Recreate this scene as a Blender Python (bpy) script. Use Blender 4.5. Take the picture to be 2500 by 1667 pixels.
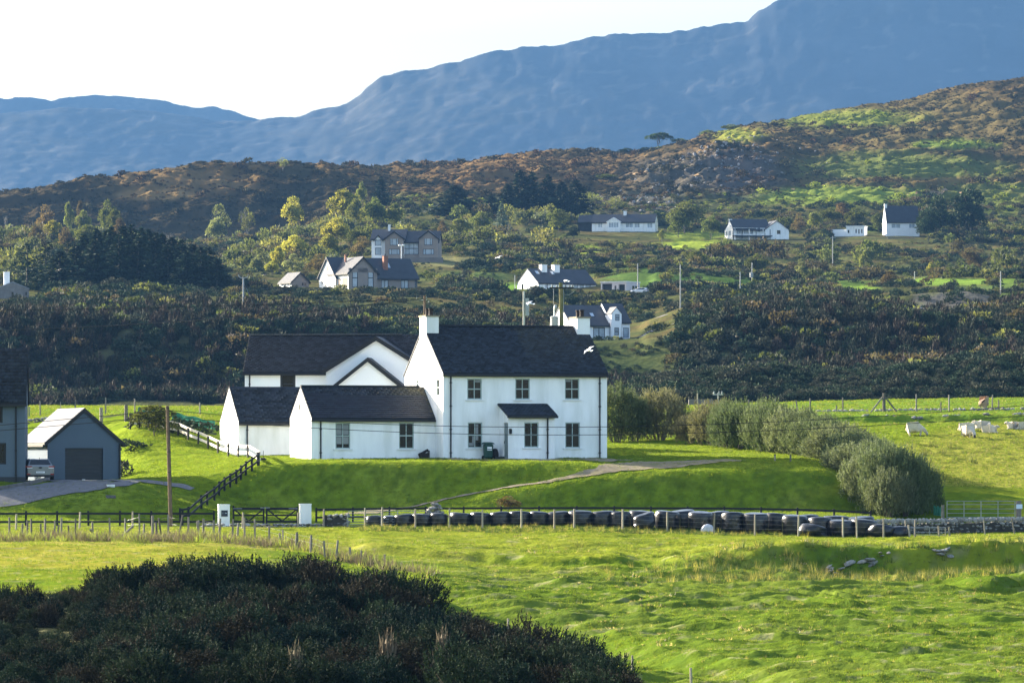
import bpy, math, random
import numpy as np
from mathutils import Vector, Matrix
R = math.radians
rng = np.random.default_rng(11)
rnd = random.Random(5)
for _o in list(bpy.data.objects): bpy.data.objects.remove(_o)
SC = bpy.context.scene
COL = SC.collection

# ------------------------------------------------------------------ camera, sky, sun, exposure
F, HZ, CX = 11400.0, 1120.0, 1250.0      # focal length in photo pixels, horizon row, centre column
cam = bpy.data.cameras.new('camera'); camo = bpy.data.objects.new('camera', cam); COL.objects.link(camo)
camo.location = (0, 0, 0); camo.rotation_euler = (R(90), 0, 0)
cam.sensor_width = 36; cam.lens = 36 * F / 2500; cam.shift_y = (HZ - 833.5) / 2500
cam.clip_start = 1; cam.clip_end = 60000
SC.camera = camo
SUN_TO = Vector((-2.2, 1.72, 0.98)).normalized()
SUN_EL = math.asin(SUN_TO.z); SUN_AZ = math.atan2(SUN_TO.x, SUN_TO.y)      # azimuth clockwise from +Y
sun = bpy.data.lights.new('sun', 'SUN'); suno = bpy.data.objects.new('sun', sun); COL.objects.link(suno)
sun.energy = 5.0; sun.angle = R(0.5); sun.color = (1.0, 0.90, 0.74)
suno.rotation_euler = (-SUN_TO).to_track_quat('-Z', 'Y').to_euler(); suno.location = (-60, 60, 60)
W = bpy.data.worlds.new('World'); SC.world = W; W.use_nodes = True
_nt = W.node_tree; _nt.nodes.clear()
_sky = _nt.nodes.new('ShaderNodeTexSky'); _sky.sky_type = 'NISHITA'; _sky.sun_disc = False
_sky.sun_elevation = SUN_EL; _sky.sun_rotation = SUN_AZ; _sky.air_density = 1.0; _sky.dust_density = 3.0; _sky.ozone_density = 1.0
_bg = _nt.nodes.new('ShaderNodeBackground'); _bg.inputs[1].default_value = 0.09
_ow = _nt.nodes.new('ShaderNodeOutputWorld')
_nt.links.new(_sky.outputs[0], _bg.inputs[0]); _nt.links.new(_bg.outputs[0], _ow.inputs[0])
SC.view_settings.view_transform = 'Standard'; SC.view_settings.look = 'None'
SC.view_settings.gamma = 1; SC.view_settings.use_curve_mapping = False
SC.view_settings.exposure = 2.72
SC.render.engine = 'CYCLES'
cy = SC.cycles
cy.max_bounces = 6; cy.diffuse_bounces = 3; cy.glossy_bounces = 2; cy.transmission_bounces = 4
cy.volume_bounces = 0; cy.transparent_max_bounces = 8; cy.caustics_reflective = False; cy.caustics_refractive = False
cy.use_denoising = True
try: cy.denoiser = 'OPENIMAGEDENOISE'
except Exception: pass
HAZE_DENSITY = 0.000088

# ------------------------------------------------------------------ small helpers
def P(px, py, Y): return Vector(((px - CX) / F * Y, Y, (HZ - py) / F * Y))
def lerp(a, b, t): return a + (b - a) * t
def sst(a, b, x):
    t = np.clip((x - a) / (b - a), 0, 1); return t * t * (3 - 2 * t)
def _hash(ix, iy, seed):
    h = (ix.astype(np.int64) * 374761393 + iy.astype(np.int64) * 668265263 + seed * 974711) & 0xffffffff
    h = ((h ^ (h >> 13)) * 1274126177) & 0xffffffff
    h = ((h ^ (h >> 16)) * 2246822519) & 0xffffffff
    return ((h ^ (h >> 15)) & 0xffffff) / float(0xffffff)
def vnoise(x, y, seed=0):
    x, y = np.broadcast_arrays(np.asarray(x, float), np.asarray(y, float))
    ix, iy = np.floor(x), np.floor(y); fx, fy = x - ix, y - iy
    fx = fx * fx * fx * (fx * (fx * 6 - 15) + 10); fy = fy * fy * fy * (fy * (fy * 6 - 15) + 10)
    a, b = _hash(ix, iy, seed), _hash(ix + 1, iy, seed)
    c, d = _hash(ix, iy + 1, seed), _hash(ix + 1, iy + 1, seed)
    return (a + (b - a) * fx) * (1 - fy) + (c + (d - c) * fx) * fy
def fbm(x, y, seed=0, oct=4, gain=0.5):
    s, a, t = 0.0, 1.0, 0.0
    for o in range(oct):
        s = s + a * vnoise(x * 2 ** o + 17.3 * o, y * 2 ** o - 9.1 * o, seed + o); t += a; a *= gain
    return s / t
def ridge(x, y, seed=0, oct=4):
    s, a, t = 0.0, 1.0, 0.0
    for o in range(oct):
        s = s + a * (1 - np.abs(2 * vnoise(x * 2 ** o + 5.7 * o, y * 2 ** o + 3.3 * o, seed + o) - 1)); t += a; a *= 0.5
    return s / t

def tag(o, label=None, cat=None, group=None, kind=None):
    if label: o['label'] = label
    if cat: o['category'] = cat
    if group: o['group'] = group
    if kind: o['kind'] = kind
    return o
def empty(name, loc, rz=0.0, label=None, cat=None, group=None):
    o = bpy.data.objects.new(name, None); COL.objects.link(o); o.empty_display_size = 0.3
    o.location = loc; o.rotation_euler = (0, 0, rz); return tag(o, label, cat, group)
def link(name, me, parent=None, loc=None, rz=None):
    o = bpy.data.objects.new(name, me); COL.objects.link(o)
    if parent is not None: o.parent = parent
    if loc is not None: o.location = loc
    if rz is not None: o.rotation_euler = (0, 0, rz) if not hasattr(rz, '__len__') else rz
    return o
def np_mesh(name, V, faces, mats, smooth=False, col=None, mi=None):
    """faces: (n,3) or (n,4) int array, or list of such arrays"""
    me = bpy.data.meshes.new(name)
    if not isinstance(faces, (list, tuple)): faces = [faces]
    faces = [np.asarray(f, dtype=np.int32) for f in faces if len(f)]
    V = np.asarray(V, dtype=np.float32)
    me.vertices.add(len(V)); me.vertices.foreach_set('co', V.ravel())
    nl = sum(f.size for f in faces); npoly = sum(len(f) for f in faces)
    me.loops.add(nl); me.polygons.add(npoly)
    me.loops.foreach_set('vertex_index', np.concatenate([f.ravel() for f in faces]))
    tot = np.concatenate([np.full(len(f), f.shape[1], dtype=np.int32) for f in faces])
    st = np.concatenate([[0], np.cumsum(tot)[:-1]]).astype(np.int32)
    me.polygons.foreach_set('loop_start', st)
    me.polygons.foreach_set('loop_total', tot)
    if smooth: me.polygons.foreach_set('use_smooth', np.ones(npoly, dtype=bool))
    if mi is not None: me.polygons.foreach_set('material_index', np.asarray(mi, dtype=np.int32))
    if col is not None:
        a = me.color_attributes.new('Col', 'FLOAT_COLOR', 'POINT')
        c = np.ones((len(V), 4), dtype=np.float32); c[:, :3] = col
        a.data.foreach_set('color', c.ravel())
    for m in (mats if isinstance(mats, (list, tuple)) else [mats]): me.materials.append(m)
    me.update(calc_edges=True)
    return me

class MB:
    """collects boxes, prisms, tubes, ellipsoids; build() links them as one mesh object"""
    def __init__(s): s.V = []; s.Fc = []
    def face(s, *pts):
        n = len(s.V); s.V += [tuple(p) for p in pts]; s.Fc.append(tuple(range(n, n + len(pts)))); return s
    def box(s, x0, x1, y0, y1, z0, z1, M=None):
        c = [Vector(p) for p in ((x0,y0,z0),(x1,y0,z0),(x1,y1,z0),(x0,y1,z0),(x0,y0,z1),(x1,y0,z1),(x1,y1,z1),(x0,y1,z1))]
        if M is not None: c = [M @ p for p in c]
        n = len(s.V); s.V += [tuple(p) for p in c]
        for f in ((3,2,1,0),(4,5,6,7),(0,1,5,4),(1,2,6,5),(2,3,7,6),(3,0,4,7)): s.Fc.append(tuple(n + i for i in f))
        return s
    def prism(s, pts, off):
        """closed polygon pts (3-D, counter-clockwise seen from outside front) pushed by vector off"""
        n = len(s.V); k = len(pts); off = Vector(off)
        s.V += [tuple(p) for p in pts] + [tuple(Vector(p) + off) for p in pts]
        s.Fc.append(tuple(range(n, n + k))); s.Fc.append(tuple(reversed(range(n + k, n + 2 * k))))
        for i in range(k):
            j = (i + 1) % k; s.Fc.append((n + j, n + i, n + k + i, n + k + j))
        return s
    def tube(s, pts, rads, n=6, cap=True):
        pts = [Vector(p) for p in pts]
        if not hasattr(rads, '__len__'): rads = [rads] * len(pts)
        b = len(s.V)
        for i, p in enumerate(pts):
            d = (pts[min(i + 1, len(pts) - 1)] - pts[max(i - 1, 0)])
            d = d.normalized() if d.length > 1e-9 else Vector((0, 0, 1))
            u = d.cross(Vector((0, 0, 1)) if abs(d.z) < 0.9 else Vector((1, 0, 0))).normalized(); v = d.cross(u)
            for k in range(n):
                a = 2 * math.pi * k / n
                s.V.append(tuple(p + (u * math.cos(a) + v * math.sin(a)) * rads[i]))
        for i in range(len(pts) - 1):
            for k in range(n):
                k2 = (k + 1) % n
                s.Fc.append((b + i * n + k, b + i * n + k2, b + (i + 1) * n + k2, b + (i + 1) * n + k))
        if cap:
            s.Fc.append(tuple(b + k for k in reversed(range(n)))); e = b + (len(pts) - 1) * n
            s.Fc.append(tuple(e + k for k in range(n)))
        return s
    def ell(s, c, r, nu=10, nv=7, M=None):
        b = len(s.V); c = Vector(c)
        for j in range(nv + 1):
            t = math.pi * j / nv
            for i in range(nu):
                a = 2 * math.pi * i / nu
                p = Vector((r[0] * math.sin(t) * math.cos(a), r[1] * math.sin(t) * math.sin(a), r[2] * math.cos(t)))
                if M is not None: p = M @ p
                s.V.append(tuple(c + p))
        for j in range(nv):
            for i in range(nu):
                i2 = (i + 1) % nu
                s.Fc.append((b + j * nu + i, b + (j + 1) * nu + i, b + (j + 1) * nu + i2, b + j * nu + i2))
        return s
    def lathe(s, prof, n=12, c=(0, 0, 0)):
        b = len(s.V)
        for r, z in prof:
            for k in range(n):
                a = 2 * math.pi * k / n
                s.V.append((c[0] + r * math.cos(a), c[1] + r * math.sin(a), c[2] + z))
        for j in range(len(prof) - 1):
            for k in range(n):
                k2 = (k + 1) % n
                s.Fc.append((b + j * n + k, b + j * n + k2, b + (j + 1) * n + k2, b + (j + 1) * n + k))
        return s
    def mesh(s, name, mat, smooth=False):
        me = bpy.data.meshes.new(name); me.from_pydata(s.V, [], s.Fc)
        for m in (mat if isinstance(mat, (list, tuple)) else [mat]): me.materials.append(m)
        if smooth: me.polygons.foreach_set('use_smooth', [True] * len(me.polygons))
        me.update(); return me
    def build(s, name, mat, parent=None, loc=None, rz=None, smooth=False):
        return link(name, s.mesh(name, mat, smooth), parent, loc, rz)

def copy_tree(o, parent=None):
    c = o.copy(); COL.objects.link(c)
    if parent is not None: c.parent = parent
    for ch in list(o.children): copy_tree(ch, c)
    return c

# ------------------------------------------------------------------ materials
MATS = {}
def mat(name, color, rough=0.8, var=0.15, scale=3.0, bump=0.0, bscale=20.0, spec=0.3, metal=0.0, col_attr=False,
        rand=0.0, trans=0.0, tcol=None, var2=None, coat=0.0, stretch=None, clamp=None):
    """Principled with procedural colour variation; trans mixes a Translucent part for leaves"""
    m = bpy.data.materials.new(name); m.use_nodes = True; nt = m.node_tree; N, L = nt.nodes, nt.links
    b = N['Principled BSDF']; out = N['Material Output']
    b.inputs['Roughness'].default_value = rough; b.inputs['Metallic'].default_value = metal
    b.inputs['Specular IOR Level'].default_value = spec
    if coat: b.inputs['Coat Weight'].default_value = coat; b.inputs['Coat Roughness'].default_value = 0.05
    tc = N.new('ShaderNodeTexCoord'); co = tc.outputs['Object']
    if stretch:
        mp = N.new('ShaderNodeMapping'); mp.inputs['Scale'].default_value = stretch; L.new(co, mp.inputs[0]); co = mp.outputs[0]
    if col_attr:
        at = N.new('ShaderNodeVertexColor'); at.layer_name = 'Col'; src = at.outputs[0]
    else:
        rg = N.new('ShaderNodeRGB'); rg.outputs[0].default_value = (*color, 1); src = rg.outputs[0]
    hs = N.new('ShaderNodeHueSaturation'); L.new(src, hs.inputs['Color'])
    val = None
    if var:
        nz = N.new('ShaderNodeTexNoise'); nz.inputs['Scale'].default_value = scale; nz.inputs['Detail'].default_value = 5; nz.inputs['Roughness'].default_value = 0.65
        L.new(co, nz.inputs['Vector'])
        mr = N.new('ShaderNodeMapRange'); mr.inputs[1].default_value = 0.3; mr.inputs[2].default_value = 0.7
        mr.inputs[3].default_value = 1 - var; mr.inputs[4].default_value = 1 + var; L.new(nz.outputs[0], mr.inputs[0]); val = mr.outputs[0]
    if rand:
        oi = N.new('ShaderNodeObjectInfo')
        mr2 = N.new('ShaderNodeMapRange'); mr2.inputs[3].default_value = 1 - rand; mr2.inputs[4].default_value = 1 + rand; L.new(oi.outputs['Random'], mr2.inputs[0])
        mh = N.new('ShaderNodeMapRange'); mh.inputs[3].default_value = 0.5 - 0.05 * rand; mh.inputs[4].default_value = 0.5 + 0.05 * rand
        sh = N.new('ShaderNodeMath'); sh.operation = 'FRACT'; sm = N.new('ShaderNodeMath'); sm.operation = 'MULTIPLY'; sm.inputs[1].default_value = 7.31
        L.new(oi.outputs['Random'], sm.inputs[0]); L.new(sm.outputs[0], sh.inputs[0]); L.new(sh.outputs[0], mh.inputs[0]); L.new(mh.outputs[0], hs.inputs['Hue'])
        if val is None: val = mr2.outputs[0]
        else:
            mm = N.new('ShaderNodeMath'); mm.operation = 'MULTIPLY'; L.new(val, mm.inputs[0]); L.new(mr2.outputs[0], mm.inputs[1]); val = mm.outputs[0]
    if val is not None: L.new(val, hs.inputs['Value'])
    c = hs.outputs[0]
    if var2:      # second colour mixed in by a broad noise: (colour, scale, amount)
        nz2 = N.new('ShaderNodeTexNoise'); nz2.inputs['Scale'].default_value = var2[1]; nz2.inputs['Detail'].default_value = 4; L.new(co, nz2.inputs['Vector'])
        m2 = N.new('ShaderNodeMapRange'); m2.inputs[1].default_value = 0.45; m2.inputs[2].default_value = 0.7; m2.inputs[4].default_value = var2[2]; L.new(nz2.outputs[0], m2.inputs[0])
        mx = N.new('ShaderNodeMix'); mx.data_type = 'RGBA'; L.new(m2.outputs[0], mx.inputs[0]); L.new(c, mx.inputs[6]); mx.inputs[7].default_value = (*var2[0], 1); c = mx.outputs[2]
    L.new(c, b.inputs['Base Color'])
    if bump:
        nb = N.new('ShaderNodeTexNoise'); nb.inputs['Scale'].default_value = bscale; nb.inputs['Detail'].default_value = 4; L.new(co, nb.inputs['Vector'])
        bp = N.new('ShaderNodeBump'); bp.inputs['Strength'].default_value = 1; bp.inputs['Distance'].default_value = bump; L.new(nb.outputs[0], bp.inputs['Height']); L.new(bp.outputs[0], b.inputs['Normal'])
    if trans:
        tr = N.new('ShaderNodeBsdfTranslucent'); ms = N.new('ShaderNodeMixShader'); ms.inputs[0].default_value = trans
        if tcol:
            mt = N.new('ShaderNodeMix'); mt.data_type = 'RGBA'; mt.blend_type = 'MULTIPLY'; mt.inputs[0].default_value = 1; L.new(c, mt.inputs[6]); mt.inputs[7].default_value = (*tcol, 1); L.new(mt.outputs[2], tr.inputs[0])
        else: L.new(c, tr.inputs[0])
        L.new(b.outputs[0], ms.inputs[1]); L.new(tr.outputs[0], ms.inputs[2]); L.new(ms.outputs[0], out.inputs[0])
    MATS[name] = m
    return m
# ------------------------------------------------------------------ terrain: ground lines (photo column, photo row) at known distances
def KL(Y, pts): return (Y, pts)
XA, XB = -700.0, 3200.0
KN = [
 KL(60, [(0, 2830)]),
 KL(130, [(0, 1810), (1200, 1830), (2500, 1840)]),
 KL(165, [(-600,1650),(0,1640),(600,1640),(1100,1650),(1400,1672),(2000,1680),(3100,1680)]),
 KL(182, [(-600,1560),(0,1545),(600,1525),(900,1550),(1100,1595),(1300,1640),(1500,1640),(2000,1622),(2500,1622),(3100,1630)]),
 KL(196, [(-600,1510),(0,1495),(200,1475),(330,1440),(600,1435),(800,1450),(950,1470),(1040,1505),(1200,1565),(1350,1592),(1500,1585),(2000,1560),(2500,1570),(3100,1580)]),
 KL(208, [(-600,1490),(0,1470),(330,1450),(600,1445),(800,1450),(950,1465),(1100,1495),(1300,1530),(1500,1535),(2000,1512),(2500,1520),(3100,1530)]),
 KL(225, [(-600,1400),(0,1398),(330,1398),(700,1400),(950,1418),(1200,1450),(1500,1455),(2000,1445),(2500,1455),(3100,1460)]),
 KL(241.3, [(-600,1345),(0,1345),(500,1345),(800,1362),(950,1380),(1200,1400),(1600,1404),(1750,1408),(2000,1408),(2300,1410),(2500,1412),(3100,1414)]),
 KL(242.6, [(-600,1336),(0,1337),(500,1337),(800,1353),(1000,1370),(1200,1389),(1600,1388),(1750,1366),(1850,1347),(2000,1341),(2200,1336),(2500,1330),(3100,1320)]),
 KL(258, [(-600,1308),(0,1308),(500,1308),(700,1318),(1000,1330),(1400,1330),(1700,1325),(2000,1321),(2200,1317),(2500,1312),(3100,1305)]),
 KL(270, [(-600,1290),(0,1290),(900,1287),(1400,1285),(1700,1296),(2000,1306),(2150,1311),(2500,1306),(3100,1300)]),
 KL(274, [(-600,1284),(0,1284),(530,1284),(900,1282),(1400,1281),(1800,1284),(2000,1292),(2150,1302),(2500,1300),(3100,1295)]),
 KL(280, [(-600,1268),(0,1264),(530,1266),(850,1258),(1000,1258),(1500,1256),(2000,1258),(2150,1264),(2310,1277),(2500,1277),(3100,1277)]),
 KL(282.5, [(-600,1225),(0,1222),(200,1216),(450,1232),(560,1252),(800,1254),(900,1251),(1000,1250),(1500,1250),(2000,1250),(2150,1257),(2310,1268),(2500,1268)]),
 KL(285.2, [(-600,1190),(0,1188),(200,1186),(300,1188),(450,1222),(560,1250),(800,1252),(900,1248),(1000,1246),(1500,1246),(2000,1246),(2150,1250),(2310,1258),(2500,1258),(3100,1258)]),
 KL(286.9, [(-600,1178),(0,1178),(300,1175),(350,1178),(450,1202),(560,1232),(650,1243),(800,1248),(900,1246),(1000,1240),(1169,1205),(1371,1174),(1531,1164),(1700,1161),(2000,1165),(2070,1188),(2150,1228),(2310,1238),(2500,1238),(3100,1235)]),
 KL(288, [(-600,1177),(0,1177),(300,1174),(350,1174),(450,1192),(560,1224),(650,1240),(800,1246),(900,1243),(962,1241),(1000,1234),(1169,1199),(1371,1168),(1531,1150),(1754,1142),(2000,1144),(2100,1182),(2200,1217),(2310,1224),(2500,1224),(3100,1220)]),
 KL(291.5, [(-600,1177),(0,1176),(295,1173),(340,1169),(420,1172),(500,1161,291.2),(560,1150,290.8),(620,1141,290.5),(680,1134,290.4),(800,1129,290.3),(900,1127.5,290.3),(1000,1127,290.2),(1169,1127,290.1),(1300,1128,289.5),(1400,1131,289.2),(1480,1137,289.4),(1600,1140,291),(1754,1131,291.5),(2000,1131),(2100,1160),(2200,1190),(2310,1200),(2500,1205),(3100,1205)]),
 KL(300.5, [(-600,1180),(0,1176),(295,1173),(350,1163),(420,1158),(500,1138),(560,1124),(600,1120),(700,1119.5),(1000,1120),(1480,1121),(1600,1124),(1754,1120),(2000,1118),(2100,1140),(2200,1165),(2310,1175),(2500,1180),(3100,1180)]),
 KL(312, [(-600,1178),(0,1174),(275,1172),(310,1152),(350,1128),(420,1122),(500,1112),(560,1114),(620,1114),(700,1114),(1480,1108),(1600,1105),(1754,1105),(1900,1105),(2000,1112),(2100,1125),(2200,1135),(2500,1145),(3100,1145)]),
 KL(325, [(-600,1150),(0,1140),(250,1100),(310,1048),(330,1038),(450,1058),(560,1092),(600,1103),(700,1100),(1480,1085),(1600,1085),(1754,1085),(2000,1090),(2200,1092),(2500,1105),(3100,1105)]),
 KL(340, [(-600,1060),(0,1050),(280,1010),(330,1015),(450,1030),(600,1060),(1480,1068),(1754,1062),(2000,1062),(2250,1060),(2500,1065),(3100,1065)]),
 KL(355, [(-600,1015),(0,1010),(600,1015),(1480,1045),(1754,1040),(2000,1038),(2500,1036),(3100,1036)]),
 KL(362, [(-600,1005),(0,1003),(600,1003),(1480,1022),(1754,1017),(2000,1016),(2500,1014),(3100,1014)]),
 KL(370, [(-600,998),(0,998),(600,998),(1480,1006),(1700,1001),(2000,1004),(2500,999),(3100,999)]),
 KL(405, [(-600,986),(0,990),(600,992),(1480,990),(1700,988),(2000,978),(2250,972),(2500,970),(3100,964)]),
 KL(440, [(0, 1040)]),
 KL(600, [(0, 1062)]),
 KL(660, [(-600,1052),(1300,1052),(1480,1000),(2500,986),(3100,986)]),
 KL(690, [(-600,1042),(1300,1040),(1480,966),(1600,950),(1700,932),(1870,918),(2000,926),(2200,914),(2500,904),(3100,900)]),
 KL(720, [(-600,1025),(1300,1022),(1480,985),(1870,945),(2500,930),(3100,925)]),
 KL(798, [(-600,990),(0,988),(1300,985),(1500,960),(1870,905),(2200,890),(2500,885),(3100,880)]),
 KL(828, [(-600,815),(0,805),(200,795),(350,805),(600,790),(750,803),(900,815),(1100,815),(1300,842),(1540,836),(1600,838),(1700,808),(1800,782),(2000,765),(2300,782),(2500,765),(3100,760)]),
 KL(900, [(-600,770),(0,770),(350,768),(600,764),(900,792),(1200,805),(1346,829),(1540,829),(1580,818),(1640,803),(1700,778),(1800,755),(2000,740),(2200,768),(2330,776),(2440,765),(2500,750),(3100,735)]),
 KL(960, [(-600,745),(0,745),(350,738),(600,742),(900,765),(1100,760),(1300,782),(1540,803),(1600,786),(1700,750),(2000,732),(2200,764),(2330,770),(2440,760),(2500,735),(3100,720)]),
 KL(985, [(-600,738),(0,738),(350,730),(600,737),(900,755),(1100,752),(1300,770),(1540,790),(1600,775),(1700,745),(2000,728),(2180,725),(2270,713),(2360,715),(2440,738),(2500,730),(3100,716)]),
 KL(1060, [(-600,715),(0,715),(300,707),(600,716),(900,720),(1100,720),(1300,724),(1540,732),(1700,724),(2000,716),(2200,708),(2500,708),(3100,700)]),
 KL(1140, [(-600,697),(0,697),(300,695),(600,701),(777,705),(1030,706),(1262,710),(1456,709),(1560,709),(1700,712),(1850,715),(2000,704),(2200,700),(2500,692),(3100,685)]),
 KL(1200, [(-600,680),(0,682),(600,687),(1030,692),(1262,697),(1420,690),(1480,670),(1560,656),(1640,662),(1750,680),(1900,692),(2100,696),(2300,682),(2500,670),(3100,660)]),
 KL(1300, [(-600,640),(0,648),(500,660),(700,664),(903,631),(1077,629),(1200,652),(1400,660),(1700,670),(2000,682),(2200,686),(2500,674),(3100,660)]),
 KL(1450, [(-600,600),(0,604),(500,628),(700,625),(900,602),(1100,592),(1300,607),(1500,614),(1700,612),(2000,628),(2200,623),(2500,633),(3100,630)]),
 KL(1550, [(-600,575),(0,580),(500,610),(800,572),(1000,562),(1300,571),(1390,559,1592),(1420,558,1602),(1610,558,1602),(1680,579,1592),(1765,577,1600),(1930,574,1602),(2050,571,1606),(2160,566,1606),(2245,566,1606),(2500,582,1590),(3100,582,1590)]),
 KL(1700, [(-600,580),(0,590),(250,605),(500,612),(700,600),(800,560),(900,512),(1200,512),(1500,516),(1800,508),(2100,503),(2250,508),(2500,522),(3100,520)]),
 KL(1830, [(-600,565,1822),(0,570,1820),(250,592,1818),(500,598,1818),(640,590,1820),(720,570,1826),(800,520,1830),(900,490),(1000,478),(1200,478),(1500,478),(1600,470),(1800,472),(2000,473),(2250,472),(2500,482),(3100,480)]),
 KL(1890, [(-600,500),(0,472),(150,453),(240,442),(300,433),(420,413),(520,406),(600,405),(690,404),(770,411),(870,421),(930,440),(1000,457),(1100,440),(1200,425),(1300,420),(1500,434),(1600,428),(1700,402),(1850,388),(2000,415),(2250,405),(2500,405),(3100,400)]),
 KL(2050, [(-600,530),(0,500),(400,450),(700,430),(870,420),(930,415),(1000,413),(1050,420),(1100,413),(1200,394),(1300,384),(1400,387),(1520,402),(1600,382),(1700,364),(1805,343),(1943,332),(2100,325),(2300,305),(2500,295),(3100,270)]),
 KL(2200, [(-600,540),(0,520),(700,450),(870,419),(930,412),(1000,403),(1050,397),(1100,402),(1170,409),(1230,402),(1300,380),(1380,373),(1494,371),(1530,376),(1600,364),(1688,348),(1805,319),(1943,291),(2065,265),(2198,247),(2300,224),(2438,194),(2500,189),(3100,165)]),
 KL(2500, [(-600,640),(1000,520),(1500,470),(2500,330),(3100,300)]),
]
PXC = np.concatenate([np.arange(-3000, -700, 60.0), np.arange(-700, -200, 15.0), np.arange(-200, 2700, 6.0), np.arange(2700, 3200, 15.0), np.arange(3200, 5601, 60.0)])
def seg(a, b, d): return np.arange(a, b, d)
YR = np.concatenate([seg(60,150,3.0), seg(150,170,0.8), seg(170,274,0.30), seg(274,300,0.2), seg(300,345,0.35), seg(345,405,0.45),
    seg(405,440,2.5), seg(440,640,12), seg(640,798,2.2), seg(798,900,1.6), seg(900,1000,1.8), seg(1000,1300,3.0), seg(1300,1700,3.6), seg(1700,1830,2.4), seg(1830,1900,1.1), seg(1900,2201,2.4), [2203.,2230.,2300.,2400.,2500.]])
nY, nC = len(YR), len(PXC)
_zk = np.zeros((len(KN), nC)); _yk = np.zeros((len(KN), nC))
for i, (Y, pts) in enumerate(KN):
    pts = sorted(pts); _x = [p[0] for p in pts]; _yk[i] = np.interp(PXC, _x, [p[2] if len(p) > 2 else Y for p in pts]); _zk[i] = (HZ - np.interp(PXC, _x, [p[1] for p in pts])) / F * _yk[i]
ZT = np.stack([np.interp(YR, _yk[:, j], _zk[:, j]) for j in range(nC)], 1)
def smooth_axis(A, k, ax):
    if k < 1: return A
    pad = [(0, 0), (0, 0)]; pad[ax] = (k, k); B = np.pad(A, pad, mode='edge'); c = np.cumsum(B, axis=ax)
    c = np.concatenate([np.zeros_like(np.take(c, [0], axis=ax)), c], axis=ax); n = 2 * k + 1
    hi = np.take(c, range(n, n + A.shape[ax]), axis=ax); lo = np.take(c, range(0, A.shape[ax]), axis=ax); return (hi - lo) / n
for _r in range(2): ZT = smooth_axis(ZT, 4, 1)
_sm = smooth_axis(smooth_axis(ZT, 2, 0), 2, 0); _w = sst(150, 175, YR)[:, None] * (1 - sst(402, 412, YR)[:, None]) * (1 - 0.85 * sst(237.5, 239, YR)[:, None] * (1 - sst(245, 246.5, YR)[:, None])); ZT = ZT * (1 - _w) + _sm * _w
GX = (PXC[None, :] - CX) / F * YR[:, None]; GY = np.broadcast_to(YR[:, None], ZT.shape); GP = np.broadcast_to(PXC[None, :], ZT.shape)
PYB = HZ - ZT * F / YR[:, None]          # photo row of the undisplaced ground
def band(a, b, w): return (sst(a - w, a + w, YR) * (1 - sst(b - w, b + w, YR)))[:, None]
# --- low relief: banks and terracettes of the pasture
def step(c_pts, px0, px1, h, w=0.9, tail=10.0, fade=60):
    global ZT
    yc = np.interp(PXC, [p[0] for p in c_pts], [p[1] for p in c_pts])[None, :] + 2.0 * (fbm(GX * 0.25, GX * 0 + 3.3, 91, 3) - 0.5)
    m = sst(px0, px0 + fade, GP) * (1 - sst(px1 - fade, px1, GP)); d = GY - yc
    ZT = ZT + h * m * sst(-w, w, d) * np.where(d > 0, np.exp(-np.maximum(d, 0) / tail), 1)
step([(800, 250), (1100, 247), (1550, 243)], 850, 1560, 0.42, 0.8, 9)
step([(2200, 226), (2330, 228.5), (2420, 227.5), (2500, 229), (3100, 229)], 2240, 3200, 0.6, 0.8, 12, 160)
step([(1500, 240), (1750, 239), (2000, 236)], 1540, 2050, 0.4, 0.9, 9, 120)
step([(1900, 358.5), (2600, 357)], 1950, 3200, 0.45, 0.5, 5)
n_sp = fbm(GX * 0.12, GY * 0.1, 19, 3); _fm = band(150, 271, 3); _t1 = ridge(GX * 0.22 + 0.06 * GY, GY * 0.42 + 3 * fbm(GX * 0.1, GY * 0.1, 5, 2), 21, 3)
_rough = 0.35 + 0.65 * (sst(1000, 1300, GP) * (1 - sst(250, 262, GY))) + 0.25 * fbm(GX * 0.05, GY * 0.05, 8, 2)
ZT = ZT + _fm * ((_t1 - 0.6) * 0.42 * _rough + (fbm(GX * 1.2, GY * 2.4, 31, 3) - 0.5) * 0.20 * _rough)
_saw = (GY * 0.42 + 0.05 * GX + 3.2 * fbm(GX * 0.10, GY * 0.05, 23, 3)) % 1.0; _saw = np.where(_saw < 0.17, _saw / 0.17, 1 - (_saw - 0.17) / 0.83); _sa = sst(0.34, 0.62, fbm(GX * 0.22, GY * 0.30, 27, 3)); ZT = ZT + band(152, 262, 5) * (0.2 + 0.8 * sst(950, 1150, GP)) * (0.35 + 0.65 * (1 - sst(236, 246, GY))) * 0.26 * _saw * _sa
_dl = np.interp(PXC, [900, 1000, 1250, 1500, 1750, 2000, 2200], [236, 232, 219, 206, 188, 170, 150])[None, :] - GY + 2 * (n_sp - 0.5); ZT = ZT - 0.55 * sst(950, 1150, GP) * (1 - sst(2050, 2250, GP)) * sst(0, 8, _dl) * np.exp(-np.maximum(_dl - 8, 0) / 22.0)
_bm = band(312, 404, 6) * sst(1650, 1900, GP); ZT = ZT + _bm * ((ridge(GX * 0.35, GY * 0.8, 41, 3) - 0.6) * 0.24 + (fbm(GX * 1.7, GY * 2.4, 43, 3) - 0.5) * 0.16)
_lm = band(283, 345, 3); ZT = ZT + _lm * ((fbm(GX * 0.5, GY * 0.7, 51, 3) - 0.5) * 0.16 + (fbm(GX * 2.2, GY * 2.6, 52, 2) - 0.5) * 0.10)
_hm = sst(650, 700, YR)[:, None]
_flat = np.zeros_like(ZT); _hs = np.zeros_like(ZT)
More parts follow.
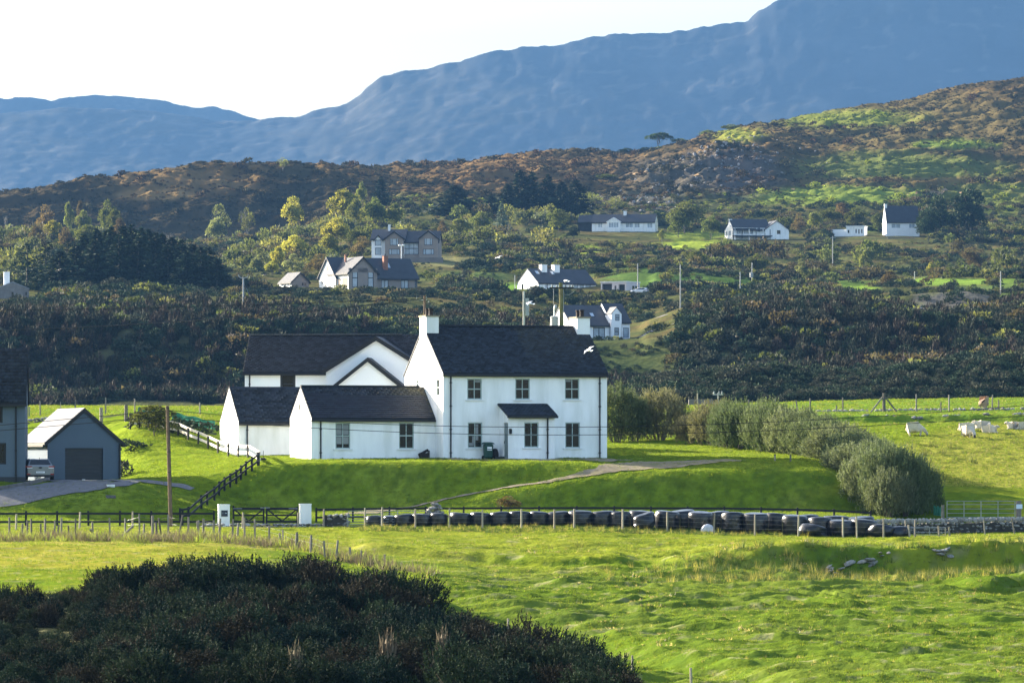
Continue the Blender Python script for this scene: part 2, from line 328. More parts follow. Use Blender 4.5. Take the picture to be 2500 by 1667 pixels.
for (a, b, y0, y1) in ((1330,1560,880,935),(740,1060,1115,1180),(1240,1580,1115,1180),(880,1100,1285,1340),(1390,1640,1535,1600),(1740,1960,1530,1600),(-60,95,1000,1040),(2030,2270,1535,1590),(660,790,1120,1180)):
    _flat = np.maximum(_flat, sst(a - 25, a, GP) * (1 - sst(b, b + 25, GP)) * sst(y0 - 75, y0 - 50, GY) * (1 - sst(y1, y1 + 15, GY)))
    _hs = np.maximum(_hs, sst(a - 25, a, GP) * (1 - sst(b, b + 25, GP)) * sst(y0 - 12, y0, GY) * (1 - sst(y1, y1 + 15, GY)))
_amp = 1 - 0.85 * _flat
ZT = ZT + _hm * _amp * ((fbm(GX * 0.035, GY * 0.035, 61, 4) - 0.5) * 4.0 + (ridge(GX * 0.06 + 0.02 * GY, GY * 0.10, 63, 4) - 0.6) * 2.8 * (0.35 + 0.65 * sst(1200, 1500, GY)))
_hill = sst(1640, 1800, YR)[:, None]
ZT = ZT + _hill * ((ridge(GX * 0.035, GY * 0.075, 71, 4) - 0.6) * 6.5 * (1 - 0.75 * sst(2150, 2199, GY)) + (fbm(GX * 0.25, GY * 0.4, 73, 3) - 0.5) * 2.0)
# quarry heap and crag on the right-hand hill
_cr = np.exp(-((GP - 1790) / 130.0) ** 2) * band(1800, 2040, 40); ZT = ZT + _cr * (ridge(GX * 0.08, GY * 0.06, 81, 4) - 0.35) * 8
_cr2 = np.exp(-((GP - 1650) / 100.0) ** 2) * band(1760, 1980, 40); ZT = ZT + _cr2 * (ridge(GX * 0.09, GY * 0.06, 83, 4) - 0.5) * 7
PYD = HZ - ZT * F / YR[:, None]
_rowi = np.arange(nY)
def ground(px, Y):
    """height of the ground at photo column px and distance Y (arrays allowed)"""
    px = np.asarray(px, float); Y = np.asarray(Y, float)
    fi = np.clip(np.interp(Y, YR, _rowi), 0, nY - 1.001); fj = np.clip(np.interp(px, PXC, np.arange(nC)), 0, nC - 1.001)
    i, j = fi.astype(int), fj.astype(int); a, b = fi - i, fj - j
    return (ZT[i, j] * (1 - a) + ZT[i + 1, j] * a) * (1 - b) + (ZT[i, j + 1] * (1 - a) + ZT[i + 1, j + 1] * a) * b
def G(px, Y, dz=0.0): return Vector(((px - CX) / F * Y, Y, float(ground(px, Y)) + dz))
def gz(X, Y): return float(ground(CX + F * X / Y, Y))
def Yat(px, py, y0, y1):
    """distance between y0 and y1 at which the ground at column px crosses photo row py"""
    ys = np.linspace(y0, y1, 400); r = HZ - ground(np.full(400, px), ys) * F / ys
    return float(ys[int(np.argmin(np.abs(r - py)))])

# ------------------------------------------------------------------ ground colours by region: albedo, with shade and highlights painted on the left hill
def mixc(C, m, c):
    m = np.clip(m, 0, 1)[..., None]; return C * (1 - m) + np.array(c)[None, None, :] * m
n1 = fbm(GX * 0.08, GY * 0.08, 101, 4); n2 = fbm(GX * 0.28, GY * 0.62, 103, 5); n3 = fbm(GX * 2.2, GY * 2.6, 105, 3)
GREEN, LIME, LAWN, DRY, DARKG, SOIL = (0.086,0.130,0.011), (0.165,0.190,0.017), (0.112,0.158,0.012), (0.26,0.19,0.075), (0.055,0.095,0.018), (0.06,0.05,0.03)
C = np.zeros(ZT.shape + (3,)); C[:] = GREEN
C = mixc(C, sst(0.42, 0.62, n2) * 0.7, LIME); C = mixc(C, sst(0.5, 0.68, n1) * 0.45, (0.16,0.18,0.035)); C = mixc(C, sst(0.58, 0.72, n3) * 0.45, DARKG); C = mixc(C, sst(0.64, 0.78, n2) * sst(0.45, 0.6, n1) * 0.5, (0.24,0.20,0.09))
def ell(px, py, rx, ry, s=0.35, Y0=0, Y1=9999):
    d = np.sqrt(((GP - px) / rx) ** 2 + ((PYD - py) / ry) ** 2) + (n1 - 0.5) * 0.7 + (n2 - 0.5) * 0.5
    return (1 - sst(1 - s, 1 + s, d)) * (GY > Y0) * (GY < Y1)
C = mixc(C, band(246, 258, 3) * (1 - sst(650, 1050, GP)) * (0.5 + 0.5 * n2), DRY)
C = mixc(C, band(228, 247, 3) * (1 - sst(400, 700, GP)) * 0.8, (0.22,0.20,0.03))
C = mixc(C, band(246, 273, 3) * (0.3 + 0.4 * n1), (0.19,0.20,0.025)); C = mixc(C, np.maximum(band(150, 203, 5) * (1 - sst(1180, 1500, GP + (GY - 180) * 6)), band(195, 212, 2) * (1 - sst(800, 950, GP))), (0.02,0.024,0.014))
C = mixc(C, band(150, 238, 4) * sst(900, 1200, GP) * (0.35 + 0.5 * sst(0.4, 0.65, n2)), (0.056,0.094,0.012)); C = mixc(C, band(150, 262, 4) * sst(0.66, 0.8, fbm(GX * 1.1, GY * 1.6, 109, 3)) * 0.6, (0.20,0.19,0.10))
_lawn = band(276, 352, 2) * (1 - sst(1950, 2120, GP + (GY - 300) * -6))
_lc = np.zeros_like(C); _lc[:] = LAWN; _lc = mixc(_lc, sst(0.4, 0.7, n2) * 0.6, (0.175,0.215,0.025)); _lc = mixc(_lc, sst(0.5, 0.72, n3) * 0.6, (0.055,0.090,0.012)); _lc = mixc(_lc, sst(0.55, 0.7, fbm(GX * 1.1, GY * 1.3, 113, 3)) * 0.4, (0.07,0.10,0.012))
C = C * (1 - _lawn[..., None]) + _lc * _lawn[..., None]
_sf = band(296, 356, 3) * sst(1950, 2120, GP + (GY - 300) * -6); C = mixc(C, _sf * 0.75, (0.19,0.185,0.035))
C = mixc(C, band(357, 403, 2) * 0.6, (0.10,0.18,0.025))
# hillside
_H = sst(420, 640, YR)[:, None]
HB = np.zeros_like(C); HB[:] = (0.048,0.052,0.022)
HB = mixc(HB, sst(0.45, 0.62, n1), (0.085,0.070,0.030)); HB = mixc(HB, sst(0.5, 0.7, n2) * 0.6, (0.10,0.11,0.035)); HB = mixc(HB, sst(0.55, 0.7, n3) * 0.5, (0.04,0.045,0.02))
HB = mixc(HB, sst(1780, 1850, GY) * 0.85, (0.066,0.045,0.022))
HB = mixc(HB, sst(1780, 1850, GY) * sst(0.45, 0.6, n2) * 0.6, (0.16,0.10,0.04)); HB = mixc(HB, sst(1780, 1850, GY) * sst(0.48, 0.62, n1) * 0.7, (0.04,0.036,0.02)); HB = mixc(HB, sst(1780, 1830, GY) * (1 - sst(900, 1000, GP)) * sst(425, 455, PYD) * 0.75, (0.035,0.03,0.018))  # last mix darkens the left slope below its crest as painted shade
for (px, py, rx, ry, c, a, s) in (
    (1210,415,230,48,(0.125,0.080,0.036),0.9,0.4),(1420,410,120,40,(0.12,0.080,0.038),0.7,0.5),(440,445,170,30,(0.16,0.105,0.045),0.8,0.5),(380,475,110,12,(0.22,0.145,0.06),0.8,0.5),  # last two patches are painted highlights for lit ridges near the left crest
    (2250,300,330,75,(0.090,0.072,0.03),0.9,0.4),(2050,290,180,22,(0.12,0.145,0.026),0.8,0.5),(1800,330,60,16,(0.17,0.19,0.03),0.8,0.5),
    (2330,352,95,11,(0.115,0.165,0.03),0.85,0.4),(2200,410,260,38,(0.09,0.115,0.03),0.8,0.5),(2060,480,210,26,(0.125,0.165,0.03),0.9,0.35),(2420,480,120,50,(0.10,0.12,0.03),0.7,0.5),(2300,440,300,6,(0.16,0.10,0.04),0.7,0.5),
    (1790,420,120,55,(0.075,0.066,0.060),0.9,0.4),(1640,430,110,50,(0.07,0.064,0.05),0.8,0.4),(1560,500,110,28,(0.10,0.092,0.08),0.6,0.5),
    (1410,608,70,10,(0.22,0.27,0.03),1.0,0.15),(1690,600,85,14,(0.21,0.26,0.035),1.0,0.2),(1690,575,80,10,(0.15,0.19,0.03),0.8,0.3),
    (2210,560,110,5,(0.16,0.22,0.03),0.9,0.3),(1610,675,130,26,(0.055,0.092,0.022),0.95,0.3),(1850,690,260,14,(0.065,0.11,0.024),0.95,0.3),(2330,688,190,9,(0.12,0.19,0.03),0.95,0.3),(2450,715,120,22,(0.08,0.12,0.03),0.8,0.4),
    (1235,700,60,9,(0.11,0.2,0.03),0.95,0.3),(1120,640,110,14,(0.17,0.16,0.07),0.8,0.5),(1130,675,100,10,(0.075,0.11,0.03),0.8,0.5),(620,655,60,6,(0.2,0.2,0.05),0.8,0.4),(2350,740,115,30,(0.085,0.08,0.07),0.95,0.25),(2080,705,60,8,(0.13,0.2,0.03),0.9,0.3),
    (600,865,900,90,(0.062,0.058,0.032),0.6,0.5),(1520,870,260,50,(0.05,0.07,0.025),0.7,0.5)):
    HB = mixc(HB, ell(px, py, rx, ry, s, 700) * a, c)
C = C * (1 - _H[..., None]) + HB * _H[..., None]
C = np.clip(C, 0.008, 0.6)
# --- tracks and drives laid as separate sheets 4 mm and more above the ground
def strip(name, pts, mat_, label, dz=0.03, n=90, side_n=6):
    """pts: (px, Y, half width in m); a ribbon that follows the ground"""
    t = np.linspace(0, len(pts) - 1, n); k = np.arange(len(pts))
    px = np.interp(t, k, [p[0] for p in pts]); Y = np.interp(t, k, [p[1] for p in pts]); w = np.interp(t, k, [p[2] for p in pts])
    for _ in range(3): px[1:-1] = (px[:-2] + px[2:] + 2 * px[1:-1]) / 4; Y[1:-1] = (Y[:-2] + Y[2:] + 2 * Y[1:-1]) / 4
    X = (px - CX) / F * Y; dx, dy = np.gradient(X), np.gradient(Y); l = np.hypot(dx, dy) + 1e-9; nx, ny = -dy / l, dx / l
    V = []
    for s in np.linspace(-1, 1, side_n):
        e = w * s * (1 + 0.12 * (vnoise(t * 2.3, t * 0 + s * 3, 7) - 0.5)); xx, yy = X + nx * e, Y + ny * e
        V.append(np.stack([xx, yy, ground(CX + F * xx / yy, yy) + dz], 1))
    V = np.stack(V, 1).reshape(-1, 3); q = []
    for i in range(n - 1):
        for j in range(side_n - 1):
            a = i * side_n + j; q.append((a, a + side_n, a + side_n + 1, a + 1))
    return tag(link(name, np_mesh(name, V, np.array(q), mat_, True)), label, None, None, 'structure')

m_grass = mat('pasture_grass', (0,0,0), 0.9, 0.22, 0.9, 0.05, 5.0, 0.0, col_attr=True)
m_lawn = mat('lawn_grass', (0,0,0), 0.9, 0.3, 1.6, 0.06, 6.0, 0.0, col_attr=True)
m_hill = mat('hill_ground', (0,0,0), 0.95, 0.3, 0.12, 0.25, 0.9, 0.0, col_attr=True)
def sheet(name, y0, y1, m, label):
    i0, i1 = int(np.searchsorted(YR, y0)), min(int(np.searchsorted(YR, y1)), nY - 1)
    V = np.stack([GX[i0:i1+1], GY[i0:i1+1], ZT[i0:i1+1]], -1).reshape(-1, 3); r = i1 - i0
    a = (np.arange(r)[:, None] * nC + np.arange(nC - 1)[None, :]).ravel()
    q = np.stack([a, a + 1, a + 1 + nC, a + nC], 1)
    return tag(link(name, np_mesh(name, V, q, m, True, C[i0:i1+1].reshape(-1, 3))), label, None, None, 'structure')
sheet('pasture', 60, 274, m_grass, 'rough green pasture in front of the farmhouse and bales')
sheet('lawn', 274, 345, m_lawn, 'mown lawn banks and grounds around the white farmhouse')
sheet('upper_field', 345, 440, m_grass, 'green upper field behind the houses and hedge')
sheet('hillside', 440, 2500, m_hill, 'scrubby hillside with scattered houses below the mountain')
_nv = [(x, y, -9.0 - 3.0 * (y < -100)) for y in (-900, -100, 60) for x in (-1500, -40, 40, 1500)]
_nv = [(x, y, (-9.0 if y > -50 else -9.6)) for y in (-900, -100, 60.2) for x in (-1500.0, -10.3, 10.3, 1500.0)]
m_plain = mat('plain_grass', (0.09,0.13,0.03), 0.95, 0.3, 0.02)
tag(link('ground', np_mesh('ground', _nv, np.array([(r*4+c, r*4+c+1, r*4+c+5, r*4+c+4) for r in range(2) for c in range(3)]), m_plain)), 'open ground behind the viewpoint', None, None, 'structure')

# ------------------------------------------------------------------ mountains
m_mtn = mat('mountain_rock', (0,0,0), 0.95, 0.35, 0.006, 0, 1, 0.0, col_attr=True)
def mountain(name, sky, y_foot, y_crest, y_back, foot_row, seed, label, spread=1.0):
    px = np.arange(-900, 3401, 9.0); top = np.interp(px, [p[0] for p in sky], [p[1] for p in sky]) + 5.0 * (fbm(px * 0.025, px * 0 + seed, seed, 5, 0.6) - 0.5)
    ys = np.concatenate([np.linspace(y_foot, y_crest, 150), np.linspace(y_crest, y_back, 24)[1:]])
    _k = np.ones(45) / 45; tops = np.convolve(np.pad(top, 22, mode='edge'), _k, 'valid'); zc = (HZ - top) / F * y_crest; zcs = (HZ - tops) / F * y_crest; zf = (HZ - foot_row) / F * y_foot
    PXm, YY = np.meshgrid(px, ys); X = (PXm - CX) / F * YY; XW, YW = X, YY; t = np.clip((YY - y_foot) / (y_crest - y_foot), 0, 1)
    _b = t ** 6; Z = zf + (zc[None, :] * _b + zcs[None, :] * (1 - _b) - zf) * (0.25 * t + 0.75 * t ** 1.25); back = np.clip((YY - y_crest) / (y_back - y_crest), 0, 1); Z = Z * (1 - back ** 1.3) + 30 * back
    X, YY, KS = X * 0.48, YY * 0.48, 2.08
    g = ridge(X * 0.0065 * spread + 0.5 * fbm(X * 0.004, YY * 0.004, seed + 5, 2), YY * 0.0035, seed, 5); env = np.sin(math.pi * np.clip(t, 0, 1)) ** 0.7
    amp = (0.5 + 18 * np.exp(-((PXm - 700) / 240.0) ** 2)) if seed == 201 else 6
    Z = Z + (g - 0.62) * KS * amp * env * (1 - 0.3 * t) + (fbm(X * 0.03, YY * 0.03, seed + 9, 5) - 0.5) * KS * 4 * env + (fbm(X * 0.08, YY * 0.05, seed + 3, 3) - 0.5) * KS * 4 * (1 - back)
    n = fbm(X * 0.01, YY * 0.012, seed + 20, 5); nn = ridge(X * 0.02, YY * 0.03, seed + 31, 4); c = np.zeros(Z.shape + (3,)); c[:] = (0.060,0.066,0.072)
    c = mixc(c, sst(0.45, 0.65, n), (0.075,0.074,0.065)); c = mixc(c, sst(0.74, 0.86, nn) * 0.8, (0.12,0.115,0.105))
    k = len(px); a = (np.arange(len(ys) - 1)[:, None] * k + np.arange(k - 1)[None, :]).ravel()
    return tag(link(name, np_mesh(name, np.stack([XW, YW, Z], -1).reshape(-1, 3), np.stack([a, a+1, a+1+k, a+k], 1), m_mtn, True, c.reshape(-1, 3))), label, None, None, 'structure')
mountain('mountain', [(-900,305),(-300,292),(0,277),(90,268),(186,262),(300,267),(400,277),(470,287),(560,297),(620,296),(664,289),(728,283),(770,268),(845,254),(882,228),(905,208),(925,191),(960,181),(994,173),(1042,169),(1080,158),(1121,150),(1196,126),(1250,120),(1271,113),(1351,113),(1409,97),(1526,82),(1633,81),(1718,66),(1824,50),(1840,36),(1856,24),(1893,3),(1950,-14),(2100,-38),(2300,-45),(2500,-30),(3000,60),(3400,150)],
    10150, 11000, 13000, 560, 201, 'tall blue mountain filling the right of the skyline')
mountain('far_ridge', [(-900,260),(-300,248),(0,241),(80,240),(127,245),(155,239),(186,235),(282,234),(330,238),(372,243),(410,250),(446,261),(490,262),(526,259),(550,266),(574,274),(611,288),(664,299),(728,330),(845,380),(1000,470),(1300,520),(3400,560)],
    12300, 13000, 14200, 560, 301, 'lower blue ridge on the left of the skyline', 1.4)
_hb = MB().box(-9000, 9000, -950, 14600, -13.5, 1320)
m_haze = bpy.data.materials.new('haze_air'); m_haze.use_nodes = True; _n = m_haze.node_tree; _n.nodes.clear()
_o = _n.nodes.new('ShaderNodeOutputMaterial'); _v = _n.nodes.new('ShaderNodeVolumePrincipled')
_v.inputs['Density'].default_value = HAZE_DENSITY; _v.inputs['Color'].default_value = (0.046, 0.11, 0.232, 1); _v.inputs['Anisotropy'].default_value = 0.2
_n.links.new(_v.outputs[0], _o.inputs['Volume'])
tag(_hb.build('haze', m_haze), 'thin blue air between the farmhouse and the mountain', None, None, 'stuff')
# ------------------------------------------------------------------ buildings
m_white = mat('white_render', (0.88,0.88,0.87), 0.85, 0.05, 1.2, 0.006, 14, 0.25, var2=((0.62,0.63,0.58), 0.8, 0.5), stretch=(1.6, 1.6, 0.35))
m_white2 = mat('cool_white_render', (0.84,0.85,0.86), 0.85, 0.04, 0.5, 0, 1, 0.2)
m_slate = mat('roof_slate', (0.013,0.016,0.024), 0.6, 0.35, 2.2, 0.004, 30, 0.25, rand=0.35)
m_slatev = mat('roof_slate_courses', (0.019,0.021,0.026), 0.55, 0.3, 2.2, 0.004, 30, 0.25, col_attr=True)
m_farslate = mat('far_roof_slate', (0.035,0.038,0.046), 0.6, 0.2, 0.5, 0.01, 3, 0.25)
m_glosslate = mat('smooth_roof_tile', (0.045,0.045,0.05), 0.42, 0.2, 3, 0.002, 40, 0.6, rand=0.2)
m_black = mat('black_gutter_plastic', (0.012,0.013,0.016), 0.5, 0.1, 3)
m_sash = mat('green_grey_window_paint', (0.36,0.43,0.41), 0.5, 0.08, 5)
m_dframe = mat('dark_window_frame', (0.025,0.028,0.034), 0.5, 0.1, 5)
m_sill = mat('white_painted_sill', (0.74,0.74,0.73), 0.7, 0.05, 4)
m_pane = mat('dark_window_glass', (0.010,0.013,0.011), 0.06, 0.6, 1.2, 0, 1, 0.45, var2=((0.03,0.03,0.02), 1.6, 0.5))
m_paneb = mat('sky_tinted_window_glass', (0.34,0.40,0.46), 0.12, 0.25, 0.6, 0, 1, 0.5)  # sky reflection and curtains of far panes put into the pale base colour
m_coping = mat('weathered_chimney_coping', (0.26,0.22,0.15), 0.9, 0.3, 6, 0.01)
m_pot = mat('dark_chimney_pot', (0.03,0.022,0.018), 0.8, 0.3, 5)
m_bluegrey = mat('blue_grey_render', (0.092,0.122,0.160), 0.85, 0.05, 1.0, 0.003, 14, 0.2)
m_brown = mat('brown_render', (0.27,0.225,0.195), 0.9, 0.08, 0.4)
m_brick = mat('red_brick', (0.26,0.12,0.075), 0.9, 0.3, 3, 0.02, 6)
m_stone = mat('grey_field_stone', (0.21,0.20,0.185), 0.92, 0.35, 2.5, 0.03, 7, 0.2, rand=0.3, var2=((0.34,0.33,0.30), 3.0, 0.6))
m_door = mat('door_paint', (0.16,0.20,0.20), 0.5, 0.1, 4)

class House:
    def __init__(s, name, px, py, Y, yaw, label, cat='house', group=None):
        s.o = empty(name, P(px, py, Y), R(yaw), label, cat, group)
        s.M = Matrix.Translation(P(px, py, Y)) @ Matrix.Rotation(R(yaw), 4, 'Z')
    def uz(s, Mf, px, py):
        """local (u, z) on the face frame Mf where the sight line through photo pixel (px, py) meets it"""
        T = s.M @ Mf; o = T.translation; n = T.to_3x3() @ Vector((0, -1, 0)); d = Vector(((px - CX) / F, 1, (HZ - py) / F))
        p = T.inverted() @ (d * (o.dot(n) / d.dot(n))); return p.x, p.z
def fM(ox, oy, d):
    """frame of a wall face: origin at its left foot seen from outside, x along, y inwards"""
    X = {'f': (1,0,0), 'r': (0,1,0), 'b': (-1,0,0), 'l': (0,-1,0)}[d]; X = Vector(X); Y = Vector((0,0,1)).cross(X)
    return Matrix(((X.x, Y.x, 0, ox), (X.y, Y.y, 0, oy), (0, 0, 1, 0), (0, 0, 0, 1)))
def facade(mb, M, w, z0, z1, holes=(), gable=None, d=0.13):
    q = lambda *pp: mb.face(*[M @ Vector(p) for p in pp])
    lo = [h for h in holes if h[2] < z1]; hi = [h for h in holes if h[2] >= z1]
    us = sorted({0.0, w, *[h[0] for h in lo], *[h[1] for h in lo]}); zs = sorted({z0, z1, *[h[2] for h in lo], *[h[3] for h in lo]})
    for a, b in zip(us[:-1], us[1:]):
        for c, e in zip(zs[:-1], zs[1:]):
            um, zm = (a + b) / 2, (c + e) / 2
            if any(h[0] < um < h[1] and h[2] < zm < h[3] for h in lo): continue
            q((a,0,c), (b,0,c), (b,0,e), (a,0,e))
    if gable:
        ga, gz_ = gable; fr_ = lambda z: (z - z1) / (gz_ - z1)
        for c, e in zip(*(lambda l: (l[:-1], l[1:]))(sorted({z1, gz_, *[h[2] for h in hi], *[h[3] for h in hi]}))):
            L = lambda z: ga * fr_(z); Rr = lambda z: w - (w - ga) * fr_(z); hb = [h for h in hi if h[2] < (c + e) / 2 < h[3]]
            if hb: q((L(c),0,c), (hb[0][0],0,c), (hb[0][0],0,e), (L(e),0,e)); q((hb[0][1],0,c), (Rr(c),0,c), (Rr(e),0,e), (hb[0][1],0,e))
            elif e >= gz_ - 1e-6: q((L(c),0,c), (Rr(c),0,c), (ga,0,gz_))
            else: q((L(c),0,c), (Rr(c),0,c), (Rr(e),0,e), (L(e),0,e))
    for u0, u1, a, b in [h[:4] for h in holes]:
        q((u0,0,a), (u0,0,b), (u0,d,b), (u0,d,a)); q((u1,0,b), (u1,0,a), (u1,d,a), (u1,d,b))
        q((u0,0,b), (u1,0,b), (u1,d,b), (u0,d,b)); q((u0,0,a), (u0,d,a), (u1,d,a), (u1,0,a)); q((u0,d,a), (u0,d,b), (u1,d,b), (u1,d,a))
def window(parent, M, h, cols=2, rows=2, fm=None, gm=None, sill=True, bar=0.05, fr=0.07, d=0.13, name='window', split=None):
    fm = fm or m_sash; gm = gm or m_pane; u0, u1, a, b = h[:4]; mb = MB(); k = 0.002; yf, yb = d - 0.09, d - 0.012
    for bx in ((u0+k, u0+fr, a+k, b-k), (u1-fr, u1-k, a+k, b-k), (u0+fr, u1-fr, a+k, a+fr), (u0+fr, u1-fr, b-fr, b-k)): mb.box(bx[0], bx[1], yf, yb, bx[2], bx[3], M)
    for i in range(1, cols):
        u = u0 + (u1 - u0) * (i / cols if not split else split[i-1]); mb.box(u - bar/2, u + bar/2, yf + 0.01, yb, a + fr, b - fr, M)
    for j in range(1, rows):
        z = a + (b - a) * j / rows; mb.box(u0 + fr, u1 - fr, yf + 0.005, yb - 0.002, z - bar * 0.7, z + bar * 0.7, M)
    w = mb.build(name, fm, parent)
    MB().box(u0 + fr*0.5, u1 - fr*0.5, yb - 0.03, yb - 0.012, a + fr*0.5, b - fr*0.5, M).build('pane', gm, w)
    if sill: MB().box(u0 - 0.14, u1 + 0.14, -0.07, 0.03, a - 0.09, a - 0.003, M).build('sill', m_sill, w)
    return w
def roofmesh(x0, x1, y0, y1, ze, zr, axis='x', oe=0.15, ov=0.04, t=0.13, side=None):
    """chevron slab extruded along the ridge"""
    mb = MB(); 
    a0, a1, b0, b1 = (y0, y1, x0, x1) if axis == 'x' else (x0, x1, y0, y1)
    m = (a0 + a1) / 2; s = (zr - ze) / (m - a0); e = oe
    L = [(a0 - e, ze - s * e + 0.01), (m, zr + 0.01), (a1 + e, ze - s * e + 0.01), (a1 + e, ze - s * e + t), (m, zr + t * 1.15), (a0 - e, ze - s * e + t)]
    f = (lambda a, z: Vector((b0 - ov, a, z))) if axis == 'x' else (lambda a, z: Vector((a, b0 - ov, z)))
    n = len(mb.V); off = Vector((b1 - b0 + 2 * ov, 0, 0)) if axis == 'x' else Vector((0, b1 - b0 + 2 * ov, 0))
    p = [f(a, z) for a, z in L]; V = p + [q + off for q in p]; mb.V += [tuple(v) for v in V]
    for c in ((0, 1, 4, 5), (1, 2, 3, 4)):
        mb.Fc.append(c); mb.Fc.append(tuple(i + 6 for i in reversed(c)))
    for i in range(6):
        j = (i + 1) % 6; mb.Fc.append((i, j, j + 6, i + 6))
    return mb
def block(H, x0, x1, y0, y1, zb, ze, zr, wm, rm, axis='x', holes=None, oe=0.15, ov=0.04, t=0.13, wall='wall', gutter=True, d=0.13):
    holes = holes or {}; mb = MB(); Ms = {'f': fM(x0, y0, 'f'), 'r': fM(x1, y0, 'r'), 'b': fM(x1, y1, 'b'), 'l': fM(x0, y1, 'l')}
    for k, M in Ms.items():
        w = (x1 - x0) if k in 'fb' else (y1 - y0)
        facade(mb, M, w, zb, ze, holes.get(k, ()), (w / 2, zr) if ((axis == 'x') == (k in 'lr')) else None, d)
    mb.build(wall, wm, H.o)
    r = roofmesh(x0, x1, y0, y1, ze, zr, axis, oe, ov, t).build('roof', rm, H.o)
    if gutter:
        g = MB(); s = (zr - ze) / (((y1 - y0) if axis == 'x' else (x1 - x0)) / 2); z = ze - s * oe
        if axis == 'x': g.box(x0 - ov - 0.02, x1 + ov + 0.02, y0 - oe - 0.10, y0 - oe + 0.03, z - 0.10, z + 0.04)
        else:
            g.box(x0 - oe - 0.1, x0 - oe + 0.03, y0 - ov, y1 + ov, z - 0.1, z + 0.04); g.box(x1 + oe - 0.03, x1 + oe + 0.1, y0 - ov, y1 + ov, z - 0.1, z + 0.04)
        g.build('gutter', m_black, H.o)
    return Ms, r
def verge(H, x0, x1, y, ze, zr, oe=0.15, w=0.24, th=0.05, mat_=None, t=0.13):
    """dark barge boards on a gable in the plane y (facing -y)"""
    m = (x0 + x1) / 2; s = (zr - ze) / (m - x0); b = MB()
    for sg in (-1, 1):
        e = m + sg * (m - x0 + oe); ez = ze - s * oe
        b.prism([(e, y, ez - w + t), (m, y, zr - w + t), (m, y, zr + t + 0.02), (e, y, ez + t + 0.02)] if sg < 0 else [(m, y, zr - w + t), (e, y, ez - w + t), (e, y, ez + t + 0.02), (m, y, zr + t + 0.02)], (0, th, 0))
    b.build('barge_board', mat_ or m_black, H.o)
def downpipe(H, x, y, z0, z1, name='downpipe'):
    b = MB().tube([(x, y, z0), (x, y, z1 - 0.25), (x, y - 0.02, z1)], 0.05, 8)
    for z in np.arange(z0 + 0.4, z1 - 0.3, 1.5): b.box(x - 0.07, x + 0.07, y - 0.06, y + 0.07, z - 0.03, z + 0.03)
    b.build(name, m_black, H.o)
def chimney(H, x0, x1, y0, y1, z0, z1, wm, pots=2, cop=None, pm=None):
    c = MB().box(x0, x1, y0, y1, z0, z1).build('chimney', wm, H.o)
    MB().box(x0 - 0.06, x1 + 0.06, y0 - 0.06, y1 + 0.06, z1 + 0.001, z1 + 0.09).build('coping', cop or m_coping, c)
    for i in range(pots):
        yy = y0 + (y1 - y0) * (i + 0.5) / pots
        MB().lathe([(0.0, 0.09), (0.17, 0.09), (0.15, 0.2), (0.145, 0.45), (0.18, 0.47), (0.18, 0.55), (0.13, 0.55), (0.11, 0.3), (0, 0.3)], 10, ((x0 + x1) / 2, yy, z1)).build('chimney_pot', pm or m_pot, c)
    return c
def slates(roof, y0, ym, ze, zr, xa, xb, oe, ch, tw, single=0, lift=0.135, th=0.03, seed=1, base=(0.012,0.016,0.024), warm=None, mono=False):
    """overlapping slate courses on the front slope (from y0-oe up to the ridge ym) as real pieces; the first `single` are sub-parts of their own"""
    s = (zr - ze) / (ym - y0); a = math.atan(s); sl = (ym - y0 + oe) / math.cos(a); up = Vector((0, math.cos(a), math.sin(a))); nn = Vector((0, -math.sin(a), math.cos(a)))
    o = Vector((0, y0 - oe, ze - s * oe + lift)) ; n = int(sl / ch); r = random.Random(seed); V, Q, Cc = [], [], []
    def piece(w, c2):
        e = 0.006; p = [Vector((e, 0, 0)) + nn * 0.012, Vector((w - e, 0, 0)) + nn * 0.012]
        b = [q + nn * th for q in p]; tp = [q + up * (ch * 1.25) - nn * 0.004 + nn * 0.006 for q in p]
        return [p[0], p[1], b[1], b[0], tp[0], tp[1]], [(0,1,2,3), (3,2,5,4), (0,3,4,4), (1,5,5,2)]
    unit = None; count = 0
    for j in range(n):
        x = xa - (tw / 2 if j % 2 else 0); z = o + up * (ch * j)
        while x < xb - 0.01:
            w = min(tw, xb - x); x2 = max(x, xa); w = min(x + tw, xb) - x2
            if w > 0.05:
                full = abs(w - tw) < 1e-6
                if full and count < single:
                    if unit is None:
                        vv, ff = piece(tw, None); unit = bpy.data.meshes.new('slate'); unit.from_pydata([tuple(v) for v in vv], [], [tuple(dict.fromkeys(f)) for f in ff]); unit.materials.append(m_slate)
                    link('slate', unit, roof, Vector((x2, 0, 0)) + z + nn * r.uniform(0, 0.006)); count += 1
                else:
                    vv, ff = piece(w, None); k = len(V); off = Vector((x2, 0, 0)) + z + nn * r.uniform(0, 0.006); V += [tuple(v + off) for v in vv]; Q += [tuple(k + i for i in f) for f in ff]
                    g = r.uniform(0.5, 1.9); wv = 0 if not warm else warm(x2, j / n) * r.uniform(0.4, 1.2); c = [base[i] * g * (1 - wv) + (0.10,0.085,0.04)[i] * wv for i in range(3)]; Cc += [c] * 6
            x += tw
    if V:
        q4 = np.array([f for f in Q if len(set(f)) == 4]); t3 = np.array([list(dict.fromkeys(f)) for f in Q if len(set(f)) == 3])
        so = link('slate_courses', np_mesh('slate_courses', np.array(V), [q4, t3], m_slatev, False, np.array(Cc)), roof); so['kind'] = 'stuff'

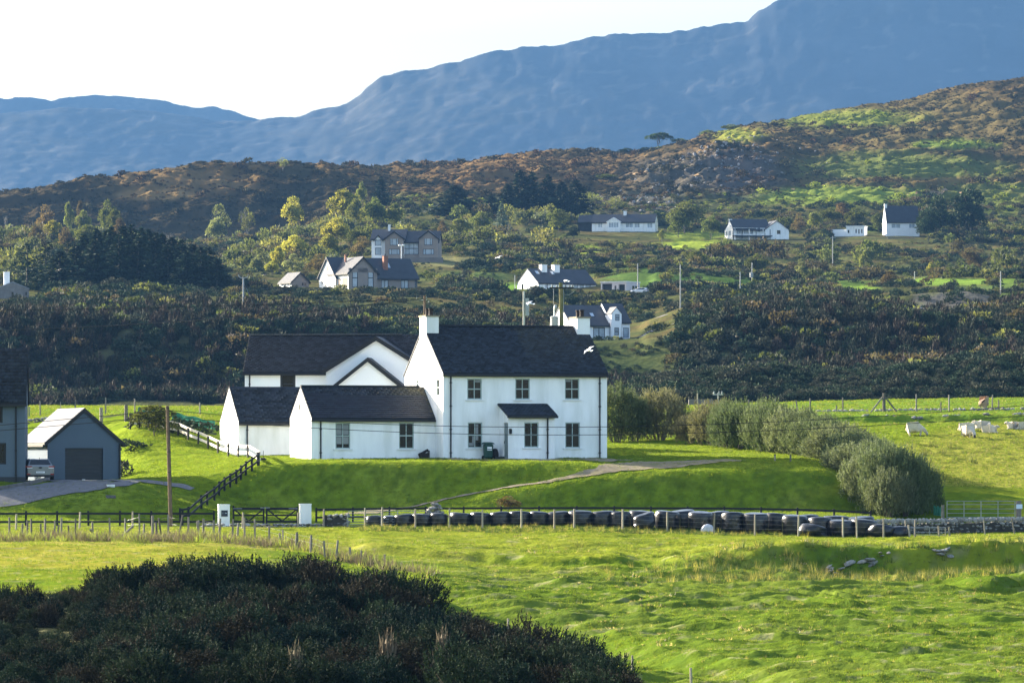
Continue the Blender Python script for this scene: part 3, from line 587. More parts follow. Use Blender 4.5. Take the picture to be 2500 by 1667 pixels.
# ---- white farmhouse: main block, porch, low wing, end outbuilding
FH = House('farmhouse', 1082, 1120, 300, 18, 'long white two-storey farmhouse with two white chimneys and low slate-roofed wings', 'house')
WD, DP, EV, RG = 11.14, 8.62, 5.50, 8.52
def wrect(H, M, px0, py0, px1, py1):
    u0, z1 = H.uz(M, px0, py0); u1, z0 = H.uz(M, px1, py1); return (u0, u1, z0, z1)
Mf, Ml = fM(0, 0, 'f'), fM(0, DP, 'l')
hf = [wrect(FH, Mf, *r) for r in ((1140.7,924,1176.4,975), (1258,924,1293.5,975), (1379,924,1414.5,975), (1142,1030.7,1177.7,1093), (1380,1030.7,1416,1093))]
hl = [wrect(FH, Ml, *r) for r in ((1065.5,925,1072.5,966.5), (1016,927,1022,944))]
Ms, r_main = block(FH, 0, WD, 0, DP, -1.2, EV, RG, m_white, m_slate, 'x', {'f': hf, 'l': hl}, 0.15, 0.05)
for h in hf: window(FH.o, Mf, h)
for h in hl: window(FH.o, Ml, h, 1, 2)
slates(r_main, 0, DP/2, EV, RG, -0.05, WD + 0.05, 0.15, 0.185, 0.24, 0, seed=3, warm=lambda x, t: max(0, 0.22 * (x > 6) * t))
MB().box(-0.05, WD - 0.9, DP/2 - 0.14, DP/2 + 0.14, RG + 0.13, RG + 0.24).build('ridge_cap', m_slate, r_main)
chimney(FH, -0.055, 0.80, DP/2 - 0.75, DP/2 + 0.75, RG - 0.75, 9.24, m_white)
chimney(FH, WD - 0.84, WD + 0.055, DP/2 - 0.75, DP/2 + 0.75, RG - 0.75, 9.24, m_white)
downpipe(FH, 0.49, -0.09, 0.0, EV - 0.05); downpipe(FH, 10.62, -0.09, 0.0, EV - 0.05)
# porch
PX0, PX1, PY = 3.78, 6.92, -1.9
Mp = fM(PX0, PY, 'f'); hp = wrect(FH, Mp, 1279.5, 1030.5, 1315, 1092); Mpl = fM(PX0, 0, 'l'); hd = (0.95, 1.85, -0.02, 2.32)
pb = MB(); facade(pb, Mp, PX1 - PX0, -1.0, 2.72, [hp]); facade(pb, Mpl, 1.9, -1.0, 2.72, [hd]); facade(pb, fM(PX1, PY, 'r'), 1.9, -1.0, 2.72)
for M_, w in ((Mpl, 1),): pb.face(*[M_ @ Vector(p) for p in ((0,0,2.72), (1.9,0,2.72), (0,0,3.42))])
pb.face(*[fM(PX1, PY, 'r') @ Vector(p) for p in ((0,0,2.72), (1.9,0,2.72), (1.9,0,3.42))])
pb.build('porch_wall', m_white, FH.o)
window(FH.o, Mp, hp)
dr = MB().box(hd[0] + 0.01, hd[1] - 0.01, 0.05, 0.10, 0.0, 2.3, Mpl).build('door', m_door, FH.o)
MB().box(hd[0] + 0.08, hd[0] + 0.11, 0.0, 0.045, 1.0, 1.15, Mpl).build('handle', m_black, dr)
sl_ = (3.45 - 2.75) / 2.12
pr = MB().prism([(PX0 - 0.12, -2.12, 2.70), (PX1 + 0.12, -2.12, 2.70), (PX1 + 0.12, -0.01, 3.46), (PX0 - 0.12, -0.01, 3.46)], (0, 0, 0.11)).build('porch_roof', m_slate, FH.o)
slates(pr, -2.0, 0.0, 2.74, 3.46, PX0 - 0.12, PX1 + 0.12, 0.12, 0.2, 0.25, 0, lift=0.105, seed=8)
MB().box(PX0 - 0.14, PX1 + 0.14, -2.22, -2.10, 2.62, 2.77).build('porch_gutter', m_black, FH.o)
downpipe(FH, 6.42, PY - 0.08, 0.0, 2.7)
wl = MB().box(3.84, 3.96, PY - 0.10, PY - 0.002, 1.62, 1.95); wl.lathe([(0, 0), (0.08, 0.02), (0.09, 0.3), (0.0, 0.36)], 8, (3.9, PY - 0.14, 1.6)); wl.build('wall_lamp', m_black, FH.o)
# low wing
WA = (-8.30, -0.003, 1.79, 6.9, 2.60, 4.55)
Ma = fM(WA[0], WA[2], 'f'); ha = [wrect(FH, Ma, *r) for r in ((819,1032,855.3,1095), (974,1031.5,1010.6,1095))]
Mal = fM(WA[0], WA[3], 'l'); hv = [wrect(FH, Mal, 729.5, 987, 733, 1000)]
_, r_wa = block(FH, WA[0], WA[1], WA[2], WA[3], -1.2, WA[4], WA[5], m_white, m_slate, 'x', {'f': ha, 'l': hv}, 0.14, 0.0, wall='wing_wall')
for h in ha: window(FH.o, Ma, h)
window(FH.o, Mal, hv[0], 1, 2, m_black, m_pane, False, 0.03, 0.02)
slates(r_wa, WA[2], (WA[2] + WA[3]) / 2, WA[4], WA[5], WA[0], WA[1] - 0.01, 0.14, 0.205, 0.33, 300, seed=5, warm=lambda x, t: max(0, 0.8 * (x + 3.5) / 3.5) if x > -3.5 else 0)  # courses warmed towards the gable: its reflected light put into the colour
MB().box(WA[0], WA[1] - 0.3, (WA[2]+WA[3])/2 - 0.13, (WA[2]+WA[3])/2 + 0.13, WA[5] + 0.12, WA[5] + 0.22).build('ridge_cap', m_slate, r_wa)
downpipe(FH, WA[0] + 0.62, WA[2] - 0.08, 0.0, WA[4])
# detached outbuilding behind the wing's left end
OB = House('outbuilding', 582, 1118, 313.5, 18, 'low white outbuilding with steep slate roof at the left end of the farmhouse', 'outbuilding')
_, obe = OB.uz(fM(0, 0, 'f'), 600, 1030); _, obr = OB.uz(fM(0, 2.45, 'f'), 600, 949)
_, r_wb = block(OB, 0, 6.5, 0, 4.95, -1.2, obe, obr, m_white, m_slate, 'x', {}, 0.14, 0.0)
slates(r_wb, 0, 4.95 / 2, obe, obr, 0, 6.5, 0.14, 0.215, 0.42, 0, seed=6)
downpipe(OB, 0.6, -0.08, 0.0, obe)
# gable vent and copings
MB().box(5.0, 5.22, -0.012, 0.01, 6.4, 6.6, Ml).build('vent', m_white2, FH.o)

m_blind = mat('pale_blind', (0.24,0.25,0.25), 0.9, 0.1, 3)
def blind(M, h, u0, u1, z0, z1): MB().box(h[0] + (h[1] - h[0]) * u0, h[0] + (h[1] - h[0]) * u1, 0.085, 0.092, h[2] + (h[3] - h[2]) * z0, h[2] + (h[3] - h[2]) * z1, M).build('blind', m_blind, FH.o)
for u0, u1, z0, z1 in ((.1, .44, .18, .46), (.54, .9, .18, .46), (.1, .44, .55, .93), (.54, .9, .55, .93)): blind(Ma, ha[0], u0, u1, z0, z1)
blind(hf and Mf, hf[3], .33, .46, .12, .46); blind(Mf, hf[3], .56, .74, .3, .93); blind(Mf, hf[3], .1, .44, .08, .2); blind(Mf, hf[0], .56, .9, .82, .93); blind(Mf, hf[2], .1, .44, .85, .93)
# ---- large white house behind the farmhouse
RH = House('white_house', 597.7, 1110, 325, -6, 'big white house with dark slate roof and two nested gables behind the farmhouse', 'house')
MR = fM(0, 0, 'f'); u1, ze = RH.uz(MR, 798.5, 906); zr = ze + 2.45
ux, _ = RH.uz(MR, 1075, 906)
hw = [wrect(RH, MR, 684, 912, 721.4, 958)]
_, rr = block(RH, 0, ux, 0, 5.4, -2, ze, zr, m_white2, m_slate, 'x', {'f': hw}, 0.2, 0.12)
window(RH.o, MR, hw[0], 1, 1, m_dframe, m_pane, False, 0.05, 0.14)
MB().box(hw[0][0] + 0.2, hw[0][1] - 0.2, 0.04, 0.06, hw[0][3] - 0.75, hw[0][3] - 0.68, MR).build('transom', m_dframe, RH.o)
slates(rr, 0, 2.7, ze, zr, -0.12, ux, 0.2, 0.17, 0.3, 0, seed=12, th=0.012, base=(0.012,0.014,0.019))
for i in range(24):
    MB().box(-0.1 + i * 0.45, -0.1 + i * 0.45 + 0.43, 2.55, 2.85, zr + 0.13, zr + 0.23 - 0.012 * (i % 2)).build('ridge_tile', m_glosslate, rr)
downpipe(RH, 0.35, -0.08, 0, ze); 
g0, g1 = u1 + 0.1, RH.uz(fM(0, -1.2, 'f'), 1042, 906)[0]; gm = (g0 + g1) / 2
_, gzr = RH.uz(fM(0, -1.2, 'f'), 920, 826)
_, rg1 = block(RH, g0, g1, -1.2, 3.2, -2, ze + 0.05, gzr, m_white2, m_slate, 'y', {}, 0.2, 0.15, gutter=False, wall='gable_wall'); verge(RH, g0, g1, -1.42, ze + 0.05, gzr, 0.2, 0.30)
Mi = fM(0, -3.2, 'f'); i0, iz = RH.uz(Mi, 806.5, 943.6); i1, _ = RH.uz(Mi, 990, 943.6); _, izr = RH.uz(Mi, 898, 876)
block(RH, i0 + 0.15, i1 - 0.15, -3.2, -1.2, -2, iz - 0.1, izr - 0.05, m_white2, m_slate, 'y', {}, 0.15, 0.12, gutter=False, wall='porch_wall'); verge(RH, i0 + 0.15, i1 - 0.15, -3.4, iz - 0.1, izr - 0.05, 0.15, 0.28)
MB().box(u1 - 0.05, u1 + 0.13, -0.15, -0.01, -2, ze - 0.02).build('downpipe_box', m_dframe, RH.o)

# ---- blue-grey house cut by the left edge
BH = House('blue_grey_house', -170, 1175, 287, 4, 'dark blue-grey house with steep tiled roof beside the silver car', 'house')
MBh = fM(0, 0, 'f'); bu, _ = BH.uz(MBh, 61, 1100); _, bze = BH.uz(MBh, 61, 976); bzr = bze + 3.05
hb = [wrect(BH, MBh, -40, 1081, 15, 1133), wrect(BH, MBh, -30, 970, 6.5, 1032)]
_, br = block(BH, 0, bu, 0, 5.0, -0.6, bze, bzr, m_bluegrey, m_slate, 'x', {'f': hb}, 0.25, 0.1)
for h in hb: window(BH.o, MBh, h, 2, 1, m_black, m_pane, False, 0.1, 0.1)
slates(br, 0, 2.5, bze, bzr, -0.1, bu + 0.1, 0.25, 0.27, 0.34, 0, seed=21, base=(0.010,0.013,0.018))
downpipe(BH, bu - 0.55, -0.1, 0, bze - 0.1); MB().box(-0.02, bu + 0.02, -0.025, 5.02, -0.6, 0.28).build('plinth', m_dframe, BH.o)
bx = bu - 1.7; block(BH, bx - 3.4, bx, -0.55, 2.2, bze - 0.8, bze + 0.1, bze + 1.75, m_bluegrey, m_slate, 'y', {}, 0.2, 0.1, gutter=False, wall='dormer_wall'); verge(BH, bx - 3.4, bx, -0.72, bze + 0.1, bze + 1.75, 0.2, 0.25)

# ---- garage
GA = House('garage', 116, 1175, 292, 20, 'blue-grey garage with dark roller door and bright sunlit roof slope', 'garage')
Mg = fM(0, 0, 'f'); gw, _ = GA.uz(Mg, 295, 1120); _, gze = GA.uz(Mg, 205, 1079); _, gzz = GA.uz(Mg, 205, 1001)
hg = [wrect(GA, Mg, 159, 1093.5, 251.6, 1175.5)]; hg[0] = (hg[0][0], hg[0][1], -0.03, hg[0][3])
_, gr = block(GA, 0, gw, 0, 6.6, -0.8, gze, gzz, m_bluegrey, m_glosslate, 'y', {'f': hg}, 0.22, 0.06, d=0.2); verge(GA, 0, gw, -0.12, gze, gzz, 0.22, 0.26)
gd = MB(); pn = 8; hh = (hg[0][3] + 0.02) / pn
for i in range(pn):
    MB().box(hg[0][0] + 0.01, hg[0][1] - 0.01, 0.13, 0.17, -0.02 + i * hh + 0.008, -0.02 + (i + 1) * hh - 0.008, Mg).build('door_panel', m_dframe, GA.o)
MB().box((hg[0][0] + hg[0][1]) / 2 - 0.1, (hg[0][0] + hg[0][1]) / 2 + 0.1, 0.09, 0.13, 0.08, 0.14, Mg).build('door_handle', m_sill, GA.o)
MB().box(-0.02, hg[0][0] - 0.05, -0.02, 0.02, -0.8, 0.14).build('plinth', m_dframe, GA.o); MB().box(hg[0][1] + 0.05, gw + 0.02, -0.02, 0.02, -0.8, 0.14).build('plinth', m_dframe, GA.o)
gs = (gzz - gze) / (gw / 2); ga_ = math.atan(gs); cu = Vector((math.cos(ga_), 0, math.sin(ga_))); cn = Vector((-math.sin(ga_), 0, math.cos(ga_))); cs_ = (gw / 2 + 0.22) / math.cos(ga_)
nco = 13; tile = bpy.data.meshes.new('tile')
_tb = MB().prism([cn * 0.0, cu * (cs_ / nco * 1.06) + cn * -0.004, cu * (cs_ / nco * 1.06) + cn * 0.008, cn * 0.03], (0, 0.655, 0)); tile.from_pydata(_tb.V, [], _tb.Fc); tile.materials.append(m_glosslate)
for j in range(nco):
    for i in range(10): link('tile', tile, gr, Vector((-0.22, -0.04 + i * 0.665, gze - gs * 0.22 + 0.135)) + cu * (cs_ / nco * j))
downpipe(GA, gw - 0.1, -0.08, 0.1, gze - 0.1)
# ------------------------------------------------------------------ houses on the hillside
def far_win(H, M, r, cols=1, rows=1, fm=None, gm=None):
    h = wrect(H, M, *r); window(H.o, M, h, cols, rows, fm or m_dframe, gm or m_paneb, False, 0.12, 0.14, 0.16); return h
def rooflight(H, y0, ym, ze, zr, x, t, w=1.0, l=1.3):
    s = (zr - ze) / (ym - y0); a = math.atan(s); up = Vector((0, math.cos(a), math.sin(a))); nn = Vector((0, -math.sin(a), math.cos(a)))
    o = Vector((x, y0, ze + 0.14)) + up * (t * (ym - y0) / math.cos(a)) + nn * 0.04
    f = MB().prism([o, o + Vector((w, 0, 0)), o + Vector((w, 0, 0)) + up * l, o + up * l], nn * 0.09).build('rooflight', m_dframe, H.o)
    o2 = o + nn * 0.095 + Vector((0.12, 0, 0)) + up * 0.12; MB().prism([o2, o2 + Vector((w - 0.24, 0, 0)), o2 + Vector((w - 0.24, 0, 0)) + up * (l - 0.24), o2 + up * (l - 0.24)], nn * 0.02).build('pane', m_paneb, f)
# brown bungalow with tall gable windows
H = House('bungalow', 820, 704, 1140, 28, 'large brown bungalow with tall pointed gable windows and left walls coloured white as if sunlit', 'house')
M = fM(0, 0, 'f'); w, _ = H.uz(M, 1019, 704); D = 9.4
hs = [wrect(H, M, *r) for r in ((930.7,683,948.4,704.5), (978.7,683,997.2,704.5), (1013,683,1017.7,704.5))]
Ml_ = fM(0, D, 'l'); hl = [wrect(H, Ml_, *r) for r in ((796.7,650,803,662), (785,683.5,788,693), (794,683.5,798,699))]
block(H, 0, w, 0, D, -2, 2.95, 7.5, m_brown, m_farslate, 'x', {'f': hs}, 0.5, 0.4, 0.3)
pw = MB(); facade(pw, fM(-0.012, D, 'l'), D, -2, 3.0, hl, (D / 2, 7.4), 0.1); pw.build('sunlit_wall', m_white, H.o)  # sun on the brown house's left wall is put in as white
for h in hs: window(H.o, M, h, 2, 1, m_dframe, m_paneb, False, 0.12, 0.14)
for h in hl: window(H.o, fM(-0.012, D, 'l'), h, 1, 1, m_dframe, m_pane, False, 0.1, 0.1, 0.1)
Mw = fM(0, -6.3, 'f'); a, _ = H.uz(Mw, 851, 704); b, _ = H.uz(Mw, 921, 704)
hw = [wrect(H, Mw, *r) for r in ((860,655,873.5,701.5), (898.3,655,912,701.5))]; hw = [(h[0] - a, h[1] - a, h[2], h[3]) for h in hw]; Mw2 = fM(a, -6.3, 'f')
block(H, a, b, -6.3, 4.5, -2, 3.75, 7.3, m_brown, m_farslate, 'y', {'f': hw}, 0.5, 0.4, 0.3, wall='gable_wall'); verge(H, a, b, -6.75, 3.75, 7.3, 0.5, 0.5, 0.1, t=0.3)
for h in hw: window(H.o, Mw2, h, 1, 2, m_dframe, m_paneb, False, 0.14, 0.14)
Mwl = fM(a - 0.012, 0, 'l'); hl2 = [(0.4, 2.0, 0.4, 2.3), (2.9, 6.0, 0.1, 2.5)]; pw = MB(); facade(pw, Mwl, 6.3, -2, 3.7, hl2); pw.build('sunlit_wall', m_white, H.o)  # white panel puts the sunlight into the wing's left wall colour
for h in hl2: window(H.o, Mwl, h, 2, 1, m_dframe, m_pane, False, 0.1, 0.12)
for x, t in ((a + 9.0 - 1.6, 0.42), (a + 9.0, 0.42), (a + 14.5, 0.47)): rooflight(H, 0, D / 2, 2.95, 7.5, x, t, 1.3, 1.9)
xx, _ = H.uz(M, 949, 640); chimney(H, xx - 0.5, xx + 0.6, 1.6, 2.6, 4.0, 8.2, m_brick, 1, m_brick); chimney(H, a + 2.4, a + 2.8, 0.5, 0.9, 6.5, 8.2, m_brick, 0, m_brick)
# small outbuilding beside it
H = House('shed', 712, 700, 1150, 28, 'small pale shed with lit grey roof left of the brown bungalow', 'shed')
M = fM(0, 0, 'f'); w, _ = H.uz(M, 754, 700); hs = [wrect(H, M, *r) for r in ((737,690.5,741,697.5), (743.5,690.5,748,697.5))]
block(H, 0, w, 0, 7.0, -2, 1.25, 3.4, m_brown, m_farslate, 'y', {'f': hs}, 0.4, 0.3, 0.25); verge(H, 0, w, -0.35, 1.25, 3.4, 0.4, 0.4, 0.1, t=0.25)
pw = MB(); facade(pw, fM(-0.012, 7, 'l'), 7, -2, 1.2); pw.build('sunlit_wall', m_white, H.o)  # lit left side of the brown shed is coloured white
for h in hs: window(H.o, M, h, 1, 1, m_dframe, m_pane, False, 0.05, 0.08)
# upper brown house
H = House('villa', 907, 630, 1290, -6, 'two-storey brown house with grey roof and glazed centre above the bungalow', 'house')
M = fM(0, 0, 'f'); w, _ = H.uz(M, 1070, 630); hs = [wrect(H, M, *r) for r in ((987,592,1022,621.5),)]; xl, _ = H.uz(M, 988, 600)
block(H, 0, xl, 0.01, 8.5, -2.5, 5.2, 7.8, m_white2, m_farslate, 'x', {}, 0.4, 0.3, 0.28)
block(H, xl - 0.01, w, 0, 8.0, -2.5, 4.4, 7.3, m_brown, m_farslate, 'x', {'f': [(hs[0][0] - xl + 0.01, hs[0][1] - xl + 0.01, hs[0][2], hs[0][3])]}, 0.4, 0.3, 0.28)
window(H.o, M, hs[0], 3, 2, m_dframe, m_paneb, False, 0.12, 0.14)
def gab(p0, p1, proj, ze, pa, wins, wm):
    Mg_ = fM(0, -proj, 'f'); a, _ = H.uz(Mg_, p0, 600); b, _ = H.uz(Mg_, p1, 600); _, zr = H.uz(Mg_, (p0 + p1) / 2, pa); hh = [wrect(H, Mg_, *r[:4]) for r in wins]; hh = [(h[0] - a, h[1] - a, h[2], h[3]) for h in hh]
    block(H, a, b, -proj, 3.5, -2.5, ze, zr, wm, m_farslate, 'y', {'f': hh}, 0.3, 0.25, 0.28, gutter=False, wall='gable_wall'); verge(H, a, b, -proj - 0.3, ze, zr, 0.3, 0.4, 0.08, t=0.28)
    for h, r in zip(hh, wins): window(H.o, fM(a, -proj, 'f'), h, r[4], 1, m_dframe, m_paneb, False, 0.12, 0.12, split=(0.25, 0.75) if r[4] == 3 else None)
gab(940, 985, 1.2, 5.2, 567, ((952,581.5,973,599,3), (949.5,608,976,621.5,3)), m_brown); gab(1023, 1069, 1.2, 5.2, 565, ((1035.5,581,1055.5,598.5,3), (1032.5,608,1059.5,621.5,3)), m_brown)
gab(915, 932, 0.5, 5.0, 576, ((915.5,584,931,600,1), (915.5,604.5,931,622.5,1)), m_white2)
xx, _ = H.uz(M, 946, 560); chimney(H, xx - 0.3, xx + 0.3, 3.4, 4.2, 6.5, 9.3, m_white, 0, m_white2)
m_wallg = mat('grey_retaining_wall', (0.17,0.15,0.14), 0.9, 0.15, 0.6)
tag(MB().box(-1.0, 11.0, -0.5, 0, -3, 0.9).build('retaining_wall', m_wallg, None, P(985, 637, 1283), R(-6)), 'brown retaining wall under the upper brown house', 'wall')
# white gabled house with two white chimneys
H = House('stone_house', 1314, 711, 1150, 30, 'white gabled house with two white chimneys above the farmhouse roof', 'house')
M = fM(0, 0, 'f'); w, _ = H.uz(M, 1455, 705); Ml_ = fM(0, 10.3, 'l')
hs = [wrect(H, M, *r) for r in ((1332,693,1338,703), (1401,692,1412,707), (1415,692,1425,707), (1430,692,1442,708))]; hl = [wrect(H, Ml_, 1273.5, 693.5, 1278.5, 707)]
block(H, 0, w, 0, 10.3, -2, 2.0, 5.5, m_white2, m_farslate, 'x', {'f': hs, 'l': hl}, 0.2, 0.1, 0.25)
pw = MB(); pw.prism([fM(-0.02, 10.3, 'l') @ Vector(p) for p in ((0,0,2.05), (10.3,0,2.05), (5.15,0,5.5))], (-0.04, 0, 0)); pw.build('gable_panel', m_white, H.o)
for h in hs: window(H.o, M, h, 1, 1, m_dframe, m_paneb, False, 0.1, 0.1)
for h in hl: window(H.o, Ml_, h, 1, 1, m_dframe, m_pane, False, 0.1, 0.1)
for px, wd in ((1321, 1.5), (1351, 1.6)):
    xx, _ = H.uz(fM(0, 4.2, 'f'), px, 655); chimney(H, xx, xx + wd, 3.8, 5.2, 3.6, 6.7, m_white, 0, m_white2)
for px in (1310, 1347): xx, _ = H.uz(fM(0, 3, 'f'), px, 665); rooflight(H, 0, 5.15, 2.0, 5.5, xx, 0.6, 1.1, 1.6)
# flat-roofed open garage
H = House('carport', 1467, 712, 1140, -30, 'flat-roofed pinkish garage with open dark bays beside the white gabled house', 'garage')
m_pinkr = mat('pale_pink_render', (0.62,0.55,0.54), 0.9, 0.06, 0.6)
M = fM(0, 0, 'f'); w, _ = H.uz(M, 1529, 705); hs = [wrect(H, M, *r) for r in ((1469.5,693,1494,710), (1500,697.5,1504.5,712.6), (1510,694.5,1525.5,712.6))]; Mr = fM(w, 0, 'r'); hr = [(3.0, 4.2, 0.3, 1.4), (4.5, 5.6, 0.3, 1.4)]
pw = MB(); facade(pw, M, w, -1.5, 2.25, hs, None, 0.6); facade(pw, Mr, 6.9, -1.5, 2.25, hr); facade(pw, fM(0, 6.9, 'l'), 6.9, -1.5, 2.25); pw.build('wall', m_pinkr, H.o)
for h in hs: MB().box(h[0] + 0.02, h[1] - 0.02, 0.56, 0.59, h[2] + 0.02, h[3] - 0.02, M).build('dark_bay', m_dframe, H.o)  # dark panels stand for shade inside the bays; the narrow one is a door
for h in hr: window(H.o, Mr, h, 1, 1, m_dframe, m_pane, False, 0.1, 0.1)
MB().box(-0.15, w + 0.15, -0.15, 7.05, 2.251, 2.42).build('roof', m_white2, H.o)
# grey-white house behind the right chimney
H = House('dormer_house', 1395, 829, 895, 20, 'pale house with grey roof and tall dormer behind the right-hand chimney', 'house')
M = fM(0, 0, 'f'); w, _ = H.uz(M, 1492, 829); hs = [wrect(H, M, 1448, 799, 1477, 824.5)]
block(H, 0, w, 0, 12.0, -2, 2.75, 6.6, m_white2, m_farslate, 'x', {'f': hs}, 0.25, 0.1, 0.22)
window(H.o, M, hs[0], 2, 1, m_dframe, m_paneb, False, 0.14, 0.12); xx, _ = H.uz(M, 1453, 780); rooflight(H, 0, 6.0, 2.75, 6.6, xx, 0.4, 0.9, 1.4)
b, _ = H.uz(M, 1536, 829); a = w + 0.02; dh = [wrect(H, M, *r) for r in ((1519.7,800,1533.4,825),)]
block(H, a, b, -0.4, 9.4, -2, 3.4, 6.95, m_white2, m_farslate, 'x', {'f': [(h[0] - a, h[1] - a, h[2], h[3]) for h in dh]}, 0.25, 0.25, 0.22, wall='right_wall')
for h in dh: window(H.o, fM(0, -0.4, 'f'), h, 1, 1, m_dframe, m_paneb, False, 0.1, 0.1)
MB().prism([(a - 0.3, -0.85, 3.1), (a - 0.3, 4.5, 7.15), (a - 0.3, 4.5, 6.7), (a - 0.3, -0.85, 2.7)], (0.12, 0, 0)).build('verge', m_white2, H.o)
Md = fM(0, -0.9, 'f'); d0, _ = H.uz(Md, 1493, 829); d1, _ = H.uz(Md, 1517.6, 829); dw = [wrect(H, Md, 1502, 767, 1512.5, 783), wrect(H, Md, 1500, 799.5, 1511, 819)]
block(H, d0, d1, -0.9, 2.5, -2, 5.0, 6.2, m_white2, m_farslate, 'y', {'f': [(h[0] - d0, h[1] - d0, h[2], h[3]) for h in dw]}, 0.1, 0.08, 0.15, gutter=False, wall='dormer_wall')
for h in dw: window(H.o, Md, h, 1, 2, m_dframe, m_paneb, False, 0.1, 0.1)
downpipe(H, d1 + 0.15, -0.48, -0.5, 3.3); downpipe(H, d0 - 0.2, -0.5, -0.5, 3.3)
# long white bungalow high up
H = House('long_bungalow', 1445, 558.5, 1580, -9, 'long white bungalow with brown-black roof and glazed porch high on the hillside', 'house')
M = fM(0, 0, 'f'); w, _ = H.uz(M, 1599, 558); hs = [wrect(H, M, *r) for r in ((1460,544.5,1471,556), (1527,544.5,1545.5,556), (1549,544.5,1562,556), (1580,544.5,1593,557))]
block(H, 0, w, 0, 8.0, -2.5, 2.1, 4.75, m_white, m_farslate, 'x', {'f': hs}, 0.3, 0.1, 0.25)
for h in hs: window(H.o, M, h, 2, 1, m_white2, m_paneb, False, 0.12, 0.12)
Mg_ = fM(0, -1.6, 'f'); a, _ = H.uz(Mg_, 1482, 558); b, _ = H.uz(Mg_, 1514, 558); hh = [(0.5, b - a - 0.5, 0.2, 2.0)]
block(H, a, b, -1.6, 3, -2, 2.15, 3.5, m_white, m_white2, 'y', {'f': hh}, 0.25, 0.15, 0.2, gutter=False, wall='porch_wall'); window(H.o, fM(a, -1.6, 'f'), hh[0], 4, 1, m_white2, m_paneb, False, 0.12, 0.12)
xx, _ = H.uz(M, 1519, 530); chimney(H, xx, xx + 1.0, 3.2, 4.4, 3.6, 6.0, m_white, 0, m_white2)
e0, _ = H.uz(M, 1410, 555); m_tar = mat('dark_timber', (0.03,0.032,0.035), 0.9, 0.2, 1); block(H, e0, -0.02, 1.2, 7.0, -2, 2.3, 4.6, m_tar, m_farslate, 'x', {}, 0.3, 0.1, 0.25, wall='extension_wall')
# white bungalow on a veranda
H = House('veranda_bungalow', 1791, 575, 1565, 14, 'white bungalow with dark veranda on posts, middle of the right hillside', 'house')
M = fM(0, 0, 'f'); w, _ = H.uz(M, 1880, 575); hs = [wrect(H, M, *r) for r in ((1799,557,1814,571), (1816,557,1838,571), (1849,557,1856,566), (1868,557,1875,568))]; Ml_ = fM(0, 9, 'l')
_, g_ = H.uz(fM(0, 4, 'f'), 1800, 535)
block(H, 0, w, 0, 9.0, -3.5, 2.1, g_ - 0.2, m_white, m_farslate, 'x', {'f': hs}, 0.5, 0.2, 0.25)
for h in hs: window(H.o, M, h, 2, 1, m_dframe, m_paneb, False, 0.12, 0.12)
a, _ = H.uz(fM(0, -0.8, 'f'), 1868, 575); b, _ = H.uz(fM(0, -0.8, 'f'), 1926, 575); _, zr = H.uz(fM(0, -0.8, 'f'), 1903, 540); hh = [((b - a) * 0.5, (b - a) * 0.5 + 1.2, 0.6, 1.9)]
block(H, b - 9.0 if b - a > 9 else a, b, -0.8, 7.5, -3.5, 2.0, zr, m_white, m_farslate, 'y', {'f': hh}, 0.4, 0.25, 0.25, gutter=False, wall='gable_wall'); window(H.o, fM(b - 9.0 if b - a > 9 else a, -0.8, 'f'), hh[0], 1, 1, m_dframe, m_pane, False, 0.1, 0.1)
MB().box(-0.5, w, -2.8, -0.02, -0.35, -0.02).build('veranda_deck', m_dframe, H.o)
for i in range(6): MB().box(-0.4 + i * w / 5.2, -0.2 + i * w / 5.2, -2.75, -2.55, -3.5, 2.1).build('post', m_dframe if i % 2 else m_white2, H.o)
MB().box(-0.5, w * 0.55, -2.9, -2.7, 2.1, 2.35).build('veranda_beam', m_black, H.o)
pw = MB(); facade(pw, fM(-0.5, 9.0, 'l'), 9.5, -3.5, 1.9, [(1.5, 3.2, 0.2, 1.6), (5, 7.5, 0.2, 1.6)], (4.7, 4.0)); pw.build('sunlit_wall', m_white, H.o)
for h in ((1.5, 3.2, 0.2, 1.6), (5, 7.5, 0.2, 1.6)): window(H.o, fM(-0.5, 9.0, 'l'), h, 1, 1, m_dframe, m_paneb, False, 0.1, 0.1)
chimney(H, -0.2, 0.7, 4, 5, 3.0, 5.6, m_white, 0, m_white2)
# steep-roofed white cottage on the right
H = House('cottage', 2164, 567, 1575, 4, 'white cottage with tall dark roof beside the dark trees on the right', 'house')
M = fM(0, 0, 'f'); w, _ = H.uz(M, 2245, 567); hs = [wrect(H, M, *r) for r in ((2176,546,2198.5,557.5), (2219,546,2234,557.5))]; _, zr = H.uz(fM(0, 4.5, 'f'), 2200, 503)
block(H, 0, w, 0, 9.0, -2.5, 3.4, zr - 0.2, m_white2, m_farslate, 'x', {'f': hs}, 0.2, 0.05, 0.25)
for h in hs: window(H.o, M, h, 2, 1, m_white2, m_paneb, False, 0.12, 0.12)
chimney(H, -0.02, 0.8, 3.8, 5.2, zr - 1.4, zr + 0.5, m_white, 0, m_white2)
tag(MB().box(0, 9.5, 0, 0.4, -2.5, 1.6).build('garden_wall', m_wallg, None, P(2166, 592, 1560), R(5)), 'pale garden wall below the steep-roofed cottage', 'wall')
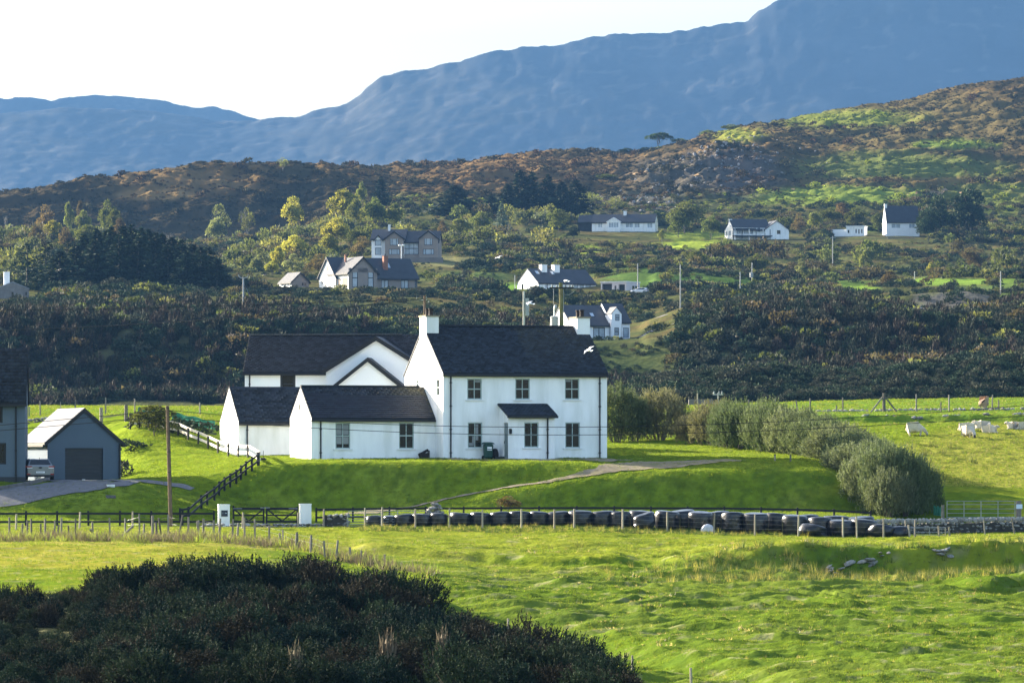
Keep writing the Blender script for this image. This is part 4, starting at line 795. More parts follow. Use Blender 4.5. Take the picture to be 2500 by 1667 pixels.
# flat white shed
H = House('flat_shed', 2066, 572, 1580, -14, 'flat-roofed white shed left of the steep-roofed cottage', 'shed')
M = fM(0, 0, 'f'); w, _ = H.uz(M, 2110, 572); hs = [wrect(H, M, *r) for r in ((2069,561,2074,570), (2088,559,2092,570), (2095,559,2099,571), (2102,559,2106,570))]
pw = MB(); facade(pw, M, w, -2, 2.55, hs); facade(pw, fM(w, 0, 'r'), 6, -2, 2.55); facade(pw, fM(0, 6, 'l'), 6, -2, 2.55); pw.build('wall', m_white, H.o)
for h in hs: window(H.o, M, h, 1, 1, m_white2, m_pane, False, 0.1, 0.08)
MB().box(-0.2, w + 0.2, -0.2, 6.2, 2.551, 2.8).build('roof', m_white2, H.o)
MB().box(-5.5, -0.01, 0.6, 5.0, -2, 1.7).build('side_room', m_white2, H.o)
# old stone cottage at the left edge
H = House('stone_cottage', -9, 729, 1012, 8, 'old grey stone cottage with tall white chimney at the left edge', 'house')
m_grst = mat('old_grey_stone', (0.20,0.18,0.165), 0.95, 0.25, 0.9, 0.05, 2)
M = fM(0, 0, 'f'); w, _ = H.uz(M, 71, 729); hs = [wrect(H, M, *r) for r in ((28,713,33,727), (62,713,66,722))]; _, zr = H.uz(M, 31, 690)
block(H, 0, w, 0, 9.0, -2, 2.1, zr, m_grst, mat('corrugated_roof', (0.22,0.23,0.25), 0.5, 0.2, 2), 'y', {'f': hs}, 0.15, 0.1, 0.2)
for h in hs: window(H.o, M, h, 1, 1, m_dframe, m_pane, False, 0.08, 0.08)
xx, _ = H.uz(fM(0, 7, 'f'), 9, 680); chimney(H, xx, xx + 1.3, 6.4, 7.8, 2.0, 6.0, m_white, 1, m_white2)
# ------------------------------------------------------------------ vegetation prototypes (kept out of the scene, copied or scattered below)
def tri_leaves(C, D, Ln, Wd, rg):
    """one pointed triangle per row: C base, D direction, Ln length, Wd half width"""
    n = len(C); rv = rg.normal(size=(n, 3)); S = np.cross(D, rv); S /= np.linalg.norm(S, axis=1, keepdims=True) + 1e-9
    Wd = np.broadcast_to(Wd, (n,))[:, None]; Ln = np.broadcast_to(Ln, (n,))[:, None]
    V = np.stack([C - S * Wd, C + S * Wd, C + D * Ln], 1).reshape(-1, 3); return V, np.arange(3 * n).reshape(n, 3)
def unit(v): return v / (np.linalg.norm(v, axis=-1, keepdims=True) + 1e-9)
class Cloud:
    def __init__(s): s.V = []; s.T = []; s.C = []; s.n = 0
    def add(s, V, T, col): s.V.append(V); s.T.append(T + s.n); s.C.append(np.broadcast_to(col, (len(V), 3))); s.n += len(V); return s
    def tube(s, pts, rads, col, n=4):
        m = MB().tube(pts, rads, n, False); f = np.array(m.Fc); return s.add(np.array(m.V), np.concatenate([f[:, [0,1,2]], f[:, [0,2,3]]]), np.array(col)[None, :])
    def mesh(s, name, mat_): return np_mesh(name, np.concatenate(s.V), np.concatenate(s.T), mat_, False, np.concatenate(s.C))
m_leaf = mat('leaf_mass', (0,0,0), 0.75, 0, 1, 0, 1, 0.12, col_attr=True, rand=0.28, trans=0.38, tcol=(1.4,1.4,0.6))
m_needle = mat('needle_mass', (0,0,0), 0.8, 0, 1, 0, 1, 0.08, col_attr=True, rand=0.25, trans=0.12)
m_gorse = mat('gorse_spines', (0,0,0), 0.8, 0, 1, 0, 1, 0.03, col_attr=True, rand=0.25, trans=0.12)
m_shoot = mat('silver_green_shoots', (0,0,0), 0.7, 0, 1, 0, 1, 0.08, col_attr=True, rand=0.12, trans=0.25, tcol=(1.2,1.25,0.7))
m_blade = mat('grass_blades', (0,0,0), 0.6, 0, 1, 0, 1, 0.15, col_attr=True, rand=0.3, trans=0.5, tcol=(1.35,1.3,0.5))
m_bark = mat('tree_bark', (0.11,0.095,0.075), 0.95, 0.3, 2.0, 0.02, 6)
m_palebark = mat('pale_twigs', (0.27,0.25,0.22), 0.95, 0.2, 2.0)
def crown_mesh(name, seed, lobes, n, size, col, m=None, shell=0.7, up=0.35, lvar=0.35, cvar=0.25, alt=None, wfrac=0.5):
    rg = np.random.default_rng(seed); L = np.array(lobes, float); w = (L[:, 3] * L[:, 4] + L[:, 3] * L[:, 5]) ; w /= w.sum(); k = rg.choice(len(L), n, p=w)
    d = unit(rg.normal(size=(n, 3))); d[:, 2] = np.where(d[:, 2] < -0.45, -d[:, 2], d[:, 2]); r = shell + (1.08 - shell) * rg.random(n) ** 0.7
    Cn = L[k, :3] + d * L[k, 3:6] * r[:, None]; D = unit(d * 0.7 + rg.normal(size=(n, 3)) * 0.55 + np.array([0, 0, up]))
    V, T = tri_leaves(Cn, D, size * (0.6 + 0.8 * rg.random(n)), size * wfrac * (0.7 + 0.6 * rg.random(n)), rg)
    lc = 1 + lvar * (rg.random(len(L)) * 2 - 1); c = np.array(col)[None, :] * (lc[k] * (1 + cvar * (rg.random(n) * 2 - 1)))[:, None]
    if alt is not None:
        a = (rg.random(n) < alt[1])[:, None]; c = np.where(a, np.array(alt[0])[None, :], c)
    return np_mesh(name, V, T, m or m_leaf, False, np.repeat(c, 3, axis=0))
def lobes_tree(seed, h, r, z0, n, flat=1.0):
    rg = random.Random(seed); out = []
    for i in range(n):
        a = rg.uniform(0, 6.283); q = math.sqrt(rg.random()) * 0.62; z = z0 + (h - z0) * (0.22 + 0.62 * rg.random() * (1 - 0.5 * q))
        s = r * rg.uniform(0.32, 0.52); out.append((r * q * math.cos(a) * 1.1, r * q * math.sin(a) * 1.1, z, s, s, s * 0.85 * flat))
    out.append((0, 0, h - r * 0.42 * flat, r * 0.42, r * 0.42, r * 0.42 * flat)); return out
def trunk_mesh(name, seed, h, r, z0, limbs=6, rad=0.16, m=None, twig=0):
    rg = random.Random(seed); mb = MB(); t = h * 0.62; mb.tube([(0,0,-0.4), (rg.uniform(-.1,.1), rg.uniform(-.1,.1), t * 0.5), (rg.uniform(-.2,.2), rg.uniform(-.2,.2), t)], [rad, rad * 0.75, rad * 0.35], 6)
    for i in range(limbs):
        z = z0 * 0.7 + (t - z0 * 0.7) * (i / limbs); a = rg.uniform(0, 6.283); q = r * rg.uniform(0.55, 0.95); zz = min(h * 0.95, z + (h - z) * rg.uniform(0.45, 0.85)); e = Vector((q * math.cos(a), q * math.sin(a), zz))
        mid = Vector((e.x * 0.45, e.y * 0.45, z + (zz - z) * 0.4)); mb.tube([(0, 0, z), mid, e], [rad * 0.5, rad * 0.32, rad * 0.1], 4, False)
        for j in range(twig):
            b = mid.lerp(e, rg.random()); f = b + Vector((rg.uniform(-1, 1), rg.uniform(-1, 1), rg.uniform(0.6, 1.5))) * r * 0.38; mb.tube([b, f], [rad * 0.16, rad * 0.06], 3, False)
    return mb.mesh(name, m or m_bark)
# unit-height trees: 1 unit high, scaled on placing
def tree_kind(seed, n_lobes, n, size, col, r=0.42, z0=0.22, m=None, limbs=6, rad=0.018, flat=1.0, bark=None, twig=0, shell=0.6, alt=None, up=0.35):
    return (trunk_mesh('trunk', seed, 1, r, z0, limbs, rad, bark, twig), crown_mesh('crown', seed, lobes_tree(seed, 1, r, z0, n_lobes, flat), n, size, col, m, shell, up, 0.35, 0.3, alt))
YEL, PGR, OLV, DGR, BRN, GGR = (0.20,0.20,0.055), (0.14,0.155,0.06), (0.075,0.09,0.034), (0.028,0.044,0.018), (0.085,0.062,0.038), (0.13,0.145,0.09)
TREES = {'yellow': [tree_kind(s, 10, 2600, 0.05, YEL, 0.45, 0.15, alt=((0.33,0.30,0.08), 0.3)) for s in (1, 2)],
 'pale': [tree_kind(s, 9, 2200, 0.05, PGR, 0.45, 0.15, twig=3, bark=m_palebark) for s in (3, 4)],
 'olive': [tree_kind(s, 11, 2600, 0.05, OLV, 0.48, 0.08) for s in (5, 6)],
 'dark': [tree_kind(s, 12, 3200, 0.05, DGR, 0.5, 0.06, m_needle) for s in (7, 8)],
 'brown': [tree_kind(s, 9, 1900, 0.045, BRN, 0.48, 0.08, twig=4) for s in (9, 10)],
 'silver': [tree_kind(s, 9, 2300, 0.045, GGR, 0.42, 0.06, twig=2, bark=m_palebark) for s in (11, 12)],
 'sparse': [tree_kind(s, 8, 700, 0.045, PGR, 0.46, 0.2, limbs=12, rad=0.014, twig=7, bark=m_palebark) for s in (13, 14)],
 'flat': [(trunk_mesh('trunk', 15, 1, 0.6, 0.3, 9, 0.03), crown_mesh('crown', 15, [(0,0,.76,.45,.45,.2),(-.4,0,.62,.27,.27,.16),(.42,.1,.64,.27,.27,.16),(.1,-.3,.66,.32,.32,.18),(-.15,.25,.82,.28,.28,.16)], 2200, 0.055, DGR))]}
def bare_tree(seed):
    rg = random.Random(seed); mb = MB()
    def grow(p, d, l, r, k):
        e = p + d * l; mb.tube([p, e], [r, r * 0.65], 4 if k > 1 else 3, False)
        if k == 0: return
        for _ in range(3 if k > 1 else 3):
            grow(p + d * l * rg.uniform(0.6, 1), (d + Vector((rg.uniform(-.7,.7), rg.uniform(-.7,.7), rg.uniform(0,.5)))).normalized(), l * rg.uniform(0.55, 0.75), r * 0.55, k - 1)
    for q in range(3): grow(Vector((rg.uniform(-.05,.05), rg.uniform(-.05,.05), -0.03)), Vector((rg.uniform(-.3,.3), rg.uniform(-.3,.3), 1)).normalized(), 0.36, 0.016, 4)
    return mb.mesh('trunk', m_palebark)
BARE = [bare_tree(3), bare_tree(4)]
def conifer(seed, r=0.2, col=(0.024,0.040,0.023), droop=0.35, levels=30, base=0.03, per=14, open_=0.0):
    rg = np.random.default_rng(seed); Cl = Cloud()
    for i in range(levels):
        f = i / (levels - 1); z = base + (1 - base) * f; rr = r * (1 - f) ** 0.8 * (0.8 + 0.4 * rg.random()) + 0.012
        for b in range(max(4, int(per * (1 - 0.45 * f)))):
            if rg.random() < open_: continue
            a = rg.random() * 6.283; l = rr * (0.6 + 0.55 * rg.random()); d = np.array([math.cos(a), math.sin(a), 0.0]); m_ = 6
            t = rg.random(m_) * 0.9 + 0.1; Pn = d[None, :] * (l * t)[:, None]; Pn[:, 2] = z - droop * l * t + 0.25 * l * t * t
            D = unit(d[None, :] * 0.9 + rg.normal(size=(m_, 3)) * 0.5 + np.array([0, 0, -0.05])); sz = 0.06 * (1.1 - 0.5 * f) * (0.7 + 0.6 * rg.random(m_))
            V, T = tri_leaves(Pn, D, sz, sz * 0.42, rg); Cl.add(V, T, np.array(col)[None, :] * (0.65 + 0.7 * rg.random()))
    return (MB().tube([(0,0,-0.03), (0,0,0.97)], [0.016, 0.003], 5).mesh('trunk', m_bark), Cl.mesh('crown', m_needle))
TREES['conifer'] = [conifer(s, 0.30) for s in (21, 22, 23)]
TREES['pine'] = [conifer(s, 0.34, (0.026,0.042,0.024), -0.1, 20, 0.1, 10, 0.2) for s in (24, 25)]
TREES['cypress'] = [conifer(26, 0.26, (0.12,0.15,0.10), 0.2, 26, 0.02, 11)]
def place_tree(kind, px, top, base, w, Y, label, group=None, cat='tree', i=[0]):
    i[0] += 1; h = (base - top) / F * Y; wd = w / F * Y; b = G(px, Y); z = min(b.z, P(px, base, Y).z) ; b.z = b.z if b.z < P(px, base, Y).z + 2 else b.z
    zt = P(px, top, Y).z; h = max(zt - b.z, 0.35 * h)
    o = empty('tree' if cat == 'tree' else 'bush', b, rnd.uniform(0, 6.28), label, cat, group)
    if kind == 'bare': link('trunk', BARE[i[0] % 2], o); o.scale = (wd * 0.9, wd * 0.9, h); return o
    tr, cr = TREES[kind][i[0] % len(TREES[kind])]; link('trunk', tr, o); link('crown', cr, o)
    rr = {'conifer': 0.44, 'pine': 0.72, 'cypress': 0.55, 'flat': 1.3}.get(kind, 1.12); o.scale = (wd / rr, wd / rr, h); return o

# ---- scattered cover: points carry scale, turn and kind; instanced by geometry nodes (nobody could count these)
def scatter(name, label, px, Y, scl, protos, kinds=None, sink=0.0, tilt=0.12, zs=None):
    px, Y = np.asarray(px), np.asarray(Y); n = len(px); X = (px - CX) / F * Y; Z = ground(px, Y) - sink * scl
    me = bpy.data.meshes.new(name); me.vertices.add(n); me.vertices.foreach_set('co', np.stack([X, Y, Z], 1).astype(np.float32).ravel())
    rot = np.stack([rng.normal(size=n) * tilt, rng.normal(size=n) * tilt, rng.random(n) * 6.283], 1).astype(np.float32)
    zs = np.ones(n) if zs is None else zs; sc3 = np.stack([scl, scl, scl * zs], 1).astype(np.float32)
    me.attributes.new('rot', 'FLOAT_VECTOR', 'POINT').data.foreach_set('vector', rot.ravel())
    me.attributes.new('scl', 'FLOAT_VECTOR', 'POINT').data.foreach_set('vector', sc3.ravel())
    k = rng.integers(0, len(protos), n) if kinds is None else kinds
    me.attributes.new('kind', 'INT', 'POINT').data.foreach_set('value', np.asarray(k, dtype=np.int32)); me.update()
    o = link(name, me); col = bpy.data.collections.new(name + '_kinds')
    for i, pm in enumerate(protos):
        po = bpy.data.objects.new('%s_kind_%02d' % (name, i), pm); col.objects.link(po)
    ng = bpy.data.node_groups.new(name, 'GeometryNodeTree'); ng.interface.new_socket('Geometry', in_out='INPUT', socket_type='NodeSocketGeometry'); ng.interface.new_socket('Geometry', in_out='OUTPUT', socket_type='NodeSocketGeometry')
    N, L = ng.nodes, ng.links; gi, go = N.new('NodeGroupInput'), N.new('NodeGroupOutput'); ip = N.new('GeometryNodeInstanceOnPoints'); ci = N.new('GeometryNodeCollectionInfo')
    ci.inputs['Collection'].default_value = col; ci.inputs['Separate Children'].default_value = True; ci.inputs['Reset Children'].default_value = True; ip.inputs['Pick Instance'].default_value = True
    def na(t, nm):
        a = N.new('GeometryNodeInputNamedAttribute'); a.data_type = t; a.inputs['Name'].default_value = nm; return [x for x in a.outputs if x.name == 'Attribute' and x.enabled][0]
    e2r = N.new('FunctionNodeEulerToRotation'); L.new(na('FLOAT_VECTOR', 'rot'), e2r.inputs[0]); L.new(e2r.outputs[0], ip.inputs['Rotation'])
    L.new(gi.outputs[0], ip.inputs['Points']); L.new(ci.outputs[0], ip.inputs['Instance']); L.new(na('INT', 'kind'), ip.inputs['Instance Index']); L.new(na('FLOAT_VECTOR', 'scl'), ip.inputs['Scale']); L.new(ip.outputs[0], go.inputs[0])
    o.modifiers.new('scatter', 'NODES').node_group = ng
    return tag(o, label, None, None, 'stuff')
def rand_in(n, px0, px1, y0, y1):
    px = rng.uniform(px0, px1, n); Y = np.sqrt(rng.uniform(y0 * y0, y1 * y1, n)); return px, Y

def gorse_bush(seed, R_=1.0, h=1.3, sprigs=300, spk=16, col=(0.030,0.047,0.020), sl=0.34):
    rg = np.random.default_rng(seed); Cl = Cloud(); d = unit(rg.normal(size=(sprigs, 3))); d[:, 2] = np.abs(d[:, 2]); lump = 0.72 + 0.5 * vnoise(d[:, 0] * 2.2 + seed, d[:, 1] * 2.2 + d[:, 2], seed)
    Pn = d * np.array([R_, R_, h])[None, :] * (lump * (0.62 + 0.38 * rg.random(sprigs) ** 0.6))[:, None]; D = unit(d * 1.0 + np.array([0, 0, 0.55]) + rg.normal(size=(sprigs, 3)) * 0.3)
    for i in range(sprigs):
        t = np.linspace(0.0, 1, spk) ; c = Pn[i][None, :] + D[i][None, :] * (t * sl * (0.7 + 0.6 * rg.random()))[:, None]; dd = unit(D[i][None, :] * 0.75 + rg.normal(size=(spk, 3)) * 0.55)
        V, T = tri_leaves(c, dd, 0.085 * (1.25 - 0.5 * t), 0.021, rg); Cl.add(V, T, np.array(col)[None, :] * (0.6 + 0.8 * rg.random()))
    for q in range(7):
        e = d[q] * np.array([R_, R_, h]) * 0.85; Cl.tube([(0, 0, 0), tuple(e * 0.5 + np.array([0, 0, 0.1])), tuple(e)], [0.03, 0.02, 0.008], (0.10,0.085,0.06), 3)
    return Cl.mesh('gorse_bush', m_gorse)
def tuft(seed, n=14, h=0.2, w=0.012, sp=0.09, cols=((0.075,0.12,0.013), (0.13,0.158,0.024)), lean=0.5, m=None):
    rg = np.random.default_rng(seed); a = rg.random(n) * 6.283; r = sp * np.sqrt(rg.random(n)); C0 = np.stack([r * np.cos(a), r * np.sin(a), np.full(n, -0.02)], 1)
    D = unit(np.stack([np.cos(a) * lean * rg.random(n), np.sin(a) * lean * rg.random(n), np.ones(n)], 1) + rg.normal(size=(n, 3)) * 0.12); V, T = tri_leaves(C0, D, h * (0.6 + 0.6 * rg.random(n)), w, rg)
    t = rg.random(n)[:, None]; c = np.array(cols[0])[None, :] * (1 - t) + np.array(cols[1])[None, :] * t; return np_mesh('grass_tuft', V, T, m or m_blade, False, np.repeat(c, 3, axis=0))
def blob(seed, n, size, col, lob=3, flat=0.8, m=None, alt=None, up=0.4):
    rg = random.Random(seed); L = [(rg.uniform(-.45,.45), rg.uniform(-.45,.45), rg.uniform(0.05,.3), rg.uniform(.45,.65), rg.uniform(.45,.65), rg.uniform(.5,.75) * flat) for _ in range(lob)]
    return crown_mesh('shrub', seed, L, n, size, col, m or m_gorse, 0.65, up, 0.3, 0.3, alt)
def wand(seed, n=260, h=1.0, col=(0.055,0.055,0.03), r=0.32):
    rg = np.random.default_rng(seed); a = rg.random(n) * 6.283; q = r * np.sqrt(rg.random(n)); C0 = np.stack([q * np.cos(a), q * np.sin(a), h * rg.random(n) * (0.9 - 0.7 * (q / r) ** 2)], 1); D = unit(np.array([0, 0, 1.0])[None, :] + rg.normal(size=(n, 3)) * 0.28)
    V, T = tri_leaves(C0, D, 0.2 * h * (0.6 + 0.8 * rg.random(n)), 0.035 * h, rg); c = np.array(col)[None, :] * (0.6 + 0.8 * rg.random(n))[:, None]; return np_mesh('willow_wands', V, T, m_needle, False, np.repeat(c, 3, axis=0))
# gorse thicket in the foreground
gb = [gorse_bush(s, 1.0, 1.2, 520, 9, c, 0.21) for s, c in ((41, (0.012,0.023,0.014)), (42, (0.007,0.016,0.012)), (43, (0.018,0.029,0.015)), (44, (0.022,0.021,0.014)))]
gx, gy = np.meshgrid(np.arange(-24, 8, 1.45), np.arange(151, 204, 2.3)); gx = (gx + rng.uniform(-.75, .75, gx.shape)).ravel(); Y = (gy + rng.uniform(-1.1, 1.1, gy.shape)).ravel(); px = CX + F * gx / Y
edge = np.interp(px, [-300,0,300,700,950,1100,1200,1350,1480,1640], [199,199,203,202,197,193,190,181,173,163]) + 3 * (vnoise(px * 0.02, Y * 0.0, 3) - 0.5); lump = vnoise(gx * 0.33, Y * 0.22, 78)
k = (Y < edge) & (px > -260) & (px < 1560 - (Y - 152) * 6) & (rng.random(len(px)) < 0.93); px, Y, lump = px[k], Y[k], lump[k]
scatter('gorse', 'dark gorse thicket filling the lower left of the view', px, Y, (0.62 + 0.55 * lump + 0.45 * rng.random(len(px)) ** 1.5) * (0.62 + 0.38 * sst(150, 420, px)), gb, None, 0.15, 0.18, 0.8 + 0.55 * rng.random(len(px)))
# grass
gt = [tuft(s, 12, 0.17, 0.013, 0.11) for s in (51, 52, 53)] + [tuft(54, 12, 0.2, 0.013, 0.1, ((0.17,0.16,0.08), (0.21,0.19,0.11)))]
px, Y = rand_in(120000, -60, 2560, 160, 272); dn = fbm((px - CX) / F * Y * 0.6, Y * 0.9, 33, 3); k = (rng.random(len(px)) < 0.25 + 1.1 * sst(0.4, 0.65, dn)) & ~((Y < 203) & (px < 1650 - (Y - 155) * 10)); px, Y, dn = px[k], Y[k], dn[k]
kd = np.where(rng.random(len(px)) < 0.05, 3, rng.integers(0, 3, len(px))); scatter('grass', 'grass tufts of the rough pasture', px, Y, (0.45 + 0.65 * dn) * (0.7 + 0.5 * rng.random(len(px))), gt, kd, 0.05, 0.2)
lt = [tuft(s, 10, 0.11, 0.012, 0.13, ((0.085,0.13,0.016), (0.135,0.175,0.022))) for s in (55, 56)]
px, Y = rand_in(60000, -60, 2200, 278, 326); k = ground(px, Y) < 9; scatter('lawn_turf', 'short turf on the lawn banks', px[k], Y[k], 0.5 + 0.6 * rng.random(k.sum()), lt)
px, Y = rand_in(60000, -60, 2560, 295, 404); k = (Y > 343) | (px > 1700 + (340 - Y) * 8); px, Y = px[k], Y[k]; scatter('field_grass', 'grass of the sheep field and the upper field', px, Y, 0.4 + 0.6 * rng.random(len(px)), gt, np.where(rng.random(len(px)) < 0.04, 3, rng.integers(0, 3, len(px))))
dt = [tuft(s, 22, 0.42, 0.012, 0.3, ((0.15,0.115,0.062), (0.22,0.175,0.105)), 1.1, m_needle) for s in (57, 58)] + [tuft(59, 18, 0.4, 0.014, 0.25, ((0.12,0.17,0.04), (0.2,0.22,0.07)), 0.8)]
px, Y = rand_in(9000, -60, 1060, 232, 259); fy = np.interp(px, [-100,500,700,800,950,1060], [253,253,249,244,239,236]); k = np.abs(Y - fy - 2 * (vnoise(px * 0.01, px * 0, 5) - 0.5)) < 3.0 * rng.random(len(px)) ** 0.8 + 0.4; px, Y = px[k], Y[k]
k = rng.random(len(px)) < 0.15 + 1.1 * sst(0.35, 0.6, fbm(px * 0.012, Y * 0.5, 12, 3)); px, Y = px[k], Y[k]
scatter('long_grass', 'bleached long grass along the crooked fence', px, Y, 0.6 + 1.0 * rng.random(len(px)) ** 1.3, dt, None, 0, 0.25)
gg = [tuft(s, 20, 0.55, 0.014, 0.25, ((0.045,0.08,0.016), (0.10,0.14,0.03)), 0.7, m_needle) for s in (60, 61)] + [tuft(62, 14, 0.7, 0.012, 0.2, ((0.25,0.22,0.10), (0.16,0.17,0.06)), 0.6)]
hd = [tuft(s, 16, 0.12, 0.03, 0.4, ((0.15,0.14,0.095), (0.21,0.19,0.14)), 1.8) for s in (63, 64)]
px, Y = rand_in(420, 980, 2560, 168, 262); cl = fbm((px - CX) / F * Y * 0.12, Y * 0.10, 66, 2); k = cl > 0.5; scatter('hay_wisps', 'pale wisps of dead grass lying on the pasture', px[k], Y[k], 0.6 + 1.2 * rng.random(k.sum()) ** 2, hd)
px, Y = rand_in(5200, 1480, 2560, 233, 243.5); k = rng.random(len(px)) < sst(1500, 1900, px) * 0.6 + 0.1; px, Y = px[k], Y[k]; px = px[::3]; Y = Y[::3]; scatter('bank_grass', 'rank grass on the eroded bank at the right', px, Y, 0.35 + 0.6 * rng.random(len(px)), gg)
px, Y = rand_in(2400, 880, 2200, 265.5, 269.8); scatter('verge_grass', 'uncut grass along the foot of the bale fence', px, Y, 0.15 + 0.35 * rng.random(len(px)) ** 2, gg)
# hillside scrub
DK = [blob(s, 260, 0.16, c, 4) for s, c in ((71, (0.028,0.044,0.026)), (72, (0.033,0.049,0.028)), (73, (0.043,0.047,0.031)))]
WN = [wand(s, 260, 1.0, c) for s, c in ((74, (0.030,0.031,0.020)), (75, (0.026,0.034,0.021)), (76, (0.042,0.033,0.024)))]
LT = [blob(77, 260, 0.15, (0.075,0.080,0.034), 3, m=m_leaf), blob(78, 240, 0.15, (0.062,0.050,0.038), 3, m=m_leaf), blob(79, 260, 0.15, (0.055,0.068,0.03), 3, m=m_leaf)]
HE = [blob(80, 90, 0.26, (0.078,0.053,0.028), 2, 0.6), blob(81, 90, 0.26, (0.13,0.088,0.042), 2, 0.6, m_leaf), blob(82, 90, 0.26, (0.06,0.055,0.028), 2, 0.6), blob(83, 90, 0.26, (0.13,0.16,0.04), 2, 0.55, m_leaf)]
pp = DK + WN + LT
px, Y = rand_in(13000, -250, 2700, 770, 930); k = rng.random(len(px)) < 1 - 0.8 * sst(835, 930, Y); px, Y = px[k], Y[k]; wv = vnoise(px * 0.006, Y * 0.05, 44) + 0.25 * (px < 900); k = ~((px > 1330) & (px < 1660) & (Y > 826)) & ~((px > 1360) & (px < 1640) & (Y > 795) & (rng.random(len(px)) < 0.6)); px, Y, wv = px[k], Y[k], wv[k]
kd = np.where(rng.random(len(px)) < np.clip(wv * 1.3 - 0.35, 0.05, 0.8), 3 + rng.integers(0, 3, len(px)), rng.integers(0, 3, len(px)))
kd = np.where((px > 1360) & (px < 1650) & (Y > 790), kd % 3, kd); kd = np.where(rng.random(len(px)) < 0.01 + 0.10 * sst(0.55, 0.7, vnoise(px * 0.012, Y * 0.09, 47)), 6 + rng.integers(0, 3, len(px)), kd)
scatter('glen_scrub', 'dark willow and gorse scrub covering the steep slope behind the farmhouse', px, Y, np.where((px > 1340) & (px < 1640) & (Y > 800), 0.9, np.where(kd > 2, 1.8 + 2.4 * rng.random(len(px)) ** 1.5, 1.0 + 2.2 * rng.random(len(px)) ** 1.6)), pp, kd, 0.1, 0.1)
px, Y = rand_in(2600, 1380, 2700, 664, 722); scatter('gorse_ridge', 'low gorse ridge beyond the upper field on the right', px, Y, 1.0 + 1.5 * rng.random(len(px)) * vnoise(px * 0.01, Y * 0.05, 46) * 1.6, DK, None, 0.1)
def colour_at(px, Y):
    fi = np.clip(np.interp(Y, YR, _rowi), 0, nY - 1).astype(int); fj = np.clip(np.interp(px, PXC, np.arange(nC)), 0, nC - 1).astype(int); return C[fi, fj], _hs[fi, fj]
px, Y = rand_in(30000, -250, 2700, 862, 1760); cc, fl = colour_at(px, Y); dn = fbm((px - CX) / F * Y * 0.02, Y * 0.018, 91, 3)
lawnish = cc[:, 1] > 0.125; k = (fl < 0.3) & ~lawnish & (rng.random(len(px)) < 0.2 + 1.2 * sst(0.38, 0.6, dn) * (1 - 0.4 * sst(0.095, 0.13, cc[:, 1]))); fl2 = np.maximum(colour_at(px, Y + 22)[1], colour_at(px, Y + 45)[1]); low = fl2 > 0.3; k &= ~(low & (rng.random(len(px)) < 0.25)); k &= ~((px > 1500) & (px < 1720) & (Y > 870) & (Y < 985)); px, Y, dn, cc, low = px[k], Y[k], dn[k], cc[k], low[k]
kd = np.where(rng.random(len(px)) < 0.5 + 0.3 * (Y < 1150), rng.integers(0, 3, len(px)), 3 + rng.integers(0, 3, len(px)))
scatter('hill_scrub', 'gorse, bramble and bushes scattered over the middle hillside', px, Y, (0.7 + 2.0 * rng.random(len(px)) ** 2 + 1.4 * sst(0.55, 0.7, dn)) * np.where(low, 0.45, 1.0), DK + LT, kd, 0.12)
px, Y = rand_in(60000, -250, 2700, 1700, 2206); cc, fl = colour_at(px, Y); g = cc[:, 1] > cc[:, 0] * 1.05; lum = cc.sum(1); dn = fbm((px - CX) / F * Y * 0.03, Y * 0.04, 93, 3)
k = rng.random(len(px)) < np.where(g & (lum > 0.3), 0.25, 0.35 + 0.8 * sst(0.4, 0.6, dn)); px, Y, g, lum, dn = px[k], Y[k], g[k], lum[k], dn[k]
kd = np.where(g, 3, np.where(lum > 0.28, 1, np.where(lum > 0.19, 0, 2))); kd = np.where(rng.random(len(px)) < 0.22, 2, kd); big = (rng.random(len(px)) < 0.02 * (dn > 0.5)) & (Y < 2150)
scatter('heather', 'brown heather and bracken over the upper hill', px, Y, np.where(big, 2.0 + 2.0 * rng.random(len(px)), (0.5 + 0.7 * rng.random(len(px))) * np.where(px > 1850, 0.7, 1.0)), HE, kd, 0.1)
WD_ = [blob(s, 420, 0.15, c, 5, 1.0, m_leaf) for s, c in ((121, (0.10,0.11,0.045)), (122, (0.065,0.078,0.036)), (123, (0.060,0.052,0.036)), (124, (0.13,0.13,0.055)), (125, (0.085,0.098,0.065)))]
qx = np.concatenate([rng.uniform(570, 1010, 230), rng.uniform(-60, 330, 190), rng.uniform(1090, 1480, 130), rng.uniform(1640, 2480, 150)]); qy = np.concatenate([rng.uniform(1270, 1660, 230), rng.uniform(1230, 1680, 190), rng.uniform(1420, 1640, 130), rng.uniform(1240, 1640, 150)])
cl = vnoise(qx * 0.014, qy * 0.016, 131); k = (cl > 0.42) & (colour_at(qx, qy)[1] < 0.1) & (colour_at(qx, qy + 50)[1] < 0.1) & (colour_at(qx, qy)[0][:, 1] < 0.13); qx, qy = qx[k], qy[k]
scatter('woodland_scrub', 'pale autumn thicket of small trees on the hillside', qx, qy, 2.2 + 3.0 * rng.random(len(qx)), WD_, np.where(qx > 1640, 1 + rng.integers(0, 2, len(qx)), rng.integers(0, 5, len(qx))), 0.05, 0.1, 0.9 + 0.5 * rng.random(len(qx)))
m_scree = mat('scree_stone', (0.20,0.19,0.185), 0.95, 0.3, 1.0, 0, 1, 0.2, rand=0.5)
def rock(seed, n=1, flat=0.7):
    rg = random.Random(seed); mb = MB().ell((0,0,0), (0.5, 0.42, 0.5 * flat), 7, 5); mb.V = [tuple(Vector(v) * (1 + 0.5 * (rg.random() - 0.5))) for v in mb.V]
    mb.V[:7] = [mb.V[0]] * 7; mb.V[-7:] = [mb.V[-1]] * 7; return mb.mesh('stone', m_stone)
ROCK = [rock(s) for s in range(5)]; SCREE = []
for s in range(3):
    q = rock(s + 9).copy(); q.materials.clear(); q.materials.append(m_scree); SCREE.append(q)
